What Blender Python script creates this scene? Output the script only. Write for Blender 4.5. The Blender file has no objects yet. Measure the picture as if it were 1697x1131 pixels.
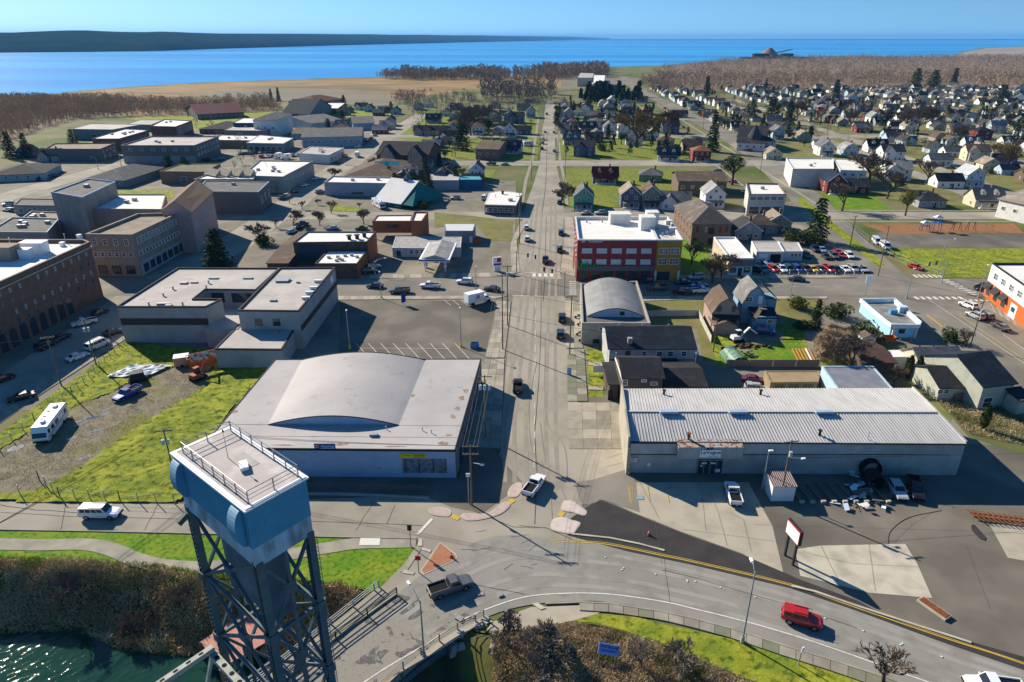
import bpy,math,random
import numpy as np
from mathutils import Vector,Matrix,geometry
R=math.radians
scene=bpy.context.scene
COL=scene.collection

# ------------------------------------------------------------------ camera, sky, sun, exposure
H=64.0;FOC=1133.0;PITCH=R(23.9)
cam_d=bpy.data.cameras.new('camera');cam=bpy.data.objects.new('camera',cam_d);COL.objects.link(cam)
cam.location=(0,0,H);cam.rotation_euler=(R(90)-PITCH,0,0)
cam_d.sensor_fit='HORIZONTAL';cam_d.sensor_width=36;cam_d.lens=36*FOC/1697
cam_d.clip_start=0.5;cam_d.clip_end=90000
scene.camera=cam
SUN_EL,SUN_AZ=R(29),R(-47)            # azimuth from straight ahead (+y), negative = left
world=bpy.data.worlds.new('World');scene.world=world;world.use_nodes=True
wn=world.node_tree
sky=wn.nodes.new('ShaderNodeTexSky');sky.sky_type='NISHITA';sky.sun_disc=False
sky.sun_elevation=SUN_EL;sky.sun_rotation=SUN_AZ
sky.air_density=1.0;sky.dust_density=0.2;sky.ozone_density=3.0;sky.altitude=50
bg=wn.nodes['Background'];bg.inputs['Strength'].default_value=0.08
tcw=wn.nodes.new('ShaderNodeTexCoord');mpw=wn.nodes.new('ShaderNodeMapping')
mpw.inputs['Location'].default_value=(0,0,.125)          # read the sky a little higher: clear, dry winter air to the horizon
wn.links.new(tcw.outputs['Generated'],mpw.inputs[0]);nrm=wn.nodes.new('ShaderNodeVectorMath');nrm.operation='NORMALIZE'
wn.links.new(mpw.outputs[0],nrm.inputs[0]);wn.links.new(nrm.outputs[0],sky.inputs[0])
hs=wn.nodes.new('ShaderNodeHueSaturation');hs.inputs['Saturation'].default_value=1.3
wn.links.new(sky.outputs[0],hs.inputs['Color']);wn.links.new(hs.outputs[0],bg.inputs[0])
sl=bpy.data.lights.new('sun','SUN');sl.energy=5.0;sl.angle=R(0.5);sl.color=(1.0,0.90,0.73)
sun=bpy.data.objects.new('sun',sl);COL.objects.link(sun)
sdir=Vector((math.sin(SUN_AZ)*math.cos(SUN_EL),math.cos(SUN_AZ)*math.cos(SUN_EL),math.sin(SUN_EL)))
sun.rotation_euler=sdir.to_track_quat('Z','Y').to_euler()
vs=scene.view_settings
vs.view_transform='Standard';vs.look='None';vs.exposure=0.86;vs.gamma=1;vs.use_curve_mapping=False
scene.render.engine='CYCLES'
HAZE=0.00004
scene.cycles.max_bounces=5;scene.cycles.volume_bounces=0
# ------------------------------------------------------------------ helpers: survey points, materials, meshes
_cp,_sp=math.cos(PITCH),math.sin(PITCH)
def P(x,y,z=0.0):
 """survey point: where the sight line of a photograph position meets height z"""
 u=(x-848.5)/FOC;v=(y-565.5)/FOC
 rz=-_sp-v*_cp;s=(z-H)/rz
 return Vector((u*s,(_cp-v*_sp)*s,z))
def PL(lst,z=0.0):return[P(a,b,z)for a,b in lst]

MATS={}
def node(nt,t,**kw):
 n=nt.nodes.new(t)
 for k,v in kw.items():setattr(n,k,v)
 return n
def mat(name,col,rough=.8,col2=None,scale=1.0,detail=6,bump=0.0,bscale=None,spec=.12,metal=0,lo=.35,hi=.65,
  col3=None,scale3=.1,lo3=.5,hi3=.7,obj=False,stretch=None,dist=0.0):
 """procedural material: base colour, a second colour mixed in by noise, a third by a larger noise, fine relief"""
 if name in MATS:return MATS[name]
 m=bpy.data.materials.new(name);m.use_nodes=True;nt=m.node_tree;b=nt.nodes['Principled BSDF']
 b.inputs['Base Color'].default_value=(*col,1);b.inputs['Roughness'].default_value=rough
 b.inputs['Metallic'].default_value=metal;b.inputs['Specular IOR Level'].default_value=spec
 if col2 or col3 or bump:
  if obj:co=node(nt,'ShaderNodeTexCoord').outputs['Object']
  else:co=node(nt,'ShaderNodeNewGeometry').outputs['Position']
  if stretch:
   mp=node(nt,'ShaderNodeMapping');mp.inputs['Scale'].default_value=stretch
   if len(stretch)>3:mp.inputs['Rotation'].default_value[2]=stretch[3]
   nt.links.new(co,mp.inputs[0]);co=mp.outputs[0]
  cur=None
  def mix(cur,c2,sc,lo,hi,dt):
   t=node(nt,'ShaderNodeTexNoise');t.inputs['Scale'].default_value=sc;t.inputs['Detail'].default_value=dt
   t.inputs['Distortion'].default_value=dist
   nt.links.new(co,t.inputs['Vector'])
   r=node(nt,'ShaderNodeMapRange');r.inputs[1].default_value=lo;r.inputs[2].default_value=hi
   nt.links.new(t.outputs[0],r.inputs[0])
   x=node(nt,'ShaderNodeMix',data_type='RGBA');nt.links.new(r.outputs[0],x.inputs[0])
   if cur is None:x.inputs[6].default_value=(*col,1)
   else:nt.links.new(cur,x.inputs[6])
   x.inputs[7].default_value=(*c2,1)
   return x.outputs[2]
  if col2:cur=mix(cur,col2,scale,lo,hi,detail)
  if col3:cur=mix(cur,col3,scale3,lo3,hi3,4)
  if cur is not None:nt.links.new(cur,b.inputs['Base Color'])
  if bump:
   t=node(nt,'ShaderNodeTexNoise');t.inputs['Scale'].default_value=bscale or scale*4;t.inputs['Detail'].default_value=5
   nt.links.new(co,t.inputs['Vector'])
   bp=node(nt,'ShaderNodeBump');bp.inputs['Strength'].default_value=min(1,bump*4);bp.inputs['Distance'].default_value=bump
   nt.links.new(t.outputs[0],bp.inputs['Height']);nt.links.new(bp.outputs[0],b.inputs['Normal'])
 MATS[name]=m
 return m
def flat(rgb,rough=.75,**k):
 """a plain painted or roofed surface with a little wear, keyed by colour"""
 key='paint_%d_%d_%d_%d'%(*[int(c*255)for c in rgb],int(rough*100))
 d=tuple(c*.74 for c in rgb)
 return mat(key,rgb,rough,col2=d,scale=.9,detail=8,lo=.45,hi=.8,bump=.004,bscale=9,**k)
def shingle(rgb):
 key='shingle_%d_%d_%d'%tuple(int(c*255)for c in rgb)
 return mat(key,rgb,.92,col2=tuple(c*.6 for c in rgb),scale=2.2,detail=10,lo=.35,hi=.75,bump=.02,bscale=6,
               col3=tuple(min(1,c*1.35)for c in rgb),scale3=.35)

class MB:
 """collects faces; build() links them as ONE mesh object"""
 def __init__(s):s.v=[];s.f=[];s.m=[];s.sm=[]
 def add(s,vs,fs,mi=0,smooth=False):
  o=len(s.v);s.v+=[tuple(v)for v in vs]
  for f in fs:s.f.append([i+o for i in f]);s.m.append(mi);s.sm.append(smooth)
  return s
 def quad(s,a,b,c,d,mi=0):return s.add([a,b,c,d],[(0,1,2,3)],mi)
 def box(s,c,sz,rz=0,mi=0,top=1.0,M=None):
  hx,hy,hz=sz[0]/2,sz[1]/2,sz[2]/2;vs=[]
  for z,k in((-hz,1),(hz,top)):
   for x,y in((-hx,-hy),(hx,-hy),(hx,hy),(-hx,hy)):vs.append((x*k,y*k,z))
  cr,sr=math.cos(rz),math.sin(rz)
  vs=[(c[0]+x*cr-y*sr,c[1]+x*sr+y*cr,c[2]+z)for x,y,z in vs]
  return s.add(vs,[(3,2,1,0),(4,5,6,7),(0,1,5,4),(1,2,6,5),(2,3,7,6),(3,0,4,7)],mi)
 def prism(s,pts,z0,z1,mi=0,mtop=None,bottom=True):
  """vertical prism over a counter-clockwise or clockwise outline"""
  pts=[(p[0],p[1])for p in pts]
  if area(pts)<0:pts=pts[::-1]
  n=len(pts)
  vs=[(x,y,z0)for x,y in pts]+[(x,y,z1)for x,y in pts]
  s.add(vs,[(i,(i+1)%n,n+(i+1)%n,n+i)for i in range(n)],mi)
  s.add(vs[n:],tess(pts),mi if mtop is None else mtop)
  if bottom:s.add(vs[:n],[f[::-1]for f in tess(pts)],mi)
  return s
 def tube(s,a,b,r,r2=None,n=6,mi=0,cap=True):
  a=Vector(a);b=Vector(b);r2=r if r2 is None else r2
  d=b-a
  if d.length<1e-6:return s
  q=d.to_track_quat('Z','Y');vs=[]
  for p,rr in((a,r),(b,r2)):
   for i in range(n):
    t=2*math.pi*i/n;vs.append(p+q@Vector((math.cos(t)*rr,math.sin(t)*rr,0)))
  fs=[(i,(i+1)%n,n+(i+1)%n,n+i)for i in range(n)]
  s.add(vs,fs,mi,n>5)
  if cap:s.add(vs,[tuple(range(n-1,-1,-1)),tuple(range(n,2*n))],mi)
  return s
 def bar(s,a,b,w,h,mi=0,up=(0,0,1)):
  a=Vector(a);b=Vector(b);d=(b-a).normalized();u=Vector(up)
  if abs(d.dot(u))>.98:u=Vector((0,1,0))
  sx=d.cross(u).normalized();uz=sx.cross(d).normalized()
  vs=[p+sx*i*w/2+uz*j*h/2 for p in(a,b)for i,j in((-1,-1),(1,-1),(1,1),(-1,1))]
  return s.add(vs,[(3,2,1,0),(4,5,6,7),(0,1,5,4),(1,2,6,5),(2,3,7,6),(3,0,4,7)],mi)
 def path(s,pts,r,n=6,mi=0):
  for a,b in zip(pts,pts[1:]):s.tube(a,b,r,n=n,mi=mi)
  return s
 def build(s,name,mats,parent=None,loc=None,kind=None,rot=0):
  me=bpy.data.meshes.new(name)
  me.from_pydata(s.v,[],s.f)
  if not isinstance(mats,(list,tuple)):mats=[mats]
  for m in mats:me.materials.append(m)
  if len(mats)>1:me.polygons.foreach_set('material_index',s.m)
  if any(s.sm):me.polygons.foreach_set('use_smooth',s.sm)
  me.update()
  return link(name,me,parent,loc,kind,rot)
def link(name,me,parent=None,loc=None,kind=None,rot=0):
 o=bpy.data.objects.new(name,me);COL.objects.link(o)
 if parent is not None:o.parent=parent
 if loc is not None:o.location=loc
 if rot:o.rotation_euler=(0,0,rot)
 if kind:o['kind']=kind
 return o
def area(p):return sum(p[i][0]*p[(i+1)%len(p)][1]-p[(i+1)%len(p)][0]*p[i][1]for i in range(len(p)))/2
def tess(pts):
 n=len(pts)
 if n==3:return[(0,1,2)]
 t=geometry.tessellate_polygon([[Vector((x,y,0))for x,y in pts]])
 out=[]
 for a,b,c in t:
  A=(pts[b][0]-pts[a][0])*(pts[c][1]-pts[a][1])-(pts[c][0]-pts[a][0])*(pts[b][1]-pts[a][1])
  out.append((a,b,c)if A>0 else(a,c,b))
 return out
def tag(o,label,cat,group=None,kind=None):
 if label:o['label']=label
 if cat:o['category']=cat
 if group:o['group']=group
 if kind:o['kind']=kind
 return o
def thing(name,label,cat,loc=(0,0,0),rz=0,group=None):
 o=bpy.data.objects.new(name,None);o.empty_display_size=.3;COL.objects.link(o)
 o.location=loc;o.rotation_euler=(0,0,rz)
 return tag(o,label,cat,group)
def copy_tree(src,loc,rz=0,label=None,group=None,sc=None,parent=None):
 c=src.copy();COL.objects.link(c)
 if parent is None:
  c.location=loc;c.rotation_euler=(0,0,rz)
  if label:c['label']=label
  if group:c['group']=group
  if sc:c.scale=sc if isinstance(sc,tuple)else(sc,)*3
 else:c.parent=parent
 for ch in CH.get(src.name,[]):copy_tree(ch,None,parent=c)
 return c
CH={}
def remember(o,kids):
 CH[o.name]=list(kids);return o
def kids_of(root):
 out=[o for o in bpy.data.objects if o.parent==root]
 CH[root.name]=out
 for k in out:kids_of(k)
SHEETS=[0]
def sheet(name,pts,z,m,kind='structure',label=None,cat=None,parent=None,dense=0):
 """a level surface over an outline"""
 pts=[(p[0],p[1])for p in pts]
 if area(pts)<0:pts=pts[::-1]
 if z>0 and parent is None:
  SHEETS[0]+=1;z=z*3+.00004*SHEETS[0]        # no two flush sheets share a level
 b=MB();b.add([(x,y,z)for x,y in pts],tess(pts))
 o=b.build(name,m,parent,kind=kind if parent is None else None)
 if label:tag(o,label,cat)
 return o
def slab(name,pts,z0,z1,m,kind='structure',parent=None):
 b=MB();b.prism(pts,z0,z1)
 return b.build(name,m,parent,kind=kind if parent is None else None)
def ribbon(pts,w,z=0):
 """closed outline of a band w wide along a polyline"""
 pts=[Vector((p[0],p[1]))for p in pts];L=[];Rr=[]
 for i,p in enumerate(pts):
  d=(pts[min(i+1,len(pts)-1)]-pts[max(i-1,0)]).normalized();n=Vector((-d.y,d.x))
  L.append(p+n*w/2);Rr.append(p-n*w/2)
 return L,Rr
def band(name,pts,w,z,m,parent=None,kind='structure',z0=None):
 L,Rr=ribbon(pts,w);b=MB()
 if z0 is None and parent is None:SHEETS[0]+=1;z=z*3+.00004*SHEETS[0]
 for i in range(len(L)-1):
  q=[Rr[i],Rr[i+1],L[i+1],L[i]]
  if z0 is None:b.add([(*p,z)for p in q],[(0,1,2,3)])
  else:b.prism(q,z0,z)
 return b.build(name,m,parent,kind=kind if parent is None else None)
def smooth(pts,n=6):
 """Catmull-Rom through the points"""
 pts=[Vector((p[0],p[1],p[2]if len(p)>2 else 0))for p in pts]
 q=[pts[0]*2-pts[1]]+pts+[pts[-1]*2-pts[-2]];out=[]
 for i in range(1,len(q)-2):
  for k in range(n):
   t=k/n;a,b,c,d=q[i-1:i+3]
   out.append(.5*((2*b)+(c-a)*t+(2*a-5*b+4*c-d)*t*t+(3*b-a-3*c+d)*t**3))
 out.append(pts[-1]);return out
def inside(p,poly):
 x,y=p[0],p[1];c=False;n=len(poly);j=n-1
 for i in range(n):
  xi,yi=poly[i][0],poly[i][1];xj,yj=poly[j][0],poly[j][1]
  if(yi>y)!=(yj>y)and x<(xj-xi)*(y-yi)/(yj-yi)+xi:c=not c
  j=i
 return c
def text(s,name,size,m,parent,loc,rot,align='CENTER',extrude=.02,sx=1,font_shear=0):
 cu=bpy.data.curves.new(name,'FONT');cu.body=s;cu.size=size;cu.extrude=extrude;cu.align_x=align;cu.align_y='CENTER'
 cu.shear=font_shear;cu.resolution_u=2
 o=bpy.data.objects.new(name,cu);COL.objects.link(o)
 dg=bpy.context.evaluated_depsgraph_get();dg.update()
 me=bpy.data.meshes.new_from_object(o.evaluated_get(dg));bpy.data.objects.remove(o)
 me.materials.clear();me.materials.append(m)
 o=link(name,me,parent,loc);o.rotation_euler=rot;o.scale=(sx,1,1);return o
# ------------------------------------------------------------------ the setting: ground, water, roads
M_land=mat('meadow_and_dirt',(.13,.135,.045),.95,col2=(.18,.15,.085),scale=.09,detail=9,col3=(.07,.10,.02),scale3=.02,lo3=.45,hi3=.6,bump=.05,bscale=.8)
M_grass=mat('lawn',(.155,.19,.02),.95,col2=(.22,.205,.04),scale=.12,detail=9,lo=.4,hi=.65,col3=(.055,.10,.010),scale3=.7,lo3=.45,hi3=.7,bump=.06,bscale=5)
M_grassn=mat('park_grass',(.10,.205,.012),.95,col2=(.20,.25,.02),scale=.25,detail=9,lo=.42,hi=.68,col3=(.035,.085,.008),scale3=1.6,lo3=.45,hi3=.75,bump=.08,bscale=7)
M_moss=mat('mossy_grass',(.265,.275,.025),.95,col2=(.15,.19,.018),scale=.22,detail=9,lo=.4,hi=.62,col3=(.05,.085,.01),scale3=.9,lo3=.5,hi3=.68,bump=.15,bscale=2.5)
M_dry=mat('dry_lawn',(.20,.175,.07),.95,col2=(.13,.15,.035),scale=.3,detail=9,col3=(.15,.11,.055),scale3=.1,bump=.04)
M_marsh=mat('marsh',(.30,.185,.075),.95,col2=(.19,.13,.06),scale=.02,detail=10,lo=.4,hi=.62,col3=(.13,.11,.05),scale3=.006,lo3=.5,hi3=.62,stretch=(.8,1.6,1),dist=.5)
M_mud=mat('gravel_flat',(.20,.17,.12),.95,col2=(.15,.13,.09),scale=.02,detail=9,stretch=(.4,2,1))
M_asph=mat('asphalt',(.185,.168,.142),.9,col2=(.235,.215,.18),scale=.16,detail=9,lo=.35,hi=.65,col3=(.15,.138,.118),scale3=.045,lo3=.45,hi3=.62,bump=.008,bscale=14)
M_asph_l=mat('worn_asphalt',(.27,.245,.20),.92,col2=(.21,.19,.157),scale=.3,detail=10,lo=.42,hi=.72,col3=(.32,.29,.235),scale3=.06,lo3=.45,hi3=.6,bump=.008,bscale=12)
M_asph_c=mat('curve_asphalt',(.215,.205,.183),.88,col2=(.255,.242,.215),scale=.09,detail=8,col3=(.185,.175,.158),scale3=.5,lo3=.5,hi3=.75,bump=.006,bscale=14)
M_asph_d=mat('dark_asphalt',(.125,.112,.092),.9,col2=(.185,.168,.138),scale=.12,detail=10,lo=.42,hi=.68,col3=(.095,.087,.074),scale3=.04,bump=.008,bscale=14)
M_fresh=mat('fresh_asphalt',(.036,.034,.034),.85,col2=(.05,.046,.044),scale=.4,detail=8,bump=.006,bscale=20)
M_lot=mat('old_lot',(.20,.178,.14),.92,col2=(.15,.135,.108),scale=.13,detail=10,lo=.4,hi=.65,col3=(.28,.25,.195),scale3=.05,lo3=.52,hi3=.7,bump=.008,bscale=12,dist=.6)
M_conc=mat('concrete',(.385,.34,.27),.9,col2=(.30,.265,.21),scale=.35,detail=10,lo=.42,hi=.72,col3=(.35,.32,.26),scale3=.12,bump=.004,bscale=10)
M_concw=mat('pale_concrete',(.47,.425,.34),.9,col2=(.30,.275,.22),scale=.35,detail=10,lo=.42,hi=.72,bump=.004,bscale=10)
M_concg=mat('grey_concrete',(.32,.295,.24),.9,col2=(.23,.215,.175),scale=.5,detail=10,bump=.004,bscale=10)
M_gravel=mat('muddy_gravel',(.22,.185,.135),.95,col2=(.145,.125,.09),scale=.5,detail=10,lo=.4,hi=.65,col3=(.16,.16,.04),scale3=.09,lo3=.52,hi3=.66,bump=.05,bscale=4)
M_white=mat('road_paint_white',(.62,.60,.55),.8,col2=(.40,.38,.34),scale=2,detail=8,lo=.45,hi=.75)
M_yel=mat('road_paint_yellow',(.50,.34,.05),.8,col2=(.38,.28,.09),scale=2,detail=8,lo=.45,hi=.75)
M_tar=mat('tar_seal',(.045,.042,.038),.8)
M_pink=mat('pink_concrete',(.46,.36,.33),.9,col2=(.38,.30,.27),scale=1.5,detail=8,bump=.01,bscale=8)
M_chip=mat('bark_chips',(.30,.14,.06),.95,col2=(.22,.11,.05),scale=.6,detail=8)
M_bank=mat('river_bank_soil',(.09,.075,.045),.95,col2=(.06,.065,.025),scale=.4,detail=9,col3=(.13,.13,.03),scale3=.12,bump=.1,bscale=2)
M_sand=mat('airfield_sand',(.34,.27,.18),.95,col2=(.22,.19,.12),scale=.004,detail=8,stretch=(.4,2,1))

def water_mat(name,deep,shallow,bsc,bstr,rough,spec=.5):
 m=bpy.data.materials.new(name);m.use_nodes=True;nt=m.node_tree;b=nt.nodes['Principled BSDF']
 b.inputs['Roughness'].default_value=rough;b.inputs['IOR'].default_value=1.33;b.inputs['Specular IOR Level'].default_value=spec
 g=node(nt,'ShaderNodeNewGeometry');t=node(nt,'ShaderNodeTexNoise');t.inputs['Scale'].default_value=.0012;t.inputs['Detail'].default_value=7
 mp=node(nt,'ShaderNodeMapping');mp.inputs['Scale'].default_value=(.3,1.6,1);nt.links.new(g.outputs['Position'],mp.inputs[0]);nt.links.new(mp.outputs[0],t.inputs['Vector'])
 x=node(nt,'ShaderNodeMix',data_type='RGBA');x.inputs[6].default_value=(*deep,1);x.inputs[7].default_value=(*shallow,1)
 r=node(nt,'ShaderNodeMapRange');r.inputs[1].default_value=.42;r.inputs[2].default_value=.60
 nt.links.new(t.outputs[0],r.inputs[0]);nt.links.new(r.outputs[0],x.inputs[0]);nt.links.new(x.outputs[2],b.inputs['Base Color'])
 w=node(nt,'ShaderNodeTexNoise');w.inputs['Scale'].default_value=bsc;w.inputs['Detail'].default_value=4
 nt.links.new(g.outputs['Position'],w.inputs['Vector'])
 bp=node(nt,'ShaderNodeBump');bp.inputs['Strength'].default_value=1;bp.inputs['Distance'].default_value=bstr
 nt.links.new(w.outputs[0],bp.inputs['Height']);nt.links.new(bp.outputs[0],b.inputs['Normal'])
 return m
M_sea=water_mat('bay_water',(0,.165,.50),(.02,.31,.60),.08,.9,.22,.12)
M_river=water_mat('river_water',(.010,.04,.026),(.016,.05,.03),6,.01,.045,.4)

sheet('bay_water',[(-50000,700),(54000,700),(54000,39500),(-50000,39500)],-1.2,M_sea)

# land: shore line from far left round the marsh, past the point, to the airfield spit on the right
shore=[(-900,330),(-300,215),(0,171),(45,161),(130,151),(215,144),(330,137),(450,133),(560,129),(700,126),(800,126),(850,124),
         (905,121),(960,115),(1010,111),(1060,110),(1100,109),(1150,104),(1190,101),(1240,98),(1300,96.5),(1380,93.5),(1450,94),(1570,95),(1600,85),(1630,79.5),(1700,77),(1900,76),(2600,78)]
hole=[(-420,925),(-100,928),(0,930),(60,932),(150,930),(250,940),(340,955),(420,966),(500,970),(560,968),(605,978),(640,992),(700,1020),(760,1037),(800,1049),(850,1047),
  (900,1043),(945,1032),(985,1035),(1030,1046),(1097,1068),(1185,1106),(1256,1134),(1420,1200),(1700,1290)]
land=[P(x,y)for x,y in shore]+[Vector((4200,700,0)),Vector((260,30,0))]+[P(x,y)for x,y in hole[::-1]]+[Vector((-420,76,0)),Vector((-600,100,0)),Vector((-700,170,0))]
sheet('ground',land,0,M_land)

# river, and the bank that falls to it
sheet('river_water',[(-900,-60),(500,-60),(500,90),(-900,90)],-5.2,M_river)
holew=np.array([[*P(x,y)[:2]]for x,y in hole])
def dist_line(px,py,L):
 best=np.full(px.shape,1e9)
 for(ax,ay),(bx,by)in zip(L[:-1],L[1:]):
  dx,dy=bx-ax,by-ay;t=np.clip(((px-ax)*dx+(py-ay)*dy)/(dx*dx+dy*dy),0,1)
  best=np.minimum(best,np.hypot(px-ax-t*dx,py-ay-t*dy))
 return best
rs=np.random.RandomState(4)
def vnoise(x,y,s,seed):
 r=np.random.RandomState(seed);g=r.rand(64,64);x=x/s;y=y/s
 xi=np.floor(x).astype(int);yi=np.floor(y).astype(int);fx=x-xi;fy=y-yi
 fx=fx*fx*(3-2*fx);fy=fy*fy*(3-2*fy)
 a=g[xi%64,yi%64];b=g[(xi+1)%64,yi%64];c=g[xi%64,(yi+1)%64];d=g[(xi+1)%64,(yi+1)%64]
 return(a*(1-fx)+b*fx)*(1-fy)+(c*(1-fx)+d*fx)*fy
holepoly=[tuple(p)for p in holew]+[(120,0),(-220,0)]
def bank_h(x,y):
 x=np.asarray(x,float);y=np.asarray(y,float)
 d=dist_line(x,y,holew)
 yl=np.interp(x,holew[:,0],holew[:,1]);ins=y<yl
 w=np.where(x<-8,6.4+1.6*vnoise(x,y,7,1),np.clip(4.5+(x+8)*1.7,4.5,34))
 t=np.clip((d-.3)/w,0,1.25)
 z=-6.2*(t*t*(3-2*np.minimum(t,1)))*np.where(t>1,1,1)+(vnoise(x,y,2.2,2)-.5)*.9*np.clip(t*3,0,1)
 return np.where(ins,z-.03,-.25)
def grid_mesh(name,x0,x1,y0,y1,st,hf,m,keep=None,kind='structure',parent=None):
 xs=np.arange(x0,x1+.01,st);ys=np.arange(y0,y1+.01,st);X,Y=np.meshgrid(xs,ys);Z=hf(X,Y)
 nx,ny=len(xs),len(ys);v=np.stack([X.ravel(),Y.ravel(),Z.ravel()],1)
 i,j=np.meshgrid(np.arange(nx-1),np.arange(ny-1));a=(j*nx+i).ravel()
 f=np.stack([a,a+1,a+nx+1,a+nx],1)
 if keep is not None:
  c=v[f].mean(1);k=np.array([keep(q)for q in c]);f=f[k]
 me=bpy.data.meshes.new(name);me.from_pydata(v.tolist(),[],f.tolist());me.materials.append(m)
 me.polygons.foreach_set('use_smooth',[True]*len(me.polygons));me.update()
 return link(name,me,parent,kind=kind if parent is None else None)
yl_=lambda x:float(np.interp(x,holew[:,0],holew[:,1]))
grid_mesh('river_bank',-190,70,8,78,1.0,bank_h,M_bank,keep=lambda q:q[1]<yl_(q[0])+1.2)

# marsh, gravel flats, far fields
sheet('marsh',PL([(-100,195),(0,173),(50,163),(135,152.5),(220,145.5),(335,138.5),(560,130.5),(700,127.5),(845,126),(925,123.5),(938,133),(930,147),(860,150),(780,148),(640,168),(420,178),(250,190),(120,196),(0,205)]),.006,M_marsh)
sheet('gravel_flat',PL([(330,158),(372,150),(440,146),(520,147),(590,150),(640,158),(690,166),(640,175),(520,172),(430,172)]),.012,M_mud)
sheet('gravel_yard',PL([(930,127),(960,125),(1040,127),(1075,137),(1010,147),(930,147)]),.012,M_mud)
sheet('airfield_sand',PL([(1572,94),(1604,85.5),(1634,80.2),(1700,77.8),(1900,77),(1900,92),(1697,93)]),.02,M_sand)
sheet('brick_red_yard',PL([(1425,133),(1500,134),(1500,139),(1425,138)]),.02,M_chip)

# town blocks underneath the streets: hard standing and lawns
def ground(name,px,m,z):return sheet(name,PL(px),z,m)
ground('town_lots',[(-60,300),(300,190),(620,190),(740,230),(760,262),(740,300),(855,300),(848,740),(500,640),(-60,690)],M_lot,.008)
ground('town_lots',[(925,345),(1260,345),(1330,330),(1420,460),(1697,470),(1800,470),(1800,760),(1640,760),(1590,735),(1500,640),(960,640),(930,470)],M_lot,.008)
ground('works_yard',[(960,655),(1100,655),(1100,760),(1590,735),(1800,745),(1900,860),(1900,1180),(1697,1110),(1300,975),(1100,925),(960,900)],M_asph_d,.010)
ground('parking_lot',[(565,499),(823,499),(802,600),(560,600)],M_asph_d,.014)
ground('vacant_lot',[(-60,772),(20,705),(208,566),(440,600),(375,690),(290,837),(-60,832)],M_land,.012)

# roads --------------------------------------------------------------
ave_main=PL([(897,179)])[0]
def poly_road(name,left,right,m,z):return sheet(name,PL(left)+PL(right)[::-1],z,m)
poly_road('main_avenue',[(905,168),(899,215),(895,269),(886,300),(868,350),(855,452),(850,492),(842,576),(836,650),(829,750),(795,830),(700,905),(620,985)],
          [(920,168),(919,215),(921,269),(928,300),(935,350),(928,452),(937,498),(940,576),(943,668),(941,750),(960,830),(1000,905),(1000,985)],M_asph_l,.020)
poly_road('river_street',[(-200,829),(0,831),(135,834),(300,836),(520,828),(700,822),(830,815)],[(-200,876),(0,878),(150,880),(310,884),(520,889),(690,893),(760,960)],M_asph_l,.021)
y1,y0=463,491
ground('cross_street',[(-300,y1),(2200,y1),(2200,y0),(-300,y0)],M_asph,.022)
ground('second_cross_street',[(-300,352),(2200,352),(2200,364),(-300,364)],M_asph_l,.020)
ground('third_cross_street',[(560,267),(2200,267),(2200,275),(560,275)],M_asph_l,.020)
ground('fourth_cross_street',[(620,224),(2200,224),(2200,228.5),(620,228.5)],M_asph_l,.018)
ground('fifth_cross_street',[(1000,196),(2200,196),(2200,199),(1000,199)],M_asph_l,.018)
def avenue(name,xa,ya,xb,yb,wa,wb,m=M_asph,z=.019):
 a,b=P(xa,ya),P(xb,yb)
 return band(name,[a,b],wa,z,m)
VPX=912.0
def on_line(x0,y0,y):                       # x of the avenue through (x0, y0) at survey row y
 return VPX+(x0-VPX)*(y-62)/(y0-62)
band('east_avenue',[P(1900,745),P(1700,612),P(1560,527),P(1455,455),P(1385,385),P(1335,327),P(1262,262),P(1200,222),P(1120,180),P(1060,150),P(1030,128)],15,.0195,M_asph)
band('west_street',[P(-260,830),P(-60,700),P(40,633),P(150,556),P(262,470),P(380,410),P(480,340),P(540,292),P(590,262),P(650,222),P(700,190)],14,.0195,M_asph_l)
band('far_west_street',[P(-200,370),P(0,330),P(60,312),P(175,280),P(250,262),P(330,240)],15,.0195,M_asph_l)
for k,(x,y)in enumerate([(1520,290),(1420,235),(1600,215),(1697,200)]):
 a,b=P(on_line(x,y,345),345),P(on_line(x,y,165),165)
 band('side_avenue',[a,b],9,.017,M_asph_l)
# curved bridge approach
curve_up=[(560,1062),(600,1030),(640,1001),(690,960),(740,925),(800,895),(850,888),(912,895),(960,897),(1010,901),(1097,919),(1150,930),(1230,948),(1309,968),(1415,1004),(1560,1054),(1697,1099),(1900,1180)]
curve_lo=[(640,1131),(700,1083),(760,1045),(800,1026),(850,1009),(904,1000),(960,997),(1010,999),(1097,1013),(1150,1025),(1215,1042),(1291,1067),(1370,1091),(1451,1117),(1560,1153),(1700,1205),(1850,1260)]
CU=smooth(PL(curve_up),4);CLo=smooth(PL(curve_lo),4)
sheet('curve_road',CU+CLo[::-1],.026,M_asph_c)
ground('fresh_drive',[(943,862),(972,842),(995,829),(1050,852),(1130,884),(1230,920),(1327,962),(1420,996),(1475,1026),(1600,1062),(1750,1105),(1900,1170),(1900,1195),(1697,1112),(1560,1065),(1415,1012),(1309,976),(1150,938),(1040,915),(940,888)],M_fresh,.028)
ground('asphalt_patch',[(770,745),(815,740),(842,775),(862,795),(866,800),(850,815),(800,852),(750,842),(700,822),(520,818),(520,790),(760,792)],M_asph_d,.024)
ground('asphalt_patch',[(985,795),(1050,775),(1060,850),(995,828),(975,838),(960,832),(955,800)],M_asph,.023)
ground('concrete_apron',[(960,672),(1035,672),(1040,800),(1060,800),(1240,800),(1280,872),(1300,958),(1230,918),(1130,882),(1050,850),(997,826),(965,790),(945,745)],M_conc,.016)
ground('concrete_pad',[(1318,911),(1360,905),(1500,902),(1520,935),(1545,992),(1440,983),(1380,968),(1326,955)],M_concw,.016)
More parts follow.
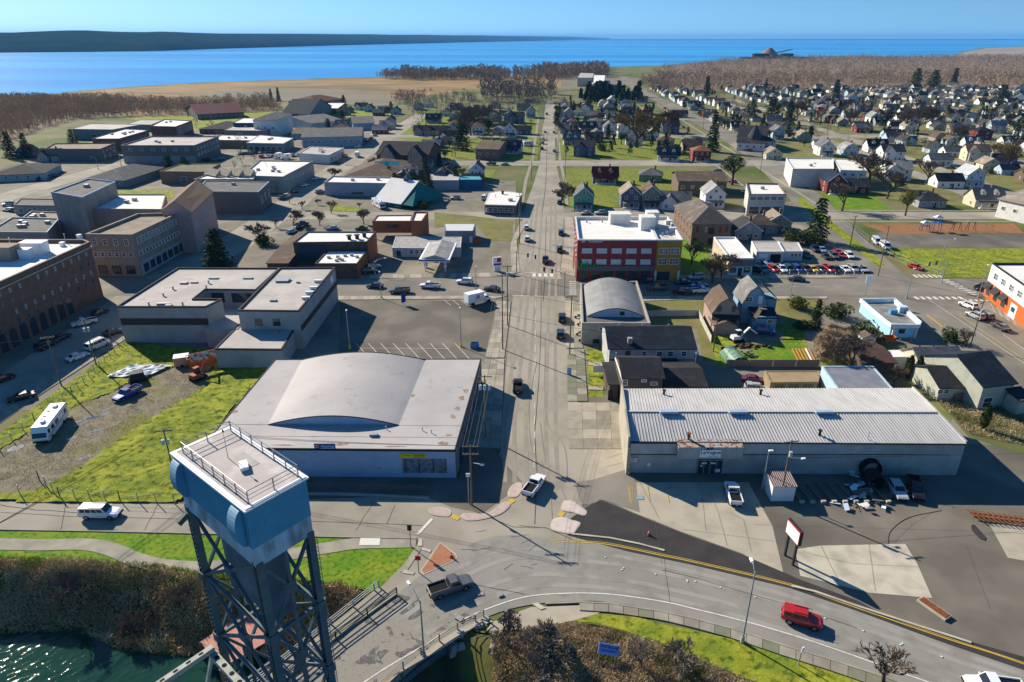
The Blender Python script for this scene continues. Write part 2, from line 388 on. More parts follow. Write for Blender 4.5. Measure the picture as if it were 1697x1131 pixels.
ground('concrete_pad',[(1640,870),(1697,868),(1760,880),(1760,935),(1697,930),(1670,925)],M_conc,.016)

# lawns and open ground
for nm,px,m,z in[
 ('park_lawn',[(-260,878),(0,881),(150,883),(310,887),(520,892),(685,897),(697,909),(662,957),(640,990),(606,976),(560,966),(500,968),(420,964),(340,953),(250,938),(150,928),(60,930),(0,928),(-260,926)],M_grassn,.014),
 ('roadside_lawn',[(935,1017),(985,1017),(1050,1022),(1097,1034),(1215,1060),(1309,1088),(1400,1118),(1560,1172),(1560,1250),(1420,1198),(1256,1132),(1185,1104),(1097,1066),(1030,1044),(985,1033),(945,1030)],M_moss,.014),
 ('lawn',[(1066,492),(1170,492),(1175,520),(1190,600),(1165,600),(1155,545),(1082,545)],M_dry,.014),
 ('lawn',[(1185,595),(1320,560),(1350,606),(1195,606)],M_grassn,.016),
 ('lawn',[(1170,545),(1260,545),(1330,540),(1345,606),(1190,606)],M_moss,.014),
 ('lawn',[(1285,492),(1370,495),(1350,545),(1280,540)],M_dry,.014),
 ('dirt_patch',[(1230,530),(1300,532),(1296,570),(1225,585)],M_gravel,.018),
 ('lawn',[(970,578),(1007,580),(1008,600),(974,602)],M_moss,.014),
 ('lawn',[(974,606),(1006,607),(1000,640),(975,640)],M_moss,.014),
 ('lawn',[(975,648),(1000,648),(1000,658),(976,658)],M_moss,.014),
 ('lawn',[(1130,400),(1170,380),(1180,455),(1128,455)],M_grassn,.014),
 ('ball_field',[(1462,410),(1800,406),(1800,462),(1560,460),(1500,440)],M_moss,.014),
 ('playground_field',[(1440,385),(1800,385),(1800,412),(1470,412)],M_asph_d,.014),
 ('playground_bark',[(1430,373),(1680,371),(1697,387),(1475,389)],M_chip,.020),
 ('lawn',[(1340,320),(1450,325),(1480,350),(1390,358),(1345,335)],M_grassn,.014),
 ('verge',[(1330,325),(1345,340),(1420,400),(1470,440),(1456,444),(1395,395),(1320,335)],M_moss,.023),
 ('lawn',[(726,250),(893,250),(890,265),(740,266)],M_grass,.014),
 ('lawn',[(660,205),(740,190),(890,180),(896,250),(700,250),(700,235),(660,230)],M_grass,.013),
 ('lawn',[(778,281),(822,281),(812,303),(780,300)],M_grass,.014),
 ('lawn',[(925,172),(1030,172),(1130,225),(1180,264),(928,264)],M_grass,.013),
 ('lawn',[(935,280),(1100,280),(1170,285),(1200,340),(945,345)],M_grass,.013),
 ('lawn',[(1150,178),(1697,178),(1697,350),(1330,320),(1240,240)],M_dry,.011),
 ('lawn',[(186,315),(290,316),(285,330),(180,326)],M_moss,.014),
 ('lawn',[(200,196),(330,190),(620,178),(660,190),(420,206),(330,215)],M_moss,.014),
 ('lawn',[(550,340),(600,345),(600,352),(545,350)],M_moss,.026),
 ('lawn',[(720,352),(850,366),(848,400),(810,400),(790,372),(720,378)],M_dry,.024),
 ('back_yard',[(1350,580),(1400,560),(1540,580),(1600,600),(1600,640),(1560,735),(1500,640),(1360,608)],M_dry,.014),
 ('rough_ground',[(1540,650),(1700,680),(1800,690),(1800,745),(1700,755),(1605,725)],M_land,.014),
 ('waste_ground',[(500,790),(700,790),(740,820),(520,826),(300,836),(345,790)],M_asph_d,.015)]:
 ground(nm,px,m,z)
# lumpy mossy grass of the vacant lot, with its muddy track
lotpoly=PL([(-60,772),(20,705),(208,566),(420,590),(448,612),(375,690),(335,745),(335,790),(292,836),(-60,831)])
lp=[(p.x,p.y)for p in lotpoly]
track=PL([(-80,800),(-10,752),(60,712),(130,672),(190,650),(240,620),(300,608),(345,600),(350,622),(345,640),(260,690),(190,735),(130,780),(60,815),(-80,830)])
tp=[(p.x,p.y)for p in track]
def lot_h(X,Y):return .06+.20*vnoise(X,Y,1.1,5)+.32*vnoise(X,Y,3.1,6)*vnoise(X,Y,.8,8)
grid_mesh('vacant_lot_grass',-110,-35,82,150,.55,lot_h,M_moss,keep=lambda q:inside(q,lp)and not inside(q,tp))
sheet('gravel_track',track,.05,M_gravel)
puddle=mat('puddle',(.24,.24,.23),.10,spec=.6)
for k,(x,y,a,bb)in enumerate([(145,695,2.4,.5),(168,690,2.0,.6),(178,680,1.2,.3),(120,728,1.0,.5),(140,760,1.4,.5),(25,745,1.5,1.0),(160,715,1.5,.3),(132,705,1.8,.3),(150,722,1,.25)]):
 c=P(x,y);rr=random.Random(k)
 pts=[(c.x+math.cos(t)*a*rr.uniform(.55,1.1)*.8-math.sin(t)*bb*.5,c.y+math.sin(t)*bb*rr.uniform(.5,1.2)+math.cos(t)*a*.55)for t in[i*math.pi/8 for i in range(16)]]
 sheet('puddle',pts,.056,puddle)
# path through the park, raised pavements
path_pts=smooth(PL([(-150,900),(0,902.6),(71,904),(141,903),(184,911),(226,928),(269,938),(325,941.5),(365,939),(430,930),(495,917),(560,906),(600,901),(690,899)]),5)
pw=sheet('footpath',[(p.x,p.y)for p in ribbon(path_pts,2.3)[0]]+[(p.x,p.y)for p in ribbon(path_pts,2.3)[1]][::-1],.030,M_concg)
# ------------------------------------------------------------------ kits: walls, roofs, windows
M_glass=mat('window_glass',(.03,.04,.05),.08,spec=.6)
M_glass2=mat('pale_window_blind',(.30,.31,.30),.5)
M_trim=mat('white_trim',(.70,.69,.66),.6)
M_dark=mat('black_trim',(.03,.03,.032),.6)
M_steel=mat('galvanised_steel',(.36,.37,.38),.5,metal=.3,col2=(.27,.28,.29),scale=2)
M_rust=mat('rust',(.22,.075,.03),.9,col2=(.14,.05,.025),scale=3)
M_wood=mat('weathered_wood',(.20,.155,.11),.9,col2=(.13,.10,.075),scale=1.5,stretch=(4,4,.3),obj=True)
M_wire=mat('wire',(.05,.05,.05),.6)
M_roofw=mat('white_roof',(.70,.68,.65),.8,col2=(.56,.54,.51),scale=.18,detail=8,lo=.5,hi=.75,col3=(.5,.48,.45),scale3=.5,lo3=.62,hi3=.8)
M_roofg=mat('grey_membrane_roof',(.45,.415,.38),.8,col2=(.34,.315,.30),scale=.12,detail=9,col3=(.29,.27,.26),scale3=.5,lo3=.55,hi3=.8)
M_rooft=mat('tan_gravel_roof',(.30,.245,.19),.95,col2=(.21,.175,.14),scale=.3,detail=9)
M_roofd=mat('dark_felt_roof',(.10,.10,.10),.9,col2=(.15,.145,.14),scale=.3,detail=9)
M_brick=mat('red_brown_brick',(.19,.115,.08),.95,col2=(.145,.088,.062),scale=.6,detail=9,bump=.01,bscale=12)
M_brick2=mat('tan_brick',(.32,.26,.205),.95,col2=(.25,.205,.16),scale=.6,detail=9,bump=.01,bscale=12)
M_plast=mat('grey_render',(.30,.295,.285),.9,col2=(.24,.235,.23),scale=.35,detail=9)

WM={}
def win_mesh(w,h,bars,frame,glass):
 key=(round(w,2),round(h,2),bars,frame.name,glass.name)
 if key not in WM:
  b=MB();t=min(.12,w*.1)
  for c,s in(((0,-.05,h/2-t/2),(w,.14,t)),((0,-.06,-h/2+t/2),(w+.12,.18,t)),((-w/2+t/2,-.05,0),(t,.14,h-2*t)),((w/2-t/2,-.05,0),(t,.14,h-2*t))):b.box(c,s)
  b.box((0,-.01,0),(w-2*t,.05,h-2*t),mi=1)
  if bars&1:b.box((0,-.045,0),(w-2*t,.05,t*.6))
  if bars&2:b.box((0,-.045,0),(t*.6,.04,h-2*t))
  if bars&4:
   for k in(-1,1):b.box((k*w/6,-.045,0),(t*.6,.04,h-2*t))
  me=bpy.data.meshes.new('window');me.from_pydata(b.v,[],b.f);me.materials.append(frame);me.materials.append(glass)
  me.polygons.foreach_set('material_index',b.m);me.update();WM[key]=me
 return WM[key]
def window(root,p,ang,w,h,bars=1,frame=None,glass=None,name='window'):
 """a framed window standing 5 cm proud; ang turns its face from -y"""
 o=link(name,win_mesh(w,h,bars,frame or M_trim,glass or M_glass),root,p,rot=ang);return o
def edge(fp,i):
 a,b=fp[i],fp[(i+1)%len(fp)];d=Vector((b[0]-a[0],b[1]-a[1]));L=d.length
 return Vector((a[0],a[1])),d/L,L,math.atan2(d.y,d.x)
def win_row(root,fp,i,z,n,w,h,m0=.08,m1=.08,bars=1,frame=None,glass=None,name='window',skip=(),off=.02):
 """n windows along wall i of a footprint (front, right, back, left)"""
 a,d,L,ang=edge(fp,i);out=[]
 nrm=Vector((d.y,-d.x))
 for k in range(n):
  if k in skip:continue
  t=L*(m0+(1-m0-m1)*((k+.5)/n));p=a+d*t+nrm*off
  out.append(window(root,(p.x,p.y,z),ang,w,h,bars,frame,glass,name))
 return out
def panel(root,fp,i,t0,t1,z0,z1,m,name='panel',thick=.08,off=0.0):
 """a board or band on wall i between t0 and t1 of its length"""
 a,d,L,ang=edge(fp,i);nrm=Vector((d.y,-d.x));p=a+d*L*(t0+t1)/2+nrm*(off+thick/2-.01)
 b=MB();b.box((0,0,0),((t1-t0)*L,thick,z1-z0));return b.build(name,m,root,(p.x,p.y,(z0+z1)/2),rot=ang)
def block(name,label,quad,h,wall,roof,cat='building',par=.5,rim=None,rw=.3,group=None,z0=0.0,hs=None,px=True):
 """flat-roofed building from its roof corners: front-left, front-right, back-right, back-left.
    returns the thing and its footprint in the thing's own coordinates"""
 pts=PL(quad,h)if px else[Vector((*q,h))for q in quad]
 c=sum(pts,Vector())/len(pts);root=thing(name,label,cat,(c.x,c.y,0),group=group)
 fp=[(p.x-c.x,p.y-c.y)for p in pts]
 if area(fp)<0:fp=fp[::-1]
 b=MB();n=len(fp)
 vs=[(x,y,z0)for x,y in fp]+[(x,y,h-.004)for x,y in fp]
 b.add(vs,[(i,(i+1)%n,n+(i+1)%n,n+i)for i in range(n)]);b.build('wall',wall,root)
 inn=inset(fp,rw)
 b=MB();b.add([(x,y,h-par)for x,y in inn],tess(inn));b.build('roof',roof,root)
 if par>.05 or True:
  b=MB();o2=inset(fp,-.05)
  for i in range(n):
   j=(i+1)%n
   b.add([(*o2[i],h-.35),(*o2[j],h-.35),(*o2[j],h+.03),(*o2[i],h+.03)],[(0,1,2,3)])
   b.add([(*o2[i],h+.03),(*o2[j],h+.03),(*inn[j],h+.03),(*inn[i],h+.03)],[(0,1,2,3)])
   b.add([(*inn[j],h-par-.1),(*inn[i],h-par-.1),(*inn[i],h+.03),(*inn[j],h+.03)],[(0,1,2,3)])
  b.build('parapet',rim or wall,root)
 return root,fp
def inset(fp,d):
 n=len(fp);out=[]
 for i in range(n):
  p0,p1,p2=Vector(fp[i-1]),Vector(fp[i]),Vector(fp[(i+1)%n])
  a=(p1-p0).normalized();b=(p2-p1).normalized();na=Vector((-a.y,a.x));nb=Vector((-b.y,b.x))
  m=na+nb;k=d/max(.3,m.length_squared/2 if False else(1+na.dot(nb)))
  q=p1+m*k;out.append((q.x,q.y))
 return out
def roofbox(root,px,z,sz,m,name='vent',rz=0.0):
 """plant standing on a roof, where its foot is seen"""
 p=P(px[0],px[1],z)-root.location;b=MB()
 b.box((0,0,sz[2]/2),sz);b.box((0,0,sz[2]+.03),(sz[0]*1.08,sz[1]*1.08,.06))
 return b.build(name,m,root,(p.x,p.y,z),rot=rz)
def roofpipe(root,px,z,h=.8,r=.15,m=None,name='vent_pipe'):
 p=P(px[0],px[1],z)-root.location;b=MB();b.tube((0,0,-.1),(0,0,h),r);b.tube((0,0,h),(0,0,h+.12),r*1.7)
 return b.build(name,m or M_steel,root,(p.x,p.y,z))

# ---- pitched roofs, in a thing's own coordinates. Ridge runs along local x unless ridge='y'
def tri_plate(b,pts,t=.16,mi=0):
 """a roof plane with thickness t below it"""
 n=len(pts);vs=[tuple(p)for p in pts]+[(p[0],p[1],p[2]-t)for p in pts]
 b.add(vs,[tuple(range(n)),tuple(range(2*n-1,n-1,-1))]+[(i,n+i,n+(i+1)%n,(i+1)%n)for i in range(n)],mi)
def gable(w,d,he,rise,ov=.45,kind='gable',ridge='x'):
 """wall builder, roof builder for a box w x d centred on the origin"""
 W,Rf=MB(),MB()
 if ridge=='y':ww,dd=d,w
 else:ww,dd=w,d
 T=(lambda x,y,z:(-y,x,z))if ridge=='y' else(lambda x,y,z:(x,y,z))
 hx,hy=ww/2,dd/2
 def wadd(vs,fs):W.add([T(*v)for v in vs],fs)
 if kind=='gable':
  wadd([(-hx,-hy,0),(hx,-hy,0),(hx,-hy,he),(-hx,-hy,he)],[(0,1,2,3)])
  wadd([(hx,hy,0),(-hx,hy,0),(-hx,hy,he),(hx,hy,he)],[(0,1,2,3)])
  wadd([(hx,-hy,0),(hx,hy,0),(hx,hy,he),(hx,0,he+rise),(hx,-hy,he)],[(0,1,2,3,4)])
  wadd([(-hx,hy,0),(-hx,-hy,0),(-hx,-hy,he),(-hx,0,he+rise),(-hx,hy,he)],[(0,1,2,3,4)])
  s=rise/hy;ye=hy+ov;ze=he-ov*s+.17;zr=he+rise+.17
  tri_plate(Rf,[T(-hx-ov,-ye,ze),T(hx+ov,-ye,ze),T(hx+ov,0,zr),T(-hx-ov,0,zr)])
  tri_plate(Rf,[T(hx+ov,ye,ze),T(-hx-ov,ye,ze),T(-hx-ov,0,zr),T(hx+ov,0,zr)])
 elif kind=='gambrel':
  k=.55;hb=rise*.68;yk=hy*k
  prof=[(-hy,he),(-yk,he+hb),(0,he+rise),(yk,he+hb),(hy,he)]
  wadd([(-hx,-hy,0),(hx,-hy,0),(hx,-hy,he),(-hx,-hy,he)],[(0,1,2,3)])
  wadd([(hx,hy,0),(-hx,hy,0),(-hx,hy,he),(hx,hy,he)],[(0,1,2,3)])
  for sx in(1,-1):
   vs=[(sx*hx,-hy,0),(sx*hx,hy,0)]+[(sx*hx,y,z)for y,z in prof[::-1]]
   wadd(vs,[tuple(range(7))if sx>0 else tuple(range(6,-1,-1))])
  pr=[(-hy-.25,he-.35)]+[(y,z+.15)for y,z in prof[1:4]]+[(hy+.25,he-.35)]
  for(y0,z0),(y1,z1)in zip(pr,pr[1:]):tri_plate(Rf,[T(-hx-ov,y0,z0),T(hx+ov,y0,z0),T(hx+ov,y1,z1),T(-hx-ov,y1,z1)])
 elif kind=='hip':
  for a,b_,c,e in((-1,-1,1,-1),(1,-1,1,1),(1,1,-1,1),(-1,1,-1,-1)):
   wadd([(a*hx,b_*hy,0),(c*hx,e*hy,0),(c*hx,e*hy,he),(a*hx,b_*hy,he)],[(0,1,2,3)])
  X,Y=hx+ov,hy+ov;rx=max(X-Y,0.02);z0=he-.05;z1=he+rise
  A,B,C,D,E,F=T(-X,-Y,z0),T(X,-Y,z0),T(X,Y,z0),T(-X,Y,z0),T(-rx,0,z1),T(rx,0,z1)
  if X<Y:
   ry=Y-X;E,F=T(0,-ry,z1),T(0,ry,z1)
   for q in([A,B,E],[B,C,F,E],[C,D,F],[D,A,E,F]):tri_plate(Rf,q,.15)
  else:
   for q in([A,B,F,E],[B,C,F],[C,D,E,F],[D,A,E]):tri_plate(Rf,q,.15)
 return W,Rf
def soloside(b,x,y,z,w,h,ang):  # helper kept small: a thin proud board
 b.box((x,y,z),(w,.06,h),ang)

# ---- house kits: each returns a list of (part name, MB, role)
def chimney_mb(x,y,z0,z1,s=.7):
 b=MB();b.box((x,y,(z0+z1)/2),(s,s,z1-z0));b.box((x,y,z1+.08),(s*1.2,s*1.2,.16));return b
def win_mb(x,y,z,w,h,ang=0):
 b=MB();c,s=math.cos(ang),math.sin(ang)
 def bx(cx,cy,cz,sx,sy,sz,mi):b.box((x+cx*c-cy*s,y+cx*s+cy*c,z+cz),(sx,sy,sz),ang,mi)
 t=.12
 bx(0,-.05,h/2,w+t,.12,t,0);bx(0,-.05,-h/2,w+t,.14,t,0);bx(-w/2,-.05,0,t,.12,h,0);bx(w/2,-.05,0,t,.12,h,0)
 bx(0,-.02,0,w,.06,h,1);bx(0,-.055,0,w,.05,.06,0);return b
def dormer_mb(x,y,z,w,dpt,face=-1,flatg=False):
 """small gabled dormer looking towards -y (face=-1) or +y"""
 W_,R_=MB(),MB();h=1.3;r=w*.45
 y1=y-face*dpt
 W_.add([(x-w/2,y,z),(x+w/2,y,z),(x+w/2,y,z+h),(x,y,z+h+r),(x-w/2,y,z+h)],[(0,1,2,3,4)])
 for sx in(-1,1):W_.add([(x+sx*w/2,y,z),(x+sx*w/2,y1,z),(x+sx*w/2,y1,z+h),(x+sx*w/2,y,z+h)],[(0,1,2,3)])
 for sx in(-1,1):tri_plate(R_,[(x+sx*(w/2+.2),y+face*.25,z+h-.1),(x+sx*(w/2+.2),y1,z+h-.1),(x,y1,z+h+r+.12),(x,y+face*.25,z+h+r+.12)],.1)
 return W_,R_
def kit_house(style,w,d,he,rise,ridge='x',floors=1,dorm=0,porch=0,chim=1,wing=0,wind=1):
 parts=[]
 W_,R_=gable(w,d,he,rise,kind='gable' if style=='cross' else style,ridge=ridge)
 if style=='cross' or wing:                # a cross gable towards the front
  s=-1 if wing>=0 else 1
  cw=w*.46;W2,R2=gable(cw,d*.62,he,rise*.8,ridge='y')
  ox,oy=w*.2*s,-d*.32
  W_.add([(x+ox,y+oy,z)for x,y,z in W2.v],W2.f);R_.add([(x+ox,y+oy,z+.02)for x,y,z in R2.v],R2.f)
 parts+=[('wall',W_,'wall'),('roof',R_,'roof')]
 # fascia boards along the verges of the front-facing gables
 fy=-d/2
 if ridge=='y' and style in('gable',):
  b=MB();s=rise/(w/2);hx=w/2+.45
  for sx in(-1,1):b.bar((sx*hx,fy-.48,he-.45*s+.06),(0,fy-.48,he+rise+.06),.06,.26)
  parts.append(('fascia',b,'trim'))
 rows=[1.5]if floors==1 else[1.5,4.2]
 front=fy
 if wind:
  for z in rows:
   if z>he-.8:continue
   if porch and z==1.5:xs=(-w*.3,w*.3)
   else:xs=(-w*.3,0,w*.3)if w>8 else(-w*.25,w*.25)
   for x in xs:
    if style=='cross':
     y_=-d*.32-d*.31 if abs(x-(-w*.2))<w*.2 else fy
    else:y_=fy
    parts.append(('window',win_mb(x,y_,z,1.1,1.3),'win'))
   parts.append(('window',win_mb(-w/2,-d*.15,z,1.1,1.3,-math.pi/2),'win'))
   parts.append(('window',win_mb(w/2,-d*.15,z,1.1,1.3,math.pi/2),'win'))
  if ridge=='y' and rise>1.8 and style=='gable':parts.append(('window',win_mb(0,fy,he+rise*.32,1.1,1.2),'win'))
  if style=='gambrel' and ridge=='y':
   parts.append(('window',win_mb(-w*.15,fy,he+1.2,1.0,1.3),'win'));parts.append(('window',win_mb(w*.15,fy,he+1.2,1.0,1.3),'win'))
  b=MB();b.box((w*.08,front-.04,1.05),(1.0,.1,2.1));parts.append(('door',b,'door'))
 if porch:
  b=MB();tri_plate(b,[(-w*.42,front-2.1,2.35),(w*.42,front-2.1,2.35),(w*.42,front+.05,2.95),(-w*.42,front+.05,2.95)],.14);parts.append(('porch_roof',b,'roof'))
  b=MB();b.box((0,front-1.02,.2),(w*.82,2.0,.4))
  for k in(-1,-.33,.33,1):b.box((k*w*.38,front-1.9,1.3),(.16,.16,2.1))
  b.box((0,front-1.95,.85),(w*.76,.05,.08));parts.append(('porch',b,'trim'))
 for k in range(dorm):
  x=0 if dorm==1 else(-w*.22+k*w*.44)
  if ridge=='x':
   s=rise/(d/2);yy=-d*.33;zz=he+(d/2+yy)*s-.1
   Wd,Rd=dormer_mb(x,yy,zz,1.9,2.4);parts+=[('dormer',Wd,'wall'),('dormer_roof',Rd,'roof'),('window',win_mb(x,yy,zz+.8,.9,.9),'win')]
 if chim:parts.append(('chimney',chimney_mb(w*.18,d*.1,he,he+rise+.9),'brick'))
 return parts
HK={}
def role_mats(role,wc,rc,tc):
 return{'wall':[wc],'roof':[rc],'trim':[tc],'win':[tc,M_glass],'door':[M_dark],'brick':[M_brick]}[role]
def house(kit,loc,rz,wc,rc,label,group=None,tc=None,name='house',sc=(1,1,1),cat='house'):
 """kit is a tuple of kit_house arguments; meshes are shared between houses of one kit"""
 if kit not in HK:
  L=[]
  for nm,b,role in kit_house(*kit):
   me=bpy.data.meshes.new(nm);me.from_pydata(b.v,[],b.f)
   for _ in range(2 if role=='win' else 1):me.materials.append(None)
   if role=='win':me.polygons.foreach_set('material_index',b.m)
   me.update();L.append((nm,me,role))
  HK[kit]=L
 r=thing(name,label,cat,loc,rz,group);r.scale=sc;tc=tc or M_trim
 for nm,me,role in HK[kit]:
  o=link(nm,me,r)
  for i,m in enumerate(role_mats(role,wc,rc,tc)):o.material_slots[i].link='OBJECT';o.material_slots[i].material=m
 return r
# ------------------------------------------------------------------ kits: trees and shrubs
def leafmat(name,a,b,c):return mat(name,a,.9,col2=b,scale=.5,detail=4,lo=.4,hi=.6,col3=c,scale3=3.0,lo3=.5,hi3=.7,spec=.15)
M_con=leafmat('conifer_needles',(.022,.045,.018),(.045,.07,.02),(.012,.03,.014))
M_con2=leafmat('cedar_needles',(.05,.075,.018),(.085,.10,.025),(.03,.05,.014))
M_ever=leafmat('evergreen_leaves',(.035,.065,.015),(.07,.09,.02),(.02,.04,.012))
M_gold=leafmat('golden_leaves',(.15,.14,.02),(.10,.12,.02),(.06,.08,.015))
M_bark=mat('bark',(.09,.07,.055),.95,col2=(.06,.05,.04),scale=2)
M_twig=mat('bare_twigs',(.24,.185,.14),.95,col2=(.17,.13,.10),scale=.6)
M_twigr=mat('reddish_bare_twigs',(.22,.12,.085),.95,col2=(.15,.09,.06),scale=.6)
M_twigp=mat('pale_bare_twigs',(.30,.26,.21),.95,col2=(.20,.17,.13),scale=.6)
M_twigy=mat('straw_bare_twigs',(.36,.25,.10),.95,col2=(.27,.19,.08),scale=.6)
M_brush=mat('dead_bramble',(.40,.26,.14),.95,col2=(.62,.47,.25),scale=.25,col3=(.22,.23,.05),scale3=.2,lo3=.52,hi3=.68,detail=7)
def np_mesh(name,V,F,m):
 me=bpy.data.meshes.new(name);V=np.asarray(V,dtype=np.float32);F=np.asarray(F,dtype=np.int32);k=F.shape[1]
 me.vertices.add(len(V));me.vertices.foreach_set('co',V.ravel());me.loops.add(F.size);me.loops.foreach_set('vertex_index',F.ravel())
 me.polygons.add(len(F));me.polygons.foreach_set('loop_start',np.arange(len(F),dtype=np.int32)*k);me.materials.append(m);me.update(calc_edges=True);me.validate()
 return me
def leaf_tris(C,size,rs,elong=1.6,droop=None):
 """one leafy triangle clump per centre"""
 n=len(C);a=rs.normal(size=(n,3));a/=np.linalg.norm(a,axis=1)[:,None]
 if droop is not None:a=a*.45+droop;a/=np.linalg.norm(a,axis=1)[:,None]
 b=np.cross(a,rs.normal(size=(n,3)));b/=np.linalg.norm(b,axis=1)[:,None]
 s=(np.asarray(size)*rs.uniform(.6,1.4,n))[:,None]
 V=np.stack([C-b*s*.5,C+b*s*.5,C+a*s*elong],1).reshape(-1,3)
 return V,np.arange(n*3).reshape(-1,3)
def conifer_mesh(seed,n=2600,layers=15,spread=.23,top=.02):
 """unit height, ragged tiers"""
 rs=np.random.RandomState(seed);C=[];D=[]
 for L in range(layers):
  z=.07+.9*(L/layers)**.95;rad=spread*(1-z)**.8*rs.uniform(.75,1.15)+top
  nb=max(4,int(9*(1-z)+4));a0=rs.rand()*6.28
  for k in range(nb):
   a=a0+k*6.28/nb+rs.normal()*.22;rr=rad*rs.uniform(.6,1.2)
   m=int(n/layers/nb*(1.6-z));t=rs.rand(m)**.7
   c=np.stack([np.cos(a+rs.normal(size=m)*.22)*t*rr,np.sin(a+rs.normal(size=m)*.22)*t*rr,z-t*t*rr*.35+rs.normal(size=m)*.008],1)
   C.append(c);D.append(np.tile([math.cos(a)*.7,math.sin(a)*.7,-.45],(m,1)))
 C=np.concatenate(C);D=np.concatenate(D)
 return leaf_tris(C,.026,rs,1.5,D)
def ball_mesh(seed,n=2200,lobes=9,size=.07,flat_=.8,columnar=False):
 """unit-radius crown of many leaf clumps in uneven lobes"""
 rs=np.random.RandomState(seed);C=[]
 for k in range(lobes):
  v=rs.normal(size=3);v/=np.linalg.norm(v);v*=rs.uniform(.25,.62);v[2]*=.8;r=rs.uniform(.3,.5)
  m=n//lobes;u=rs.normal(size=(m,3));u/=np.linalg.norm(u,axis=1)[:,None]
  C.append(v+u*(r*rs.uniform(.72,1.08,(m,1))))
 C=np.concatenate(C);C[:,2]*=flat_
 return leaf_tris(C,size,rs,1.2)
def bare_tree(seed,levels=5,twigw=.010,spread=.55,droop=0.0,start=.18):
 """unit height bare tree: (trunk and limbs MB, twigs MB)"""
 rr=random.Random(seed);T,B=MB(),MB()
 def grow(p,d,L,r,lv):
  q=p+d*L
  if lv>=levels-2:
   s=d.cross(Vector((rr.uniform(-1,1),rr.uniform(-1,1),rr.uniform(-1,1)))).normalized()*max(r,twigw*.5)
   s2=d.cross(s).normalized()*max(r,twigw*.5)
   B.add([p-s,p+s,q],[(0,1,2)]);B.add([p-s2,p+s2,q],[(0,1,2)])
  else:T.tube(p,q,r,r*.68,n=5,cap=False)
  if lv>=levels:return
  n=rr.choice((3,4))if lv>0 else rr.choice((4,5))
  for k in range(n):
   ax=Vector((rr.gauss(0,1),rr.gauss(0,1),rr.gauss(0,.4))).normalized()
   nd=(d+ax*spread*rr.uniform(.6,1.3)+Vector((0,0,.12-droop*lv))).normalized()
   st=p+d*L*(rr.uniform(.55,1.0)if k else 1.0)
   grow(st,nd,L*rr.uniform(.62,.86),r*.58,lv+1)
 grow(Vector((0,0,0)),Vector((rr.uniform(-.05,.05),rr.uniform(-.05,.05),1)).normalized(),start+.1,.018,0)
 zm=max(v[2]for v in B.v)
 for b in(T,B):b.v=[(x/zm,y/zm,z/zm)for x,y,z in b.v]
 return T,B
TREE={}
def mesh_of(mb,name,m):
 me=bpy.data.meshes.new(name);me.from_pydata(mb.v,[],mb.f);me.materials.append(m);me.update();return me
def tree_kit(kind,v):
 key=(kind,v)
 if key in TREE:return TREE[key]
 if kind=='conifer':
  b=MB();b.tube((0,0,0),(0,0,.9),.018,.003);cr=np_mesh('crown',*conifer_mesh(v*7+1),M_con);r=[('trunk',mesh_of(b,'trunk',M_bark)),('crown',cr)]
 elif kind=='cedar':
  b=MB();b.tube((0,0,0),(0,0,.9),.02,.003);cr=np_mesh('crown',*conifer_mesh(v*7+3,3200,13,.30,.05),M_con);r=[('trunk',mesh_of(b,'trunk',M_bark)),('crown',cr)]
 elif kind=='round':
  b=MB();b.tube((0,0,0),(0,0,.6),.035,.015)
  for k in range(5):
   a=k*1.26+v;b.tube((0,0,.3),(math.cos(a)*.25,math.sin(a)*.25,.62),.016,.006,n=5)
  V,F=ball_mesh(v+20,2600,11,.055);V=V*[.42,.42,.42]+[0,0,.6]
  r=[('trunk',mesh_of(b,'trunk',M_bark)),('crown',np_mesh('crown',V,F,M_ever))]
 elif kind=='column':
  b=MB();b.tube((0,0,0),(0,0,.8),.02,.006)
  rs_=np.random.RandomState(v+5);n=1500;z=rs_.rand(n)**.9*.95+.04;a=rs_.rand(n)*6.28;rad=.13*np.sin(np.clip(z,0,1)*math.pi*.93+.15)**.7*rs_.uniform(.6,1.1,n)
  V,F=leaf_tris(np.stack([np.cos(a)*rad,np.sin(a)*rad,z],1),.04,rs_,1.4,np.tile([0,0,.8],(n,1)))
  r=[('trunk',mesh_of(b,'trunk',M_bark)),('crown',np_mesh('crown',V,F,M_con2))]
 elif kind=='bare':
  T,B=bare_tree(v*3+2,levels=6 if v<2 else 5,spread=.62,start=.10);r=[('trunk',mesh_of(T,'trunk',M_bark)),('branches',mesh_of(B,'branches',M_twig))]
 elif kind=='sapling':
  T,B=bare_tree(v*5+11,levels=4,spread=.55,twigw=.014,start=.28);r=[('trunk',mesh_of(T,'trunk',M_bark)),('branches',mesh_of(B,'branches',M_twig))]
 elif kind=='bush':
  V,F=ball_mesh(v+40,1500,8,.085,.75);V=V+[0,0,.45];b=MB()
  for k in range(4):b.tube((0,0,-.05),(math.cos(k*1.6)*.3,math.sin(k*1.6)*.3,.5),.03,.01,n=4)
  r=[('stems',mesh_of(b,'stems',M_bark)),('foliage',np_mesh('foliage',V,F,M_ever))]
 TREE[key]=r;return r
def tree(name,label,loc,h,kind='conifer',v=0,wide=1.0,cat='tree',group=None,m=None,rz=None):
 r=thing(name,label,cat,loc,rz if rz is not None else(loc[0]*7.1+loc[1])%6.28,group);r.scale=(h*wide,h*wide,h)
 for nm,me in tree_kit(kind,v):
  o=link(nm,me,r)
  if m is not None and nm in('crown','branches','foliage'):o.material_slots[0].link='OBJECT';o.material_slots[0].material=m
 return r
